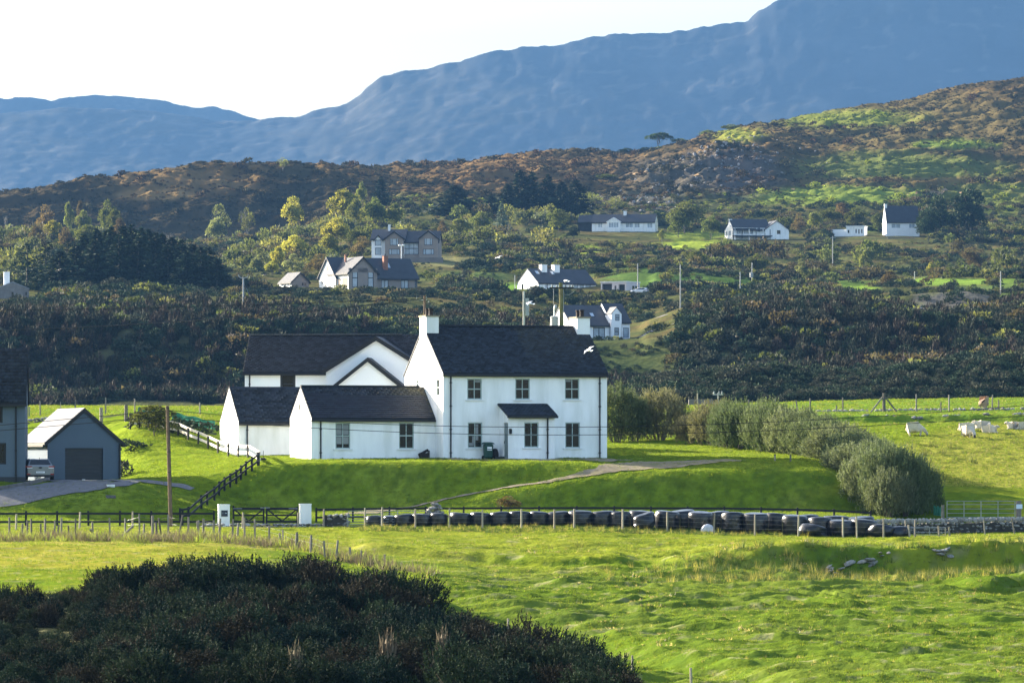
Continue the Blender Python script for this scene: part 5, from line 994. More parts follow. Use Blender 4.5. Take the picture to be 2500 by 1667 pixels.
px = np.concatenate([rng.normal(1790, 75, 900), rng.normal(1655, 60, 600), rng.normal(1570, 45, 500)]); Y = np.concatenate([rng.uniform(1850, 1990, 900), rng.uniform(1790, 1950, 600), rng.uniform(1690, 1800, 500)])
scatter('scree', 'grey scree and quarry spoil below the crag', px, Y, 0.3 + 1.6 * rng.random(len(px)) ** 3, SCREE, None, 0.0, 0.8)
# ------------------------------------------------------------------ trees one can tell apart on the hillside
GT = 'trees on the hillside'
for kind, px, top, base, w, Y, lab in (
 ('silver', 535, 500, 602, 92, 1560, 'large pale grey-green tree standing alone left of centre on the dark slope'),
 ('sparse', 602, 508, 600, 48, 1565, 'thin half-bare tree touching the large pale grey-green tree'),
 ('yellow', 716, 481, 562, 88, 1560, 'round yellow-green tree on a slim trunk against the dark slope'),
 ('yellow', 838, 463, 532, 112, 1600, 'wide yellow-green tree highest behind the upper brown house'),
 ('pale', 882, 446, 474, 36, 1700, 'small pale green tree beside the dark conifer on the slope'),
 ('pale', 869, 486, 545, 62, 1560, 'pale green tree below the wide yellow-green tree'),
 ('olive', 915, 484, 545, 72, 1560, 'olive round tree uphill of the upper brown house'),
 ('olive', 965, 497, 545, 55, 1560, 'dull green tree beside the bracken slope'),
 ('yellow', 822, 532, 592, 100, 1440, 'broad yellow tree left of the upper brown house'),
 ('yellow', 803, 572, 628, 74, 1380, 'bright yellow-green tree lowest beside the upper brown house'),
 ('olive', 876, 553, 596, 62, 1420, 'round green tree touching the left wall of the upper brown house'),
 ('brown', 884, 577, 628, 72, 1350, 'purple-brown bush between the two brown houses'),
 ('yellow', 718, 575, 632, 88, 1360, 'dark-based tree with yellow crown above the small shed'),
 ('yellow', 680, 602, 655, 52, 1260, 'brightest yellow tree left of the small shed'),
 ('silver', 634, 606, 668, 66, 1260, 'grey-green tree at the left end of the yellow tree cluster'),
 ('silver', 716, 620, 678, 68, 1220, 'pale grey-green tree directly above the small shed'),
 ('yellow', 663, 638, 676, 44, 1220, 'low yellow tree beside the small shed'),
 ('brown', 782, 620, 664, 92, 1230, 'dark reddish shrub mass between shed and brown bungalow'),
 ('conifer', 930, 432, 480, 50, 1720, 'broad dark green conifer alone at the head of the slope'),
 ('conifer', 1112, 454, 548, 130, 1650, 'big dark conifer at the foot of the bracken hill'),
 ('conifer', 1270, 418, 545, 96, 1660, 'tallest spruce of the group above the long bungalow'),
 ('conifer', 1298, 421, 545, 80, 1660, 'second spruce of the group, right of the tallest'),
 ('conifer', 1338, 428, 540, 80, 1655, 'third spruce of the group above the long bungalow'),
 ('conifer', 1372, 446, 530, 86, 1650, 'short spruce at the right of the group above the long bungalow'),
 ('conifer', 1408, 442, 528, 93, 1655, 'rightmost spruce of the group above the long bungalow'),
 ('conifer', 1240, 452, 545, 77, 1650, 'leftmost spruce of the group above the long bungalow'),
 ('conifer', 1200, 480, 545, 86, 1640, 'small dark spruce between big conifer and spruce group'),
 ('cypress', 1224, 498, 578, 62, 1520, 'leaning blue-grey cypress below the spruce group'),
 ('pale', 1175, 518, 575, 76, 1500, 'pale willow-like tree left of the blue-grey cypress'),
 ('pale', 1124, 533, 584, 66, 1480, 'pale feathery tree right of the upper brown house'),
 ('brown', 1079, 539, 570, 34, 1480, 'small orange-brown tree just right of the upper brown house'),
 ('olive', 1362, 511, 562, 62, 1560, 'round autumn-tinted tree left of the long bungalow'),
 ('dark', 1402, 551, 578, 36, 1520, 'dark clipped round bush in front of the long bungalow'),
 ('sparse', 1502, 480, 520, 84, 1690, 'grey leafless bushy tree above the long bungalow'),
 ('olive', 1674, 493, 560, 116, 1580, 'large dark green tree between the long bungalow and the veranda bungalow'),
 ('olive', 1655, 516, 564, 60, 1550, 'lower green tree under the large dark green tree'),
 ('olive', 1736, 528, 566, 56, 1560, 'green tree left of the veranda bungalow'),
 ('pale', 1617, 560, 578, 30, 1500, 'pale clipped round bush right of the long bungalow'),
 ('olive', 2088, 508, 552, 66, 1610, 'rounded green tree above the flat white shed'),
 ('olive', 2144, 520, 558, 44, 1600, 'green tree touching the left side of the steep-roofed cottage'),
 ('olive', 2027, 508, 552, 64, 1620, 'green tree left of the flat white shed, half behind others'),
 ('pale', 1988, 518, 554, 46, 1600, 'pale green tree right of the veranda bungalow'),
 ('brown', 2055, 496, 524, 60, 1660, 'reddish-brown tree above the flat white shed'),
 ('brown', 1950, 520, 556, 44, 1590, 'purple-brown bush at the right end of the veranda bungalow'),
 ('dark', 2290, 478, 566, 110, 1560, 'dark evergreen beside the steep-roofed cottage'),
 ('dark', 2370, 460, 570, 140, 1570, 'biggest dark evergreen right of the steep-roofed cottage'),
 ('dark', 2268, 508, 568, 62, 1540, 'low dark evergreen touching the steep-roofed cottage'),
 ('brown', 2368, 604, 652, 84, 1340, 'round brown autumn tree low on the right hillside'),
 ('brown', 2172, 662, 718, 58, 1120, 'brown-leaved tree standing on the green meadow edge'),
 ('yellow', 2272, 641, 672, 32, 1300, 'small pale pointed tree low on the right hillside'),
 ('pale', 2105, 622, 648, 26, 1340, 'tiny pale tree on the scrub below the cottage'),
 ('silver', 1956, 632, 690, 54, 1210, 'pale grey bush-like tree beside the utility pole on the right'),
 ('olive', 1850, 620, 660, 70, 1290, 'green tree on the scrub below the veranda bungalow'),
 ('olive', 1700, 612, 664, 80, 1300, 'green thicket tree above the green mound'),
 ('brown', 1785, 596, 640, 80, 1400, 'red-brown bush below the veranda bungalow lawn'),
 ('flat', 1610, 325, 376, 68, 2195, 'flat-topped umbrella-shaped tree on the skyline'),
 ('dark', 1575, 360, 392, 56, 2190, 'dark bush left of the flat-topped skyline tree'),
 ('dark', 1530, 362, 388, 60, 2185, 'dark skyline bush at the left end of the row by the flat-topped tree'),
 ('olive', 1660, 340, 378, 60, 2190, 'olive bush right of the flat-topped skyline tree'),
 ('olive', 1730, 318, 352, 66, 2190, 'olive tree climbing the skyline ridge'),
 ('olive', 1785, 304, 336, 60, 2190, 'highest olive tree on the skyline ridge'),
 ('olive', 1612, 388, 418, 56, 2080, 'rounded bush below the flat-topped skyline tree'),
 ('brown', 1910, 290, 310, 34, 2190, 'small brown bush far right on the skyline ridge'),
 ('sparse', 690, 385, 406, 36, 1885, 'small bushy tree alone on the left skyline'),
 ('olive', 1480, 430, 470, 60, 1880, 'pale olive tree at the foot of the bracken hill'),
 ('sparse', 1440, 470, 520, 84, 1690, 'grey-brown twiggy tree beside the spruce group'),
 ('dark', 1466, 648, 700, 78, 1200, 'dark rounded evergreen behind the right end of the white gabled house'),
 ('brown', 110, 500, 552, 66, 1600, 'golden-brown tree on the upper left slope'),
 ('pale', 204, 515, 560, 52, 1590, 'pale green tree on the upper left slope'),
 ('yellow', 128, 538, 592, 62, 1480, 'yellow-green tree above the dark conifer plantation'),
 ('brown', 88, 553, 614, 60, 1400, 'pale brown tree near the left edge above the conifers'),
 ('brown', 160, 555, 606, 54, 1420, 'pinkish-brown tree just above the conifer plantation'),
 ('pale', 42, 604, 670, 44, 1260, 'pale green tree at the far left beside the pine'),
 ('pale', 10, 633, 672, 36, 1240, 'pale tree cut by the left edge of the view'),
 ('olive', 262, 488, 526, 56, 1620, 'olive tree highest on the left slope'),
 ('pale', 167, 494, 522, 32, 1640, 'thin pale tree high on the left slope'),
 ('brown', 196, 492, 524, 34, 1640, 'grey-brown tree high on the left slope'),
 ('olive', 278, 512, 556, 50, 1560, 'olive and yellow tree on the left slope'),
 ('brown', 292, 534, 572, 54, 1500, 'grey-brown bush above the plantation centre'),
 ('olive', 212, 550, 604, 88, 1420, 'wide brownish-green tree above the plantation'),
 ('bare', 14, 508, 566, 26, 1560, 'bare pale-limbed dead tree at the left edge'),
 ('bare', 412, 540, 600, 60, 1300, 'bare grey tree rising behind the plantation')):
    place_tree(kind, px, top, base, w, Y, lab, GT)
for n, (px, top, w, Y) in enumerate(((66,598,64,1060),(112,588,66,1075),(165,592,56,1085),(205,574,50,1100),(237,560,44,1095),(258,566,40,1110),(272,556,42,1100),(302,554,44,1095),(322,551,44,1105),(345,558,42,1095),(362,562,44,1100),(380,570,42,1090),(396,573,44,1100),(420,580,44,1090),(445,588,44,1085),(470,597,46,1080),(490,604,44,1070),(508,606,46,1075),(530,632,40,1065),(185,600,50,1075),(290,575,46,1080),(338,580,46,1080),(410,600,46,1075),(230,590,50,1078),(455,615,46,1068),(145,615,56,1064))):
    o = ('first','second','third','fourth','fifth','sixth','seventh','eighth','ninth','tenth','eleventh','twelfth','thirteenth','fourteenth','fifteenth','sixteenth','seventeenth','eighteenth','nineteenth')[n] if n < 19 else None
    place_tree('pine' if n in (0, 1, 2) else 'conifer', px, top, 708, w * 2.1, Y, ('%s dark conifer from the left along the plantation skyline' % o) if o else ('inner dark conifer in front of the plantation skyline, %s' % ('near its middle', 'left of its middle', 'right of its middle', 'towards its right end', 'below its highest tops', 'at its lower right', 'at its lower left')[n - 19]), 'dark conifers of the plantation', 'conifer')
# ---- big silver-green shrubs of the garden hedge
def olearia(seed, n=3000, col=(0.115,0.135,0.075)):
    rg = np.random.default_rng(seed); d = unit(rg.normal(size=(n, 3))); d = unit(d * np.array([1, 1, 0.9])); lump = 0.66 + 0.62 * vnoise(d[:, 0] * 4.6 + seed * 7, d[:, 1] * 4.6 + d[:, 2] * 1.2, seed)
    rr_ = np.where(d[:, 2] < 0, 1 / np.sqrt(1.02 - np.minimum(d[:, 2] ** 2, 0.62)), 1.0); d = np.stack([d[:, 0] * rr_, d[:, 1] * rr_, d[:, 2]], 1); Pn = d * np.array([0.5, 0.5, 0.5])[None, :] * (lump * (0.5 + 0.47 * rg.random(n) ** 0.5))[:, None]; Pn[:, 2] = np.where(Pn[:, 2] < 0, Pn[:, 2] * 0.92, Pn[:, 2]) + 0.44
    D = unit(d * 0.35 + np.array([0, 0, 1.0]) + rg.normal(size=(n, 3)) * 0.16); L_ = 0.085 * (0.5 + 1.5 * rg.random(n) ** 2.5); Cl = Cloud(); sp = 7
    for q in range(sp):
        t = q / (sp - 1.0); c = Pn + D * (L_ * t)[:, None]; dd = unit(D * 0.8 + rg.normal(size=(n, 3)) * 0.45); V, T = tri_leaves(c, dd, 0.034 * (1.2 - 0.5 * t), 0.0085, rg)
        g = (0.7 + 0.6 * np.random.default_rng(seed + 1).random(n)); Cl.add(V, T, np.repeat(np.array(col)[None, :] * g[:, None], 3, axis=0))
    return Cl.mesh('foliage', m_shoot)
OL = [olearia(s, 3000, c) for s, c in ((91, (0.125,0.150,0.080)), (92, (0.15,0.17,0.098)), (93, (0.09,0.115,0.06)), (94, (0.16,0.15,0.09)))]
def stems(seed):
    rg = random.Random(seed); mb = MB()
    for i in range(7):
        a = rg.uniform(0, 6.283); mb.tube([(0.05 * math.cos(a), 0.05 * math.sin(a), -0.08), (0.16 * math.cos(a), 0.16 * math.sin(a), 0.25), (0.26 * math.cos(a), 0.26 * math.sin(a), 0.6)], [0.016, 0.011, 0.004], 4, False)
    return mb.mesh('stem', m_bark)
STEM = [stems(1), stems(2)]
for n, (px, base, top, w, Y, k, lab) in enumerate((
 (1505, 1082, 948, 92, 330, 2, 'tall green garden shrub touching the right corner of the farmhouse'),
 (1550, 1080, 968, 70, 331, 0, 'green garden shrub second from the farmhouse corner'),
 (1612, 1082, 958, 110, 332, 3, 'broad feathery shrub with brownish plumes beyond the house corner'),
 (1688, 1088, 1020, 66, 326, 3, 'low bleached tan shrub at the far end of the garden hedge'),
 (1738, 1092, 985, 84, 323, 3, 'tan feathery shrub next to the low bleached one'),
 (1800, 1108, 988, 104, 318, 2, 'dark green hedge shrub, first of the long diagonal row'),
 (1868, 1118, 985, 96, 314, 0, 'tall olive shrub at the highest part of the diagonal hedge row'),
 (1930, 1128, 1002, 108, 310, 1, 'silver-green shrub third along the diagonal hedge row'),
 (1990, 1150, 1022, 118, 305, 0, 'silver-green shrub in the middle of the diagonal hedge row'),
 (2050, 1172, 1036, 130, 300, 1, 'broad silver shrub in the middle of the diagonal row, before the sheep'),
 (2105, 1190, 1066, 120, 295, 0, 'dark-sided shrub two behind the nearest hedge clump'),
 (2085, 1210, 1085, 110, 291, 1, 'left-leaning silver shrub just behind the nearest hedge clump'),
 (2118, 1232, 1104, 104, 286, 1, 'silver-green shrub on the left side of the nearest hedge clump'),
 (2160, 1258, 1090, 104, 283.5, 0, 'tallest silver-green shrub in the middle of the nearest hedge clump'),
 (2205, 1262, 1104, 96, 283, 2, 'dark green shrub in the nearest hedge clump, right of the tallest'),
 (2246, 1255, 1132, 78, 285, 2, 'dark shrub at the right end of the nearest hedge clump'),
 (2172, 1264, 1150, 92, 281.5, 1, 'low silver shrub in front of the nearest hedge clump'),
 (2140, 1225, 1080, 100, 289, 0, 'silver-green shrub leaning on the back of the nearest hedge clump'), (2020, 1160, 1022, 90, 303, 2, 'dark green filler shrub low in the middle of the diagonal hedge row'), (1960, 1138, 1004, 86, 308, 0, 'olive shrub squeezed between the silver shrubs of the diagonal row'),
 (1895, 1122, 990, 80, 312, 2, 'dark shrub wedged between the first two tall shrubs of the diagonal row'), (1772, 1098, 985, 70, 320, 0, 'olive shrub linking the tan shrubs to the diagonal row'), (2070, 1190, 1056, 86, 296, 0, 'olive shrub between the two broad silver shrubs of the diagonal row'))):
    b = G(px, Y); zt = P(px, top, Y).z; h = max(zt - b.z, 1.2) * 1.03; wd = w / F * Y * 1.22
    o = empty('hedge_shrub', b, rnd.uniform(0, 6.28), lab, 'shrub', 'shrubs of the garden hedge'); link('foliage', OL[k], o); link('stem', STEM[n % 2], o); o.scale = (wd * 1.12, wd * 1.12, h * 1.06)
for px, Y, w, h, lab, kind in ((380, 322, 3.4, 2.1, 'round green bush with reddish twigs above the garden bank', 'olive'), (1240, 284, 1.9, 0.95, 'low twiggy brown bush on the lawn behind the bales', 'brown'),
    (320, 318, 2.2, 1.0, 'ivy-green bush at the top of the bank behind the garage', 'dark'), (290, 306, 2.6, 1.6, 'dark bush in the corner behind the garage', 'dark'), (345, 326, 2.2, 1.2, 'dark green bush beside the green netting, left part', 'dark'), (450, 325, 3.6, 1.3, 'long dark green bush below the green netting', 'dark'), (500, 330, 3.0, 1.2, 'dark green bush at the right end of the netting', 'dark')):
    o = empty('bush', G(px, Y), rnd.uniform(0, 6.28), lab, 'bush'); tr, cr = TREES[kind][0]; link('crown', cr if kind != 'dark' else DK[rnd.randrange(3)], o); link('trunk', tr, o); o.scale = (w / 1.1, w / 1.1, h) if kind != 'dark' else (w / 1.5, w / 1.5, h)
# rush clumps in the sheep field and the pasture
RU = [tuft(s, 46, 0.62, 0.012, 0.22, ((0.06,0.085,0.03), (0.13,0.14,0.05)), 0.45) for s in (101, 102)]
for px, py, s, lab in ((2255,1110,1.1,'rush clump nearest the grazing sheep, in front of it'),(2303,1110,1.0,'rush clump right of the pair in the middle of the sheep field'),(2368,1128,1.25,'tallest rush clump low in the sheep field'),(2222,1118,0.75,'small rush clump beside the hedge in the sheep field'),(2275,1090,0.8,'faint rush clump behind the others in the sheep field'),(2316,1092,0.95,'wide rush clump below the black-faced sheep'),(2382,1131,0.7,'short rush clump touching the tallest one'),(2425,1134,0.7,'rush clump at the right of the sheep field'),(2258,1082,0.6,'small rush clump nearest the hedge top'),(2405,1140,0.5,'tiny rush clump low at the right of the sheep field')):
    Y = Yat(px, py, 290, 350); o = link('rush_clump', RU[rnd.randrange(2)], None, G(px, Y), rnd.uniform(0, 6)); o.scale = (s, s, s); tag(o, lab, 'rush', 'rush clumps in the fields')
for px, py, s, lab in ((1414,1336,1.0,'tall dark rush tuft alone in the pasture in front of the bales'),(1250,1336,0.8,'wide low rush tuft in the pasture, left of the tall one'),(1344,1340,0.6,'dry low rush tuft beside the tall one in the pasture'),(1816,1322,0.6,'small dark tuft below the bales at the right')):
    Y = Yat(px, py, 246, 268); o = link('rush_clump', RU[rnd.randrange(2)], None, G(px, Y), rnd.uniform(0, 6)); o.scale = (s, s, s); tag(o, lab, 'rush', 'rush clumps in the fields')
w3 = [wand(131, 500, 1.0, (0.13,0.105,0.07), 0.3)]; 
for px, Y, s, lab in ((945, 156, 1.7, 'dead tan grass clump standing in the dark gorse at the bottom edge'), (720, 153, 1.4, 'dull grey-green clump at the bottom edge left of the tan one'), (1080, 163, 1.4, 'brownish dead clump in the gorse towards the pasture')):
    o = link('dead_clump', w3[0], None, G(px, Y), 0); o.scale = (s * 0.8, s * 0.8, s * 1.25); tag(o, lab, 'bush')
# ------------------------------------------------------------------ drives and tracks
m_gravel = mat('drive_gravel', (0.21,0.175,0.125), 0.95, 0.3, 2.5, 0.02, 12, 0.0, var2=((0.13,0.13,0.06), 0.9, 0.7))
m_tarmac = mat('drive_tarmac', (0.15,0.145,0.15), 0.95, 0.2, 3, 0.01, 20, 0.0)
m_track = mat('dirt_track', (0.24,0.17,0.10), 0.95, 0.25, 0.5, 0.0, 1, 0.0)
strip('driveway', [(872,281.2,1.1),(930,284.6,0.9),(985,286.9,0.26),(1090,287.3,0.17),(1169,287.45,0.16),(1280,287.5,0.17),(1371,287.6,0.24),(1470,288.4,0.6),(1560,290.8,2.3),(1640,293.6,3.1),(1720,296.0,2.8),(1785,298.0,1.2)], m_gravel, 'curving gravel drive up to the farmhouse', 0.05, 120)
strip('forecourt', [(1500,300.5,1.6),(1420,298.2,2.4),(1300,297.0,2.6),(1150,297.0,2.6),(1080,297.4,2.0)], m_gravel, 'gravel forecourt along the farmhouse front', 0.045, 60)
strip('garage_drive', [(-260,281.4,1.3),(-80,282.2,1.4),(60,283.6,1.6),(170,285.3,1.8),(260,287.0,1.9),(300,288.4,1.7),(430,288.6,0.7),(470,288.3,0.4)], m_tarmac, 'tarmac drive sweeping up to the garage', 0.05, 100)
strip('garage_apron', [(40,291.3,1.1),(120,289.4,1.6),(210,288.4,1.9),(300,288.2,1.6)], m_tarmac, 'tarmac apron before the garage door', 0.062, 60)
m_kerb = mat('kerb_stone', (0.13,0.12,0.12), 0.95, 0.25, 4)
kp = [(-60,284.2),(20,284.9),(70,286.0),(105,287.4),(118,288.8)]; kb = MB()
for (a, b), (c, d) in zip(kp[:-1], kp[1:]):
    A, B = G(a, b, 0.02), G(c, d, 0.02); n_ = Vector((-(B - A).y, (B - A).x, 0)).normalized() * 0.12; kb.prism([A - n_, B - n_, B + n_, A + n_], (0, 0, 0.2))
tag(kb.build('kerb', m_kerb), 'low grey kerb round the lawn before the blue-grey house', None, None, 'structure')
strip('road', [(1560,889,1.7),(1600,896,1.8),(1650,903,2.0),(1692,914,2.2),(1712,926,2.2),(1700,938,2.2),(1655,948,2.0),(1600,957,1.8),(1560,962,1.6)], m_tarmac, 'narrow tarmac road bending round beside the dormer house', 0.08, 90)
strip('hill_track', [(1530,Yat(1530,428,1780,1900),1.2),(1640,Yat(1640,440,1770,1900),1.1),(1760,Yat(1760,446,1770,1900),1.0),(1850,Yat(1850,456,1770,1900),1.0),(1940,Yat(1940,463,1760,1900),0.9)], m_track, 'pale track running along the hill below the quarry', 0.15, 80)
strip('farm_track', [(2200,Yat(2200,492,1690,1850),1.6),(2262,Yat(2262,486,1690,1850),2.2),(2300,Yat(2300,478,1690,1860),2.8),(2345,Yat(2345,472,1690,1870),1.6),(2400,Yat(2400,470,1690,1870),1.0)], m_track, 'brown farm track above the steep-roofed cottage', 0.15, 60)

# ------------------------------------------------------------------ timber, wire, metal
m_post = mat('weathered_post', (0.27,0.235,0.18), 0.9, 0.3, 5, 0.006, 30, 0.15, rand=0.3, stretch=(6, 6, 1))
m_oldpost = mat('old_grey_post', (0.17,0.155,0.135), 0.95, 0.35, 5, 0.01, 30, 0.1, rand=0.35, stretch=(6, 6, 1))
m_dark = mat('black_stained_timber', (0.014,0.014,0.018), 0.75, 0.25, 4, 0.004, 20, 0.3)
m_palew = mat('sun_bleached_rail', (0.62,0.56,0.48), 0.85, 0.2, 3, 0.004, 20, 0.2)
m_wire = mat('fence_wire', (0.22,0.22,0.22), 0.5, 0.2, 5, 0, 1, 0.4, 0.6)
m_cable = mat('black_cable', (0.010,0.010,0.012), 0.7, 0.1, 1)
m_galv = mat('galvanised_steel', (0.26,0.28,0.29), 0.45, 0.15, 4, 0, 1, 0.5, 0.5)
m_pole = mat('utility_pole_timber', (0.15,0.105,0.075), 0.95, 0.35, 3, 0.012, 14, 0.1, stretch=(5, 5, 1))
m_moss = mat('mossy_pole_timber', (0.15,0.135,0.075), 0.95, 0.4, 3, 0.012, 10, 0.1, var2=((0.10,0.12,0.03), 2.0, 0.9))
m_palepole = mat('pale_pole', (0.42,0.41,0.39), 0.8, 0.15, 1)
m_wrap = mat('black_bale_wrap', (0.010,0.011,0.014), 0.28, 0.3, 2.5, 0.035, 4, 0.42, rand=0.1)
m_wool = mat('sheep_wool', (0.55,0.48,0.38), 0.95, 0.12, 7, 0.02, 30, 0.1, rand=0.08)
m_sface = mat('dark_sheep_face', (0.03,0.027,0.025), 0.9, 0.2, 5)
def post_mesh(name, h, r, m, n=7, pointed=False): return MB().tube([(0, 0, -0.35), (0, 0, h * 0.5), (0.004, 0, h)], [r * 1.05, r, r * (0.55 if pointed else 0.93)], n).mesh(name, m)
def rail_fence(name, label, pts, step_m, h, rails, m_p, m_r, pr=0.055, rw=0.05, rh=0.06, sq=True, cat='fence', group=None):
    W3 = [G(*p) for p in pts]; o = empty(name, W3[0], 0, label, cat, group); L = [(b - a).length for a, b in zip(W3[:-1], W3[1:])]; stations = []
    for i, l in enumerate(L):
        k = max(1, round(l / step_m)) if step_m else 1
        for j in range(k): stations.append((pts[i][0] + (pts[i+1][0] - pts[i][0]) * j / k, pts[i][1] + (pts[i+1][1] - pts[i][1]) * j / k))
    stations.append(pts[-1]); S = [G(*s) - W3[0] for s in stations]
    pm = (MB().box(-pr, pr, -pr, pr, -0.4, h).mesh('post', m_p) if sq else post_mesh('post', h, pr, m_p))
    for s in S: link('post', pm, o, s, (rnd.uniform(-.02,.02), rnd.uniform(-.02,.02), math.atan2(S[-1].y, S[-1].x)))
    for a, b in zip(S[:-1], S[1:]):
        d = (b - a); nn = Vector((d.y, -d.x, 0)).normalized() * (pr + rw / 2 + 0.003); e = d.normalized() * (pr * 0.9)
        for z in rails:
            A, B = a + nn + Vector((0, 0, z)) - e * 0.98, b + nn + Vector((0, 0, z)) - e * 1.02; t = nn.normalized() * rw / 2
            MB().prism([A + t - Vector((0,0,rh)), B + t - Vector((0,0,rh)), B + t + Vector((0,0,rh)), A + t + Vector((0,0,rh))], -t * 2).build('rail', m_r, o)
    return o
rail_fence('rail_fence', 'black two-rail fence along the verge left of the white gate pillars', [(-90,274.4),(522,274.6)], 1.9, 0.86, (0.70, 0.22), m_dark, m_dark)
rail_fence('rail_fence', 'black rail fence behind the metal gate and round bales', [(772,276.2),(1040,276.4),(1500,276.6),(2126,277.0)], 2.1, 0.86, (0.74, 0.28), m_dark, m_dark)
bank = [(440,1252),(460,1250),(492,1242),(506,1232),(523.5,1220),(535,1208),(548,1197.5),(562,1188),(577,1179),(588,1168.5),(600,1159),(615,1149),(630,1137)]
bp = [(p[0], 277 + i * 1.25 if i < 2 else Yat(p[0], p[1], 278, 300)) for i, p in enumerate(bank)]
for i in range(1, len(bp)): bp[i] = (bp[i][0], max(bp[i][1], bp[i-1][1] + 0.25))
rail_fence('rail_fence', 'black rail fence climbing the grassy bank beside the lawn', bp, 0, 0.85, (0.74, 0.36), m_dark, m_dark)
rail_fence('rail_fence', 'sun-bleached two-rail fence along the top of the bank left of the farmhouse', [(632, bp[-1][1] + 0.5),(605,304),(581,309),(557,312),(532,315),(508,318),(484,320),(459,322),(435,323.5),(387,324.5),(363,325),(340,325.3),(318,325.6)], 0, 0.85, (0.78, 0.36), m_dark, m_palew, 0.05, 0.05, 0.085)
def wire_fence(name, label, posts, wires, m_p=None, r=0.045, group=None, lean=None, cat='fence', wr=0.004):
    """posts: (px, Y, height, lean_x, lean_y, radius factor)"""
    W3 = [G(p[0], p[1]) for p in posts]; o = empty(name, W3[0], 0, label, cat, group); tops = []
    for p, w in zip(posts, W3):
        h, lx, ly, rf = (list(p[2:]) + [0, 0, 1])[:4] if len(p) > 3 else (p[2], 0, 0, 1)
        pm = post_mesh('post', h, r * rf, m_p or m_oldpost, 6); link('post', pm, o, w - W3[0], (ly, lx, rnd.uniform(0, 6)))
        tops.append((w - W3[0], Vector((math.sin(lx) * h, -math.sin(ly) * h, h * math.cos(lx) * math.cos(ly)))))
    st = [t for t in tops if t[1].z > 0.75]
    for f in wires:
        if len(st) < 2: break
        MB().tube([b + v * f + Vector((0, 0.05, 0)) for b, v in st], wr, 3, False).build('wire', m_wire, o)
    return o
# round posts and wire in front of the bales
wire_fence('bale_fence', 'round-post wire fence standing in front of the black bales', [(p, Y, h, l, 0, 1) for p, Y, h, l in ((891,269.6,1.12,0),(933.5,269.4,1.12,.02),(1014,269.2,1.12,0),(1097,269,1.15,.01),(1178,268.9,1.05,0),(1273,268.8,1.1,-.02),(1353.5,268.6,1.1,0),(1402,268.6,1.1,0),(1520,268.4,1.15,.09),(1629,268,1.12,.03),(1743,267,1.2,.06),(1843,266,1.2,0),(1949,265,1.2,-.07),(2058,264.2,1.2,0),(2092,264,1.25,.02),(2157,263.6,1.1,0))], (0.9, 0.72, 0.52, 0.3), m_post, 0.055)
# crooked old fence on the left
CF = []
for x, t, b, l, far in ((75,1395,1530,0,0),(173,1440,1535,-.08,0),(218,1410,1525,0,0),(250,1405,1540,0,0),(325,1440,1530,0,0),(361,1405,1540,0,0),(435,1420,1540,-.1,0),(457,1450,1545,-.12,0),(487,1400,1540,0,0),(555,1455,1540,-.45,0),(601,1405,1525,0,0),(738,1405,1500,0,0),(760,1480,1535,-.9,0),(877,1400,1530,0,0),(975,1460,1530,-.95,0),(999,1400,1515,0,0),(1114,1370,1535,0,0),(1148,1440,1525,0,0),(1217,1382,1525,0,1),(1250,1430,1520,.06,0),(1285,1400,1520,-.5,0),(1342,1375,1525,0,0),(1425,1380,1535,-.2,0),(1502,1385,1520,0,0),(1580,1420,1525,-.2,0),(1622,1405,1530,0,0)):
    CF.append((x / 3.267, 840 + b / 3.267, (b - t) / 3.267, l, 1.5 if far else 1))
for x, t, b, l in ((18,665,790,-.1),(62,645,790,0),(158,660,800,-.05),(210,645,810,.03),(330,650,805,-.04),(378,655,770,.1),(445,635,800,0),(540,650,810,0),(672,705,830,0),(767,770,865,-.05),(800,740,855,0),(917,775,910,-.06),(935,768,910,0),(1057,795,940,0),(1185,848,985,.04),(1290,870,1035,-.1),(1420,905,1015,.02),(1525,930,1030,0),(1740,990,1080,-.02),(1895,1100,1140,0)):
    CF.append((480 + x / 3.79, 1100 + b / 3.79, (b - t) / 3.79, l, 1))
CF.sort(); posts = []
for x, b, hpx, l, rf in CF:
    Y = min(max(Yat(x, min(b, 1392), 241, 262), 238), 259); posts.append((x, Y, hpx / F * Y * 1.12 / max(0.4, math.cos(l)), l, rnd.uniform(-.04, .04), rf * rnd.uniform(0.85, 1.2)))
wire_fence('crooked_fence', 'old crooked wire fence with leaning grey posts in long grass', posts, (0.85, 0.55), m_oldpost, 0.055)
for x, Y, h, lab in ((128/3.267, 266, 0.95, 'far weathered post near the left edge before the black fence'), (635/3.267, 268, 1.0, 'far weathered post beside the black fence, second from left'), (1058/3.267, 268, 1.0, 'far weathered post before the black fence, nearest the utility pole'), (480+425/3.79, 270, 0.9, 'short weathered post right of the first gate pillar'), (480+940/3.79, 271.5, 0.85, 'weathered post leaning on the right gate pillar'), (480+1175/3.79, 271.5, 1.05, 'weathered post left of the broken stone stub')):
    tag(link('fence_post', post_mesh('fence_post', h, 0.06, m_post), None, G(x, Y), (0, rnd.uniform(-.03,.05), 0)), lab, 'post', 'loose fence posts')
for x, py, h, lab in ((1240,1576,1.15,'grey post beside the gorse at the lower centre'),(1385,1610,0.95,'pale post second along the lower pasture edge'),(1544,1655,0.9,'pale post third along the lower pasture edge'),(1688,1690,0.9,'post top cut by the bottom edge of the view')):
    tag(link('fence_post', post_mesh('fence_post', h, 0.05, m_post), None, G(x, Yat(x, py, 166, 215)), (0, rnd.uniform(-.04,.04), 0)), lab, 'post', 'posts down the lower pasture')
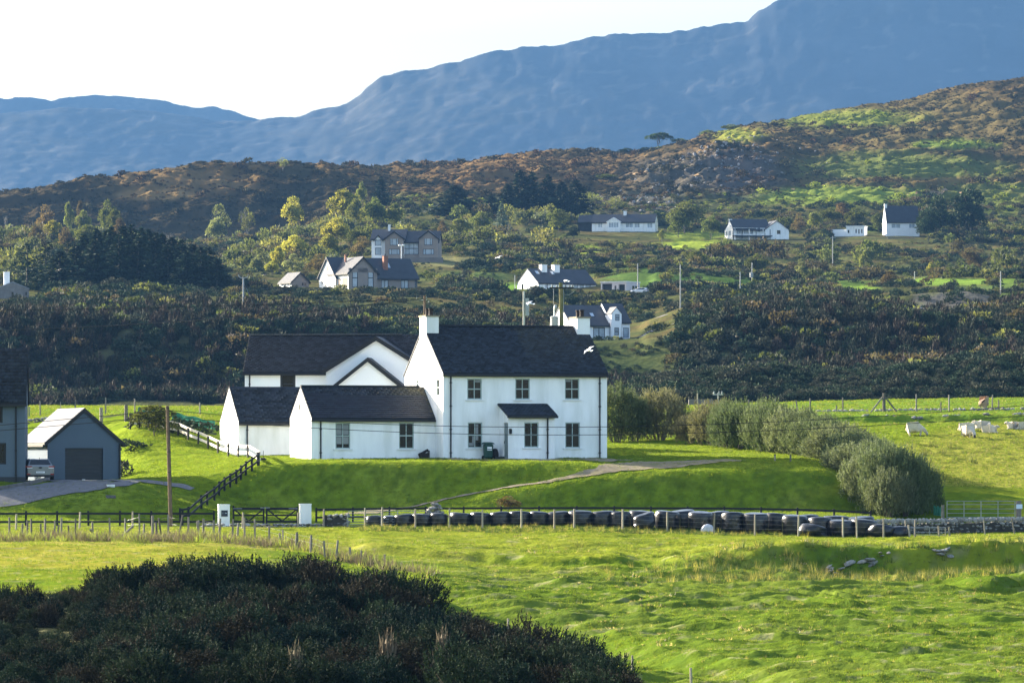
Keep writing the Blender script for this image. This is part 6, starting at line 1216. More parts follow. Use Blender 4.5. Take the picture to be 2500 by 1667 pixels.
for x, Y, lab in ((1892, 295.5, 'short pale light post on the lawn, left of two'), (1930, 295, 'short light post on the lawn beside the hedge')):
    o = empty('light_post', G(x, Y), 0, lab, 'light post'); MB().box(-0.05, 0.05, -0.05, 0.05, -0.2, 0.36).build('post', m_post if x < 1900 else m_oldpost, o); MB().box(-0.06, 0.06, -0.06, 0.06, 0.362, 0.42).build('cap', m_dframe, o)
# upper field fence on the right with strainer post
UF = [(1640,364,1.1),(1720,364,1.15),(1828,365,1.15),(1893,365.5,1.2),(1948,366,1.15,.12,0,1),(1978,366,1.2),(2042,366,.6),(2057.6,366,1.2),(2237,367,1.35),(2297,367,.75),(2317,367,1.3),(2422,367.5,1.3,-.04,0,1),(2438,367.5,.8),(2560,368,1.2)]
wire_fence('field_fence', 'wire fence with thin grey posts along the upper field on the right', UF, (0.9, 0.6, 0.3), m_oldpost, 0.06)
so = empty('strainer_post', G(2158, 366.5), 0, 'thick strainer post with two slanting struts in the upper field fence', 'post'); link('post', post_mesh('post', 1.5, 0.13, m_oldpost), so)
for s in (-1, 1): MB().tube([(s * 0.12, 0, 1.15), (s * 1.1, -0.1, -0.1)], 0.07, 6).build('strut', m_oldpost, so)
wire_fence('field_fence', 'thin wire fence behind the garage on the left', [(71,352,.75),(98,353,1.1),(149,353.5,1.0,.06,0,.7),(184,354,1.15),(258,355,1.3),(329,356,1.2),(488,357,.9)], (0.9, 0.65), m_oldpost, 0.055)
for x, Y, lab in ((247, 336, 'thick grey gate post behind the garage, left one'), (308, 334, 'thick grey gate post at the end of the bleached fence')):
    tag(link('gate_post', MB().box(-0.11, 0.11, -0.11, 0.11, -0.4, 1.15).mesh('gate_post', m_oldpost), None, G(x, Y), 0.2), lab, 'post')
rail_fence('field_hurdle', 'low grey hurdle between the thick posts behind the garage', [(250,335.6),(304,334.3)], 0, 0.6, (0.5,), m_oldpost, m_oldpost, 0.03, 0.03, 0.04)
m_net = mat('green_windbreak_net', (0.03,0.15,0.10), 0.9, 0.2, 6, 0.01, 20)
for a, b, lab in (((337,328.5),(378,328.6),'green windbreak net left of the round bush'),((420,328.4),(525,328.8),'long green windbreak net right of the round bush'),((2279,281),(2299,280.6),'scrap of green net beside the metal field gate post')):
    A, B = G(*a), G(*b); zt = 0.30 if a[0] < 2000 else 0.0; n = 16; V = []
    for i in range(n + 1):
        q = A.lerp(B, i / n); z = max(gz(q.x, q.y), 0) if False else q.z; s = 0.07 * math.sin(i * 1.3)
        V += [(q.x, q.y + s, q.z + zt + 0.35), (q.x, q.y + s * 0.6, q.z + zt + 0.9 + 0.05 * math.sin(i * 0.9))]
    mb = MB(); mb.V = V + [(x, y + 0.02, z) for x, y, z in V]; k = len(V)
    for i in range(n):
        f = (2*i, 2*i+2, 2*i+3, 2*i+1); mb.Fc.append(f); mb.Fc.append(tuple(k + j for j in reversed(f)))
    o = tag(mb.build('windbreak_net', m_net), lab, 'net')
# ---- white gate pillars and black double gate
def pillar(px, top, base, w, Y, label, plate=False):
    p = G(px, Y); p.z = min(p.z, P(px, base, Y).z); h = P(px, top, Y).z - p.z; o = empty('gate_pillar', p, R(10), label, 'pillar', 'white gate pillars'); a = w / F * Y / 2
    MB().box(-a, a, -a, a, -0.4, h - 0.05).build('shaft', m_white, o); MB().prism([(-a - .015, -a - .015, h - .05), (a + .015, -a - .015, h - .05), (a + .015, a + .015, h - .05), (-a - .015, a + .015, h - .05)], (0, 0, 0.06)).build('cap', m_white, o)
    if plate:
        s = MB().box(-a * 0.55, a * 0.62, -a - 0.03, -a - 0.003, h * 0.46, h * 0.74).build('name_plate', mat('navy_name_plate', (0.02,0.03,0.05), 0.4, 0.05, 4), o); t = MB(); yf = -a - 0.034
        for x0, x1, z0, z1 in ((.12,.50,.595,.625),(.16,.20,.575,.645),(.42,.46,.575,.625),(-.10,.04,.60,.606),(-.40,-.37,.57,.65),(-.33,-.15,.575,.58),(-.30,-.28,.575,.65),(-.2,-.18,.6,.65)): t.box(a * x0, a * x1, yf, yf + 0.003, h * z0, h * z1)
        t.build('lettering', mat('plate_lettering', (0.40,0.45,0.50), 0.6, 0.1, 4), s)
    return o
pillar(546, 1231, 1284, 27, 273.2, 'white gate pillar on the left with a dark name plate', True); pillar(745, 1229.5, 1279, 27, 273.4, 'plain white gate pillar on the right of the black gate')
g0, g1 = G(566, 274.0), G(729, 274.2); zb = P(640, 1278, 274).z; o = empty('gate', Vector((g0.x, 274.0, zb)), 0, 'black wooden double gate between the white pillars', 'gate'); gwid = g1.x - g0.x
for s in (0, 1):
    x0, x1 = (0.05, gwid / 2 - 0.04) if s == 0 else (gwid / 2 + 0.04, gwid - 0.02)
    for z, hh in ((0.88, 0.075), (0.50, 0.05), (0.12, 0.06)): MB().box(x0 + 0.1, x1 - 0.1, -0.03, 0.03, z - hh, z + hh).build('rail', m_dark, o)
    for x in (x0, x1 - 0.1): MB().box(x, x + 0.1, -0.045, 0.045, 0.0, 1.06 if x in (x0,) and s == 0 else 1.0).build('stile', m_dark, o)
    dm = (x0 + x1) / 2; A = (x0 + 0.1, 0.84) if s == 0 else (x1 - 0.1, 0.84); B = (dm, 0.16); C_ = (x1 - 0.1, 0.84) if s == 0 else (x0 + 0.1, 0.84)
    for p, q in ((A, B), (C_, B)): MB().tube([(p[0], -0.035, p[1]), (q[0], -0.035, q[1])], 0.042, 4).build('brace', m_dark, o)
    MB().box((x0 + 0.02) if s == 0 else (x1 - 0.55), (x0 + 0.55) if s == 0 else (x1 - 0.02), -0.05, -0.032, 0.875, 0.91).build('hinge', m_galv, o)
MB().box(gwid / 2 - 0.28, gwid / 2 + 0.28, -0.055, -0.034, 0.92, 0.96).build('latch', m_galv, o)
# ---- galvanised field gates
def tube_gate(px0, px1, top, bot, Y0, Y1, label, bars=6, verts=4, rail_r=0.022, round_=True):
    A, B = P(px0, bot, Y0), P(px1, bot, Y1); o = empty('field_gate', A, math.atan2((B - A).y, (B - A).x), label, 'gate', 'galvanised field gates'); w = (B - A).length; h = P(px0, top, Y0).z - A.z; r = 0.14 if round_ else 0.0
    pts = [(0, 0, 0), (0, 0, h - r)] + ([(r * (1 - math.cos(t)), 0, h - r + r * math.sin(t)) for t in (0.5, 1.0)] if r else []) + [(r, 0, h), (w - r, 0, h)] + ([(w - r + r * math.sin(t), 0, h - r + r * math.cos(t)) for t in (0.5, 1.0)] if r else []) + [(w, 0, h - r), (w, 0, 0)]
    MB().tube(pts, rail_r, 6).build('frame', m_galv, o)
    for i in range(bars): z = h * (0.06 + 0.78 * (i / (bars - 1)) ** 1.15); MB().tube([(0.02, 0, z), (w - 0.02, 0, z)], rail_r * 0.8, 5).build('bar', m_galv, o)
    for i in range(1, verts + 1): x = w * i / (verts + 1); MB().box(x - 0.02, x + 0.02, -0.012, 0.012, 0.02, h - 0.01).build('upright', m_galv, o)
    return o
tube_gate(849, 1052, 1247, 1287, 271.2, 271.6, 'galvanised gate with rounded corner beside the broken stone wall')
tube_gate(2312, 2478, 1223, 1273, 278.2, 278.6, 'galvanised field gate at the right, beyond the dry stone wall', 5, 3, 0.024, False)
tube_gate(2192, 2308, 1286, 1306, 266.2, 265.2, 'low tilted galvanised gate past the last bales', 3, 2, 0.02, False)
for x, Y, h, r_, l, m_, lab in ((2301.5, 278.2, 1.25, 0.1, 0, m_oldpost, 'thick grey post at the hinge side of the far field gate'), (2221, 265, 0.75, 0.06, -.1, m_post, 'pale post leaning at the low tilted gate, left end'), (2234, 267, 1.05, 0.06, 0, m_post, 'thin post behind the low tilted gate'), (2293, 265, 0.62, 0.055, -.08, m_post, 'pale post at the right end of the low tilted gate'), (2308, 264.8, 0.42, 0.04, 0, m_post, 'smallest pale stake right of the low tilted gate'), (2318, 264.6, 0.5, 0.055, -.08, m_post, 'short pale stake farthest right of the low tilted gate'), (2212, 268, 1.0, 0.04, -.05, m_post, 'thin short post at the left end of the dry stone wall'), (2405, 268, 1.0, 0.045, -.08, m_oldpost, 'thin leaning post before the dry stone wall, left one'), (2478, 268, 1.05, 0.045, -.18, m_oldpost, 'thin leaning post before the dry stone wall, right one')):
    tag(link('fence_post', post_mesh('fence_post', h, r_, m_), None, G(x, Y), (0, l, 0)), lab, 'post', 'posts by the dry stone wall')
o = empty('notice_post', G(2487, 278.7), 0, 'dark gate post with a pale paper notice at the right edge', 'post'); link('post', MB().box(-0.13, 0.13, -0.13, 0.13, -0.4, 1.45).mesh('post', m_oldpost), o, None, 0.15)
nb = MB().box(-0.16, 0.2, -0.16, -0.145, 0.98, 1.25).build('notice', mat('paper_notice', (0.55,0.66,0.80), 0.6, 0.06, 3), o); nt_ = MB()
for i in range(4): nt_.box(-0.11, 0.12 - 0.03 * (i % 3), -0.163, -0.1605, 1.19 - i * 0.05, 1.2 - i * 0.05)
nt_.build('lettering', mat('faint_notice_print', (0.40,0.48,0.62), 0.7, 0.05, 3), nb)
# ---- stone walls
def stone_wall(name, label, pts, rows, sw, sh, depth, jitter=0.25, cap=True, mats=None, maxn=300, tumble=0.0, cat='wall', z0=-0.05, group=None):
    W3 = [G(*p) for p in pts]; o = empty(name, W3[0], 0, label, cat, group); seg_ = [(b - a).length for a, b in zip(W3[:-1], W3[1:])]; tot = sum(seg_); ms = mats or ROCK; n = 0; cum = np.concatenate([[0], np.cumsum(seg_)])
    def at(s):
        i = min(int(np.searchsorted(cum, s, side='right')) - 1, len(seg_) - 1); i = max(i, 0); return W3[i].lerp(W3[i + 1], (s - cum[i]) / seg_[i]), (W3[i + 1] - W3[i]).normalized()
    for j in range(rows + (1 if cap else 0)):
        s = rnd.uniform(0, sw)
        while s < tot and n < maxn:
            w = sw * rnd.uniform(0.65, 1.5); c, d = at(min(s + w / 2, tot)); iscap = cap and j == rows
            if rnd.random() < tumble: s += w; continue
            q = link('stone', ms[rnd.randrange(len(ms))], o, c - W3[0] + Vector((rnd.uniform(-.03,.03), rnd.uniform(-1, 1) * depth * 0.2, z0 + sh * (j + 0.45) + (0.05 if iscap else 0))), (rnd.uniform(-.3,.3) + (1.2 if iscap else 0), rnd.uniform(-.3,.3), math.atan2(d.y, d.x) + rnd.uniform(-.3,.3)))
            q.scale = (w * 1.12, depth * (0.9 if not iscap else 0.8), sh * rnd.uniform(1.25, 1.7) * (1.0 if not iscap else 1.2)); s += w * (1.0 if not iscap else 0.8); n += 1
    MB().prism([W3[0] - W3[0] + Vector((0, -depth * 0.28, -0.3)), W3[-1] - W3[0] + Vector((0, -depth * 0.28, -0.3)), W3[-1] - W3[0] + Vector((0, -depth * 0.28, sh * rows * 0.86)), Vector((0, -depth * 0.28, sh * rows * 0.86))], (0, depth * 0.55, 0)).build('core', m_coreS, o) if len(W3) == 2 and tumble < 0.1 else None
    return o
m_coreS = mat('wall_core_earth', (0.045,0.042,0.038), 0.98, 0.3, 3, 0.03, 5)
stone_wall('dry_stone_wall', 'long dark dry stone wall with upright coping stones below the field gate', [(2128,273.2),(2600,275.2)], 4, 0.27, 0.155, 0.5)
stone_wall('rubble_wall', 'low tumbled stone wall under the black double gate', [(488,272.2),(790,271.6)], 2, 0.22, 0.13, 0.5, tumble=0.15, cap=False)
stone_wall('broken_wall', 'broken stone wall stub left of the galvanised gate', [(792,271.9),(846,271.7)], 4, 0.34, 0.2, 0.6, cap=False)
o = empty('stone_pier', G(1061, 273.6), 0, 'old stone gate pier with stepped top behind the bales', 'pier')
for i, (x, z, w, h) in enumerate(((-.28,.15,.42,.3),(.12,.15,.45,.3),(.42,.15,.28,.32),(-.3,.45,.4,.3),(.1,.45,.5,.32),(.42,.45,.3,.3),(-.27,.72,.42,.26),(.14,.75,.46,.28),(.43,.70,.26,.24),(-.1,.98,.5,.26),(.28,.98,.3,.2),(0.02,1.2,.42,.24),(.3,1.1,.2,.15),(-.36,.88,.2,.12))):
    q = link('stone', ROCK[i % 5], o, Vector((x, rnd.uniform(-.05,.05), z)), (rnd.uniform(-.1,.1), rnd.uniform(-.1,.1), rnd.uniform(-.2,.2))); q.scale = (w * 1.15, 0.6, h * 1.5)
stone_wall('boulder_wall', 'line of loose boulders along the upper field bank', [(1960,367.5),(2250,367.8),(2600,367.5)], 1, 0.34, 0.3, 0.45, tumble=0.12, cap=False)
stone_wall('boulder_wall', 'lower straggling line of dark stones above the grazing sheep', [(2070,358.2),(2250,358.0),(2420,358.4),(2600,358)], 1, 0.5, 0.26, 0.5, tumble=0.45, cap=False)
stone_wall('boulder_wall', 'short row of stones in the field behind the garage', [(62,343),(130,344)], 2, 0.3, 0.2, 0.4, tumble=0.1, cap=False)
for px, py, w, lab in ((2105,1372,1.7,'large pale slabby rock showing in the eroded bank'),(2040,1395,1.1,'small pale rock low in the eroded bank'),(2300,1352,1.3,'dark rock under the turf lip at the right'),(2160,1355,0.6,'small rock right of the large slabby one')):
    Y = Yat(px, py, 238, 246); o = empty('bank_rock', G(px, Y), 0, lab, 'rock')
    for i in range(6 if w > 1 else 3):
        q = link('slab', ROCK[i % 3], o, Vector((rnd.uniform(-.4,.4) * w, rnd.uniform(-.2,.1), rnd.uniform(-.1,.32) * min(w, 1.2))), (rnd.uniform(-.4,.4), rnd.uniform(-.6,.2), rnd.uniform(-.5,.5))); q.scale = (w * 0.38, 0.4, 0.15 * w)
# ---- round bales in black wrap
def bale_mesh(seed, lump=0.05):
    r = random.Random(seed); n, prof = 24, [(0.0,0.0),(0.46,0.0),(0.57,0.03),(0.60,0.12),(0.615,0.35),(0.62,0.6),(0.61,0.85),(0.595,0.98),(0.55,1.06),(0.45,1.09),(0.3,1.10),(0.0,1.10)]; mb = MB(); mb.lathe(prof, n); V = []
    for i, v in enumerate(mb.V):
        a = math.atan2(v[1], v[0]); k = 1 + lump * (vnoise(np.array([a * 1.5 + seed]), np.array([v[2] * 2.0]), seed)[0] - 0.5) * 2 + 0.012 * math.sin(a * 11 + seed); V.append((v[0] * k, v[1] * k, v[2] * (1 + lump * 0.8 * math.sin(a + seed))))
    mb.V = V; return mb.mesh('bale', m_wrap, True)
BALE = [bale_mesh(s) for s in (1, 2, 3)] + [bale_mesh(4, 0.16), bale_mesh(5, 0.2)]
words = ('first','second','third','fourth','fifth','sixth','seventh','eighth','ninth','tenth','eleventh','twelfth','thirteenth','fourteenth','fifteenth','sixteenth','seventeenth','eighteenth')
front = [(912,1262,36,271.6),(952,1261.5,32,271.8),(986,1258.5,42,271.6),(1029,1257,48,271.6),(1072,1255.5,40,271.4),(1123,1254,50,271.4),(1172,1253.5,46,271.4),(1219,1252,46,271.4),(1268,1251,49,271.4),(1315,1251,44,271.4),(1362,1251,50,271.4),(1417,1249,56,271.2),(1471,1250,52,271.2),(1515,1252,50,270.8),(1629,1250,58,270.4),(1711,1252,58,269.8),(1790,1254,56,269.2),(1845,1255,58,268.8),(1942,1260,62,268.0),(2003,1266,60,267.2),(2054,1272,60,266.6),(2108,1270,62,266.8)]
def bale(px, top, w, Y, k, lab, tilt=(0, 0), lay=False):
    g = G(px, Y); zt = P(px, top, Y).z; s = w / F * Y / 1.22; o = link('bale', BALE[k], None, g, (tilt[0], tilt[1], rnd.uniform(0, 6.28))); hz = max((zt - g.z) / 1.10 + 0.07, 0.55); s *= 1.06
    o.scale = (s, s, hz); return tag(o, lab, 'bale', 'black wrapped bales')
for i, (px, top, w, Y) in enumerate(front): bale(px, top, w, Y, i % 3, '%s upright black bale of the front row, counted from the metal gate' % (words[i] if i < 18 else ('nineteenth', 'twentieth', 'twenty-first', 'twenty-second')[i - 18]), (rnd.uniform(-.02,.02), rnd.uniform(-.03,.03)))
for px, top, w, Y, k, lab in ((1572,1257,56,269.6,4,'slumped torn black bale lying forward in the middle of the row'),(1495,1250,52,272.6,1,'black bale pressed behind the fourteenth front bale'),(1560,1249,58,272.4,0,'black bale standing behind the slumped torn one'),(1668,1248,60,272.2,2,'tall black bale half behind the gap right of the slumped one'),(1752,1251,58,271.6,1,'black bale behind, between two front bales right of centre'),(1895,1256,60,271.0,0,'black bale behind the gap after the eighteenth front bale'),(1966,1259,60,270.4,2,'black bale in the back row near the right end'),(2040,1262,66,269.8,1,'wide black bale in the back row, right end'),(2100,1264,64,269.4,0,'last black bale of the back row'),(1985,1291,66,265.8,3,'flattened black bale lying low before the right end'),(2150,1287,64,265.6,4,'slumped black bale low at the right end'),(2192,1292,56,265.8,3,'flattest black bale at the far right end')):
    bale(px, top, w, Y, k, lab, (rnd.uniform(-.1,.1), rnd.uniform(-.12,.12)))
o = tag(MB().ell((0,0,0.05), (0.42,0.2,0.42), 10, 6).build('bale_sheet', mat('crumpled_grey_wrap', (0.5,0.5,0.53), 0.5, 0.3, 5, 0.03, 8), None, G(1728, 268.2)), 'crumpled pale plastic scrap leaning on a bale', 'plastic')
# ------------------------------------------------------------------ poles and overhead wires
def pole(name, px, top, Y, r, m, label, base_py=None, lean=0.0, extra=None, group=None):
    b = G(px, Y) if base_py is None else G(px, Yat(px, base_py, Y - 40, Y + 40)); zt = (HZ - top) / F * b.y; h = zt - b.z
    o = empty(name, b, 0, label, 'pole', group); o.rotation_euler = (0, lean, 0); MB().tube([(0, 0, -1), (0, 0, h * 0.5), (0, 0, h)], [r, r * 0.92, r * 0.82], 9).build('shaft', m, o)
    if extra: extra(o, h)
    return o, b, h
def ins(o, x, y, z, s=1.0): MB().lathe([(0, 0), (0.045 * s, 0), (0.06 * s, 0.05 * s), (0.035 * s, 0.08 * s), (0.055 * s, 0.13 * s), (0, 0.17 * s)], 8, (x, y, z)).build('insulator', m_galv, o)
def band_(o, h):
    for z in (h * 0.45, h * 0.62, h - 0.12): MB().lathe([(0.115, -0.02), (0.118, -0.02), (0.118, 0.02), (0.115, 0.02)], 10, (0, 0, z)).build('band', m_dframe, o)
    MB().tube([(0.09, -0.05, h * 0.2), (0.09, -0.06, h * 0.98)], 0.018, 5).build('cable', m_cable, o)
p1, b1, h1 = pole('utility_pole', 417, 990, 273.2, 0.125, m_pole, 'nearest brown utility pole on the left lawn, before the black fence', None, -0.028, band_)
def tx(o, h):
    MB().box(-0.8, 0.95, -0.19, -0.09, h - 0.45, h - 0.34).build('crossarm', m_dark, o)
    for x in (-0.65, -0.3, 0.35, 0.65, 0.85): ins(o, x, -0.14, h - 0.34, 1.2)
    t = MB().lathe([(0, 0), (0.28, 0), (0.29, 0.05), (0.29, 0.72), (0.31, 0.74), (0.31, 0.80), (0.2, 0.86), (0, 0.86)], 14, (-0.52, -0.05, h - 3.35)).build('transformer', mat('transformer_grey', (0.30,0.31,0.31), 0.6, 0.1, 3), o)
    MB().lathe([(0.05, 0), (0.05, 0.5), (0.075, 0.52), (0.05, 0.56), (0.04, 0.7), (0, 0.72)], 8, (-0.52, -0.1, h - 2.5)).build('bushing', m_white2, t)
    MB().tube([(-0.55, -0.15, h - 0.35), (-0.57, -0.15, h - 1.5), (-0.5, -0.12, h - 2.3)], 0.014, 4).build('lead', m_galv, o)
    MB().lathe([(0, 0), (0.1, 0.02), (0.13, 0.2), (0.1, 0.38), (0, 0.42)], 8, (-0.42, -0.15, h - 2.05)).build('fuse_pot', m_galv, o); MB().tube([(0.17, -0.02, h - 3.3), (0.17, -0.02, h - 0.5)], 0.02, 5).build('cable', m_galv, o); MB().tube([(0.28, -0.1, h - 0.9), (0.6, -0.1, h - 0.92), (0.95, -0.1, h - 0.7)], 0.014, 4).build('lead', m_galv, o)
p2, b2, h2 = pole('transformer_pole', 1373, 690, 348, 0.175, m_moss, 'thick mossy pole with crossarm and transformer behind the right chimney', None, -0.01, tx)
def arm1(o, h):
    MB().box(-0.75, 0.15, -0.05, 0.03, h - 0.34, h - 0.28).build('crossarm', m_palepole, o); ins(o, -0.6, 0, h - 0.28); ins(o, 0.12, -0.05, h - 0.2, 0.9); ins(o, 0.3, -0.05, h - 0.5, 0.9)
p3, b3, h3 = pole('utility_pole', 1037, 722, 350, 0.12, m_pole, 'brown utility pole rising behind the left chimney', None, 0, arm1)
def boxy(o, h): MB().box(0.12, 0.45, -0.2, 0.1, h - 2.1, h - 0.6).build('switch_box', m_galv, o)
pole('utility_pole', 1279, 711, 400, 0.11, m_palepole, 'slim pale pole with a grey box behind the farmhouse roof', None, 0, boxy)
def yhead(o, h):
    MB().tube([(-0.9, 0, h + 0.55), (-0.75, 0, h + 0.1), (0, 0, h - 0.15), (0.75, 0, h + 0.1), (0.9, 0, h + 0.55)], 0.09, 6).build('crossarm', m_palepole, o); MB().tube([(0.1, 0, h - 1), (3.0, 0, -0.5)], 0.03, 4).build('stay_wire', m_wire, o)
pole('utility_pole', 594, 678, 868, 0.17, m_palepole, 'pale pole with curved twin head on the left slope', 768, 0, yhead)
def tbar(o, h):
    MB().box(-0.8, 0.8, -0.06, 0.06, h - 0.5, h - 0.38).build('crossarm', m_palepole, o)
def tank(o, h): MB().lathe([(0, 0), (0.42, 0), (0.42, 1.1), (0, 1.2)], 10, (-0.15, -0.5, h - 3.6)).build('transformer', m_galv, o)
for px, top, base, Y, ex, lab in ((1557,643,712,1150,None,'pale pole beside the flat-roofed pink garage'),(1661,646,742,985,None,'tall pale pole in front of the green mound'),(1807,664,726,1120,None,'left pole of the pair below the green meadow'),(1836,641,726,1120,tank,'right pole of the pair, with transformer can'),(2033,577,652,1420,tbar,'pole with crossarm below the veranda bungalow'),(2233,663,702,1200,None,'pale pole on the far right meadow'),(2443,662,736,1050,None,'pale leaning pole near the right edge'),(1257,672,706,1140,None,'thin pole left of the white gabled house')):
    pole('utility_pole', px, top, Y, 0.13, m_palepole, lab, base if Y > 1000 else None, 0, ex, 'poles on the hillside')
o = empty('street_lamp', G(980, 1190), 0, 'white twin-headed lamp post between the two brown houses', 'lamp post'); lh = P(980, 600, 1190).z - o.location.z
MB().tube([(0, 0, -0.5), (0, 0, lh)], 0.12, 7).build('shaft', m_white2, o)
for s in (-1, 1): MB().ell((s * 0.45, 0, lh + 0.1), (0.38, 0.3, 0.25), 8, 5).build('lamp_head', m_white, o)
MB().box(-0.5, 0.5, -0.05, 0.05, lh - 0.1, lh + 0.02).build('crossarm', m_white2, o)
o = empty('field_pole', G(1753, 404), 0, 'short twin-topped pole beyond the upper field', 'pole'); MB().tube([(0, 0, -0.5), (0, 0, 1.0)], 0.07, 6).build('shaft', m_palepole, o); MB().box(-0.45, 0.45, -0.04, 0.04, 0.82, 0.9).build('crossarm', m_palepole, o)
for s in (-0.35, 0.1, 0.35): ins(o, s, 0, 0.9, 1.5)
o = empty('water_trough', G(1711, 402), 0, 'grey concrete trough beyond the hedge in the upper field', 'trough'); MB().box(-1.05, 1.05, -0.4, 0.4, -0.1, 0.5).build('tank', m_wallg, o); MB().box(-1.0, 1.0, -0.34, 0.34, 0.501, 0.53).build('water', m_pane, o); link('post', post_mesh('post', 1.0, 0.06, m_post), o, Vector((-0.3, -0.5, 0)))
def wire(pts, r, label, Ys, sag=True, n=44):
    px = np.array([p[0] for p in pts], float); py = np.array([p[1] for p in pts], float); xs = np.linspace(px[0], px[-1], n)
    ys = np.interp(xs, px, py) if len(pts) < 3 else np.array([sum(py[i] * np.prod([(x - px[j]) / (px[i] - px[j]) for j in range(len(px)) if j != i]) for i in range(len(px))) for x in xs])
    YY = np.linspace(Ys[0], Ys[1], n); return tag(MB().tube([P(a, b, c) for a, b, c in zip(xs, ys, YY)], r, 4).build('overhead_wire', m_cable), label, 'wire', 'overhead wires')
wire([(-60,1043),(226,1017.5),(408,1001)], 0.018, 'upper overhead wire from the left edge to the near utility pole', (276, 273.2))
wire([(-60,1056),(232,1031),(409,1016)], 0.018, 'lower overhead wire from the left edge to the near utility pole', (276, 273.2))
wire([(409,1001),(1020,1038),(1783,1034),(2560,984)], 0.017, 'upper overhead wire crossing the farmhouse front and hedge', (273.2, 270))
wire([(409,1016),(1020,1056),(1848,1052),(2560,1010)], 0.017, 'lower overhead wire crossing the farmhouse front and hedge', (273.2, 270))
wire([(-60,758),(500,748),(1022,729)], 0.02, 'thin upper wire sloping across the dark hill to the chimney pole', (330, 350))
wire([(-60,808),(500,780),(1034,730)], 0.03, 'thick lower wire sloping across the dark hill to the chimney pole', (300, 350))
wire([(1045,732),(1150,775),(1262,795)], 0.012, 'thin service wire from the chimney pole down behind the roof', (350, 346))
wire([(1394,702),(1900,735),(2560,768)], 0.012, 'faint wire running right from the transformer pole', (348, 700))
# ------------------------------------------------------------------ sheep
import bmesh
def skin_body(V, E, Rr):
    bm = bmesh.new(); lay = bm.verts.layers.skin.verify(); vs = [bm.verts.new(v) for v in V]
    for a, b in E: bm.edges.new((vs[a], vs[b]))
    for v, r in zip(vs, Rr): v[lay].radius = (r, r)
    vs[1][lay].use_root = True; me = bpy.data.meshes.new('body'); bm.to_mesh(me); bm.free(); return me
def make_sheep(px, py, Yr, rz, label, pose='graze', s=1.0, black=False):
    Y = Yat(px, py, *Yr); o = empty('sheep', G(px, Y), rz, label, 'sheep', 'sheep in the field'); leg = pose != 'lie'; zb = 0.53 if leg else 0.30
    V = [(-0.42,0,zb-0.01),(-0.16,0,zb+0.05),(0.14,0,zb+0.04),(0.38,0,zb+0.02)]; E = [(0,1),(1,2),(2,3)]; Rr = [0.22,0.35,0.34,0.23]
    V += [(0.58,0,zb-0.12),(0.71,0,zb-0.30),(0.80,0,zb-0.44)] if pose == 'graze' else [(0.55,0,zb+0.2),(0.64,0,zb+0.3),(0.80,0,zb+0.22)]; E += [(3,4),(4,5),(5,6)]; Rr += [0.15,0.10,0.055]
    def add(v, e, r): V.append(v); E.append((e, len(V) - 1)); Rr.append(r); return len(V) - 1
    for x, i in ((-0.34, 0), (0.34, 3)):
        for y in (-0.14, 0.14):
            if leg: k = add((x, y, zb - 0.22), i, 0.11); k = add((x + (-0.04 if x < 0 else 0.02), y, 0.20), k, 0.055); add((x, y, 0.0), k, 0.04)
            else: k = add((x + 0.1, y * 1.5, 0.12), i, 0.10); add((x + 0.3, y * 1.6, 0.06), k, 0.05)
    for y in (-1, 1): add((V[5][0] - 0.03, y * 0.16, V[5][2] + 0.04), 5, 0.03)
    add((-0.64, 0, zb - 0.14), 0, 0.05); me = skin_body(V, E, Rr); me.materials.append(m_wool); c = link('body', me, o)
    c.modifiers.new('skin', 'SKIN'); sb = c.modifiers.new('smooth', 'SUBSURF'); sb.levels = 1; sb.render_levels = 2; c.modifiers['skin'].use_smooth_shade = True
    e = Vector(V[6]); d = (e - Vector(V[5])).normalized(); fm = m_sface if black else mat_face
    MB().tube([Vector(V[5]) + d * 0.02, Vector(V[5]) + d * 0.12, e + d * 0.05], [0.088, 0.085, 0.05], 9).build('face', fm, o, smooth=True)
    for y in (-1, 1): MB().ell(Vector((V[5][0] - 0.01, y * 0.15, V[5][2] + 0.05)), (0.035, 0.08, 0.025), 6, 4).build('ear', fm, o)
    if leg:
        for x in (-0.34, 0.34):
            for y in (-0.14, 0.14): MB().tube([(x, y, -0.02), (x, y, 0.14)], [0.046, 0.044], 6).build('hoof', m_sface if black else mat_face, o)
    o.scale = (s, s, s); return o
mat_face = mat('pale_sheep_face', (0.45,0.40,0.33), 0.9, 0.1, 6)
make_sheep(2234, 1063, (320, 352), 0.0, 'large white sheep grazing side-on right of the hedge', 'graze', 1.12)
make_sheep(2358, 1053, (325, 356), 0.1, 'white sheep half hidden behind the black-faced sheep', 'lie', 1.0)
make_sheep(2366, 1070, (320, 350), -1.15, 'white sheep with black face grazing towards the viewer', 'graze', 1.05, True)
make_sheep(2400, 1048, (330, 357), 3.2, 'white sheep lying behind, right of the black-faced sheep', 'lie', 1.0)
make_sheep(2416, 1058, (325, 354), -0.5, 'small white sheep lying nearest the middle of the flock', 'lie', 0.92)
make_sheep(2478, 1049, (330, 357), 3.0, 'white sheep at the right edge, left of the cut one', 'lie', 0.95)
make_sheep(2500, 1049, (330, 357), 0.2, 'white sheep cut by the right edge of the view', 'lie', 0.95)
_bs = make_sheep(2401, 999, (372, 398), 1.25, 'brownish sheep seen from behind in the upper field', 'graze', 1.1)
_m = mat('stained_wool', (0.36,0.25,0.19), 0.95, 0.15, 7, 0.02, 30, 0.1)
for _c in _bs.children:
    if _c.name.startswith('body'): _c.data.materials.clear(); _c.data.materials.append(_m)
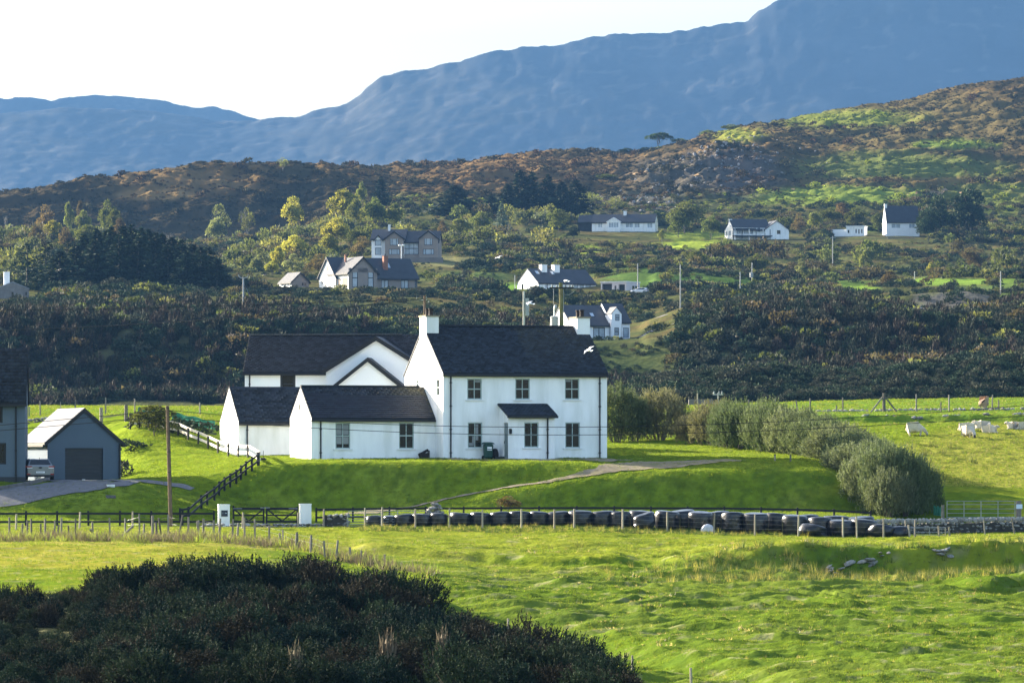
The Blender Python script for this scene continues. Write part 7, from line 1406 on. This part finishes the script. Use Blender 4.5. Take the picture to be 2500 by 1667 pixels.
# ------------------------------------------------------------------ cars
m_silver = mat('silver_car_paint', (0.16,0.175,0.19), 0.35, 0.02, 1, 0, 1, 0.5, 0.5, coat=0.4)
m_carglass = mat('car_glass', (0.012,0.015,0.018), 0.05, 0.1, 1, 0, 1, 0.6)
m_red = mat('red_lamp_plastic', (0.25,0.012,0.015), 0.25, 0.1, 3, 0, 1, 0.5)
m_tyre = mat('tyre_rubber', (0.012,0.012,0.013), 0.85, 0.1, 4)
m_clear = mat('clear_lamp_plastic', (0.75,0.75,0.76), 0.2, 0.05, 3, 0, 1, 0.5)
def loft(secs, name, m, parent, smooth=True):
    """secs: list of rings (same count) of points"""
    mb = MB(); k = len(secs[0])
    for s in secs: mb.V += [tuple(p) for p in s]
    for i in range(len(secs) - 1):
        for j in range(k): j2 = (j + 1) % k; mb.Fc.append((i*k+j, i*k+j2, (i+1)*k+j2, (i+1)*k+j))
    mb.Fc.append(tuple(reversed(range(k)))); mb.Fc.append(tuple((len(secs)-1)*k + j for j in range(k))); o = mb.build(name, m, parent)
    if smooth:
        b = o.modifiers.new('bevel', 'BEVEL'); b.width = 0.10; b.segments = 3; b.limit_method = 'ANGLE'; b.angle_limit = 0.5
    return o
def hatchback(px, py, Y, rz, label, paint, plate=True, s=1.0, cat='car', van=False):
    """rear end at local y=0, nose at +y"""
    o = empty('parked_car', G(px, Y, 0.03), rz, label, cat); L, W2 = 4.3, 0.88; sh = 0.95
    def ring(y, w, z0, z1, ins_=0.06): return [(-w + ins_, y, z0), (w - ins_, y, z0), (w, y, z0 + 0.2), (w, y, z1 - 0.18), (w - 0.07, y, z1), (-w + 0.07, y, z1), (-w, y, z1 - 0.18), (-w, y, z0 + 0.2)]
    loft([ring(0.06, 0.80, 0.34, 0.92), ring(0.16, 0.86, 0.26, 0.98), ring(0.9, W2, 0.22, 0.98), ring(2.9, W2, 0.22, 0.95), ring(3.7, 0.86, 0.24, 0.84), ring(4.2, 0.78, 0.3, 0.66), ring(L, 0.6, 0.36, 0.56)], 'body', paint, o)
    if van: cab = [(0.08, 0.80, 0.82, 1.02), (0.16, 0.84, 0.80, 1.85), (2.7, 0.84, 0.8, 1.85), (3.5, 0.82, 0.8, 1.0)]
    top = 1.42 if not van else 1.9
    def cr(y, wb, zb, wt, zt): return [(-wb, y, zb), (wb, y, zb), (wt, y, zt), (-wt, y, zt)]
    loft([cr(0.22, 0.80, 0.94, 0.72, 1.02), cr(0.55, 0.83, 0.94, 0.60, top - 0.04), cr(1.3, 0.84, 0.94, 0.62, top), cr(2.2, 0.84, 0.94, 0.60, top - 0.03), cr(3.15, 0.80, 0.92, 0.66, 0.97)], 'cabin', paint, o)
    rw = MB().face((-0.66, 0.225, 1.00), (0.66, 0.225, 1.00), (0.54, 0.52, top - 0.09), (-0.54, 0.52, top - 0.09)); rw.V = [(x, y - 0.012, z + 0.012) for x, y, z in rw.V]; rw.build('rear_window', m_carglass, o)
    for sx in (-1, 1):
        f = [(sx * 0.832, 0.62, 0.985), (sx * 0.642, 0.78, top - 0.08), (sx * 0.640, 2.1, top - 0.09), (sx * 0.825, 2.85, 0.99)]; f = [(x + sx * 0.016, y, z) for x, y, z in f]; MB().face(*(f if sx < 0 else f[::-1])).build('side_window', m_carglass, o)
        lg = MB().box(sx * 0.86 - 0.06, sx * 0.86 + 0.02, 0.08, 0.5, 0.83, 0.95); lg.box(min(sx * 0.52, sx * 0.84), max(sx * 0.52, sx * 0.84), 0.045, 0.1, 0.84, 0.935); lt_ = lg.build('tail_light', m_red, o); MB().box(min(sx * 0.5, sx * 0.82), max(sx * 0.5, sx * 0.82), 0.035, 0.06, 0.785, 0.838).build('reversing_lamp', m_clear, lt_)
        MB().box(min(sx * 0.62, sx * 0.84), max(sx * 0.62, sx * 0.84), 0.03, 0.1, 0.36, 0.44).build('reflector', m_red, o)
        for y in (0.78, 3.4):
            wh = MB().lathe([(0.2, -0.1), (0.31, -0.1), (0.33, -0.06), (0.33, 0.06), (0.31, 0.1), (0.2, 0.1)], 16); M_ = Matrix.Translation((sx * 0.80, y, 0.33)) @ Matrix.Rotation(R(90), 4, 'Y'); wh.V = [tuple(M_ @ Vector(v)) for v in wh.V]; w_ = wh.build('wheel', m_tyre, o)
            rm = MB().lathe([(0, 0.085), (0.19, 0.085), (0.21, 0.05), (0.21, -0.05), (0.19, -0.085), (0, -0.085)], 14); rm.V = [tuple(M_ @ Vector(v)) for v in rm.V]; rm.build('rim', m_galv, w_)
    MB().box(-0.78, 0.78, 0.035, 0.3, 0.22, 0.36).build('bumper', m_black, o)
    if plate:
        pl_ = MB().box(-0.26, 0.26, 0.03, 0.055, 0.47, 0.58).build('number_plate', m_white, o); t = MB()
        for i in range(7): t.box(-0.2 + i * 0.058, -0.2 + i * 0.058 + 0.035, 0.026, 0.0295, 0.495, 0.555)
        t.build('lettering', mat('plate_marks', (0.30,0.31,0.33), 0.6, 0.1, 3), pl_); bd = MB().ell((0, 0.04, 0.83), (0.12, 0.03, 0.06), 10, 6); bd.build('badge', m_black, o); MB().tube([(0.0, 0.62, top - 0.03), (0.0, 0.5, top + 0.06)], 0.02, 5).build('aerial', m_black, o)
    o.scale = (s, s, s * 0.94); return o
hatchback(99, 1177, 288.6, R(13), 'silver hatchback parked between the blue-grey house and the garage, seen from behind', m_silver)
for px, py, Y, rz, lab, c, van in ((1166,703,1120,1.5,'dark van on the shelf right of the brown bungalow',(0.04,0.05,0.08),True),(1228,706,1120,1.6,'pale small car on the green patch left of the white gabled house',(0.5,0.52,0.55),False),(2262,777,900,1.4,'white van parked under the rock face on the right',(0.75,0.76,0.78),True),(1583,724,1090,1.2,'small white van beside the pink garage',(0.7,0.7,0.72),True)):
    o = hatchback(px, py, Y, rz, lab, mat('car_paint', c, 0.35, 0.02, 1, 0, 1, 0.5), False, 1.0, 'van' if van else 'car', False); o.location.z = float(ground(px, Y)) + 0.4
# ------------------------------------------------------------------ things round the farmhouse
m_bin = mat('green_bin_plastic', (0.012,0.06,0.045), 0.5, 0.08, 4, 0, 1, 0.4)
def local(H, x, y, z): return H.M @ Vector((x, y, z))
ub, _ = FH.uz(fM(0, -0.6, 'f'), 1192, 1110); o = empty('wheelie_bin', local(FH, ub, -0.55, 0.0), R(18), 'green wheelie bin with white label by the farmhouse porch', 'bin')
loft([[(-0.24, -0.26, 0.05), (0.24, -0.26, 0.05), (0.24, 0.22, 0.05), (-0.24, 0.22, 0.05)], [(-0.29, -0.33, 0.95), (0.29, -0.33, 0.95), (0.29, 0.30, 0.95), (-0.29, 0.30, 0.95)]], 'body', m_bin, o)
loft([[(-0.34, -0.38, 0.955), (0.34, -0.38, 0.955), (0.34, 0.36, 0.955), (-0.34, 0.36, 0.955)], [(-0.33, -0.37, 1.0), (0.33, -0.37, 1.0), (0.33, 0.35, 1.02), (-0.33, 0.35, 1.02)], [(-0.2, -0.25, 1.07), (0.2, -0.25, 1.07), (0.2, 0.3, 1.09), (-0.2, 0.3, 1.09)]], 'lid', m_bin, o)
MB().box(-0.15, 0.15, -0.345, -0.325, 0.55, 0.78).build('label', m_white2, o); MB().box(-0.15, 0.15, -0.348, -0.346, 0.60, 0.65).build('label_stripe', m_bin, o)
for s in (-1, 1):
    wh = MB().lathe([(0, -0.04), (0.11, -0.04), (0.11, 0.04), (0, 0.04)], 12); M_ = Matrix.Translation((s * 0.29, 0.2, 0.11)) @ Matrix.Rotation(R(90), 4, 'Y'); wh.V = [tuple(M_ @ Vector(v)) for v in wh.V]; wh.build('wheel', m_tyre, o)
m_basket = mat('dark_peat_basket', (0.035,0.028,0.025), 0.95, 0.3, 6, 0.02, 10)
o = empty('log_basket', local(FH, -0.9, 1.25, 0.0), R(18), 'dark basket of fuel standing in the corner between wing and house', 'basket')
loft([[(-0.22, -0.18, 0), (0.22, -0.18, 0), (0.22, 0.18, 0), (-0.22, 0.18, 0)], [(-0.36, -0.24, 0.32), (0.30, -0.24, 0.40), (0.30, 0.24, 0.40), (-0.36, 0.24, 0.32)]], 'basket', m_basket, o, False)
for i in range(6): MB().ell((-0.28 + i * 0.1, rnd.uniform(-.08,.08), 0.30 + i * 0.05), (0.09, 0.1, 0.10), 7, 5).build('log', m_basket, o)
MB().box(0.28, 0.33, -0.2, 0.2, 0.0, 0.56).build('board', m_oldpost, o)
o = empty('coal_bunker', local(FH, 3.2, -0.55, 0.0), R(18), 'dark heap of bags beside the porch door', 'bags'); m_bag = mat('black_fuel_bag', (0.014,0.012,0.014), 0.6, 0.3, 5, 0.03, 8)
MB().ell((-0.12, 0, 0.28), (0.17, 0.18, 0.3), 10, 7).build('bag', m_bag, o, smooth=True); MB().ell((0.14, -0.05, 0.30), (0.22, 0.2, 0.33), 10, 7).build('bag', m_bag, o, smooth=True); MB().ell((0.1, -0.05, 0.55), (0.2, 0.18, 0.13), 10, 6).build('bag', m_bag, o, smooth=True)
MB().box(0.0, 0.62, -0.42, -0.2, 0, 0.16).build('step', m_dframe, o)
o = empty('garden_spike', G(643, 299.5), 0, 'thin dark rod in a round base before the outbuilding', 'garden rod'); MB().tube([(0, 0, 0), (0, 0, 0.55)], 0.018, 6).build('rod', m_dark, o); MB().ell((0, 0, 0.02), (0.18, 0.18, 0.09), 10, 6).build('base', m_dark, o)
for px, Y, sx, lab, m_ in ((270, 285.2, 0.24, 'pale manhole cover upper on the left lawn', m_sill), (270, 283.2, 0.28, 'grey manhole cover lower on the left lawn', m_kerb)):
    g = G(px, Y); tag(MB().box(-sx, sx, -sx, sx, -0.08, 0.09).build('manhole_cover', m_, None, g, 0.2), lab, 'manhole')
o = empty('oil_tank', local(GA, -1.6, 5.0, 0), R(20), 'green bush half hidden behind the silver car', 'bush'); tr, cr = TREES['olive'][1]; link('crown', cr, o); link('trunk', tr, o); o.scale = (1.0, 1.0, 1.9); o.name = 'bush'
# ------------------------------------------------------------------ birds in flight
m_gull = mat('white_feathers', (0.80,0.80,0.80), 0.8, 0.04, 4); m_crow = mat('black_feathers', (0.012,0.012,0.014), 0.7, 0.1, 4)
def bird(px, py, Y, span, rz, roll, label, m, name):
    o = empty(name, P(px, py, Y), 0, label, 'bird', 'birds in flight'); o.rotation_euler = (0.15, roll, rz)
    MB().tube([(0, -0.24, 0), (0, -0.1, 0.01), (0, 0.08, 0.01), (0, 0.2, 0.0), (0, 0.28, -0.01)], [0.015, 0.06, 0.075, 0.045, 0.012], 8).build('body', m, o, smooth=True)
    MB().prism([(-0.03, -0.22, 0.0), (-0.08, -0.38, 0.0), (0.08, -0.38, 0.0), (0.03, -0.22, 0.0)], (0, 0, 0.012)).build('tail', m, o)
    for s in (-1, 1):
        w = span / 2; a = [(0.03*s, 0.12, 0.02), (0.45*w*s, 0.16, 0.16*w), (w*s, -0.05, 0.05*w), (0.5*w*s, -0.02, 0.13*w), (0.03*s, -0.10, 0.02)]; MB().prism(a if s > 0 else a[::-1], (0, 0, 0.014)).build('wing', m, o)
bird(1438, 855, 262, 0.78, 0.4, -0.6, 'white gull gliding across the right end of the farmhouse roof', m_gull, 'gull')
bird(1293, 741, 300, 0.6, 0.9, -0.5, 'white gull flying beside the slim pale pole', m_gull, 'gull')
bird(1217, 629, 520, 1.0, 0.3, -0.35, 'white gull against the scrub below the pale trees', m_gull, 'gull')
bird(1382, 686, 345, 0.35, 0.6, -0.4, 'white gull perched in flight at the transformer pole top', m_gull, 'gull')
for px, py, Y, sp, rz, ro, lab in ((597,614,420,0.7,0.5,0.2,'black crow over the dark slope right of the plantation'),(144,660,420,0.8,0.2,-0.3,'black crow before the left part of the plantation'),(582,866,330,0.9,0.9,0.3,'black crow left of the white house roof'),(645,672,480,0.9,0.4,-0.1,'black crow above the small shed'),(1800,822,420,0.9,0.7,0.2,'black crow over the dark scrub on the right')):
    bird(px, py, Y, sp, rz, ro, lab, m_crow, 'crow')
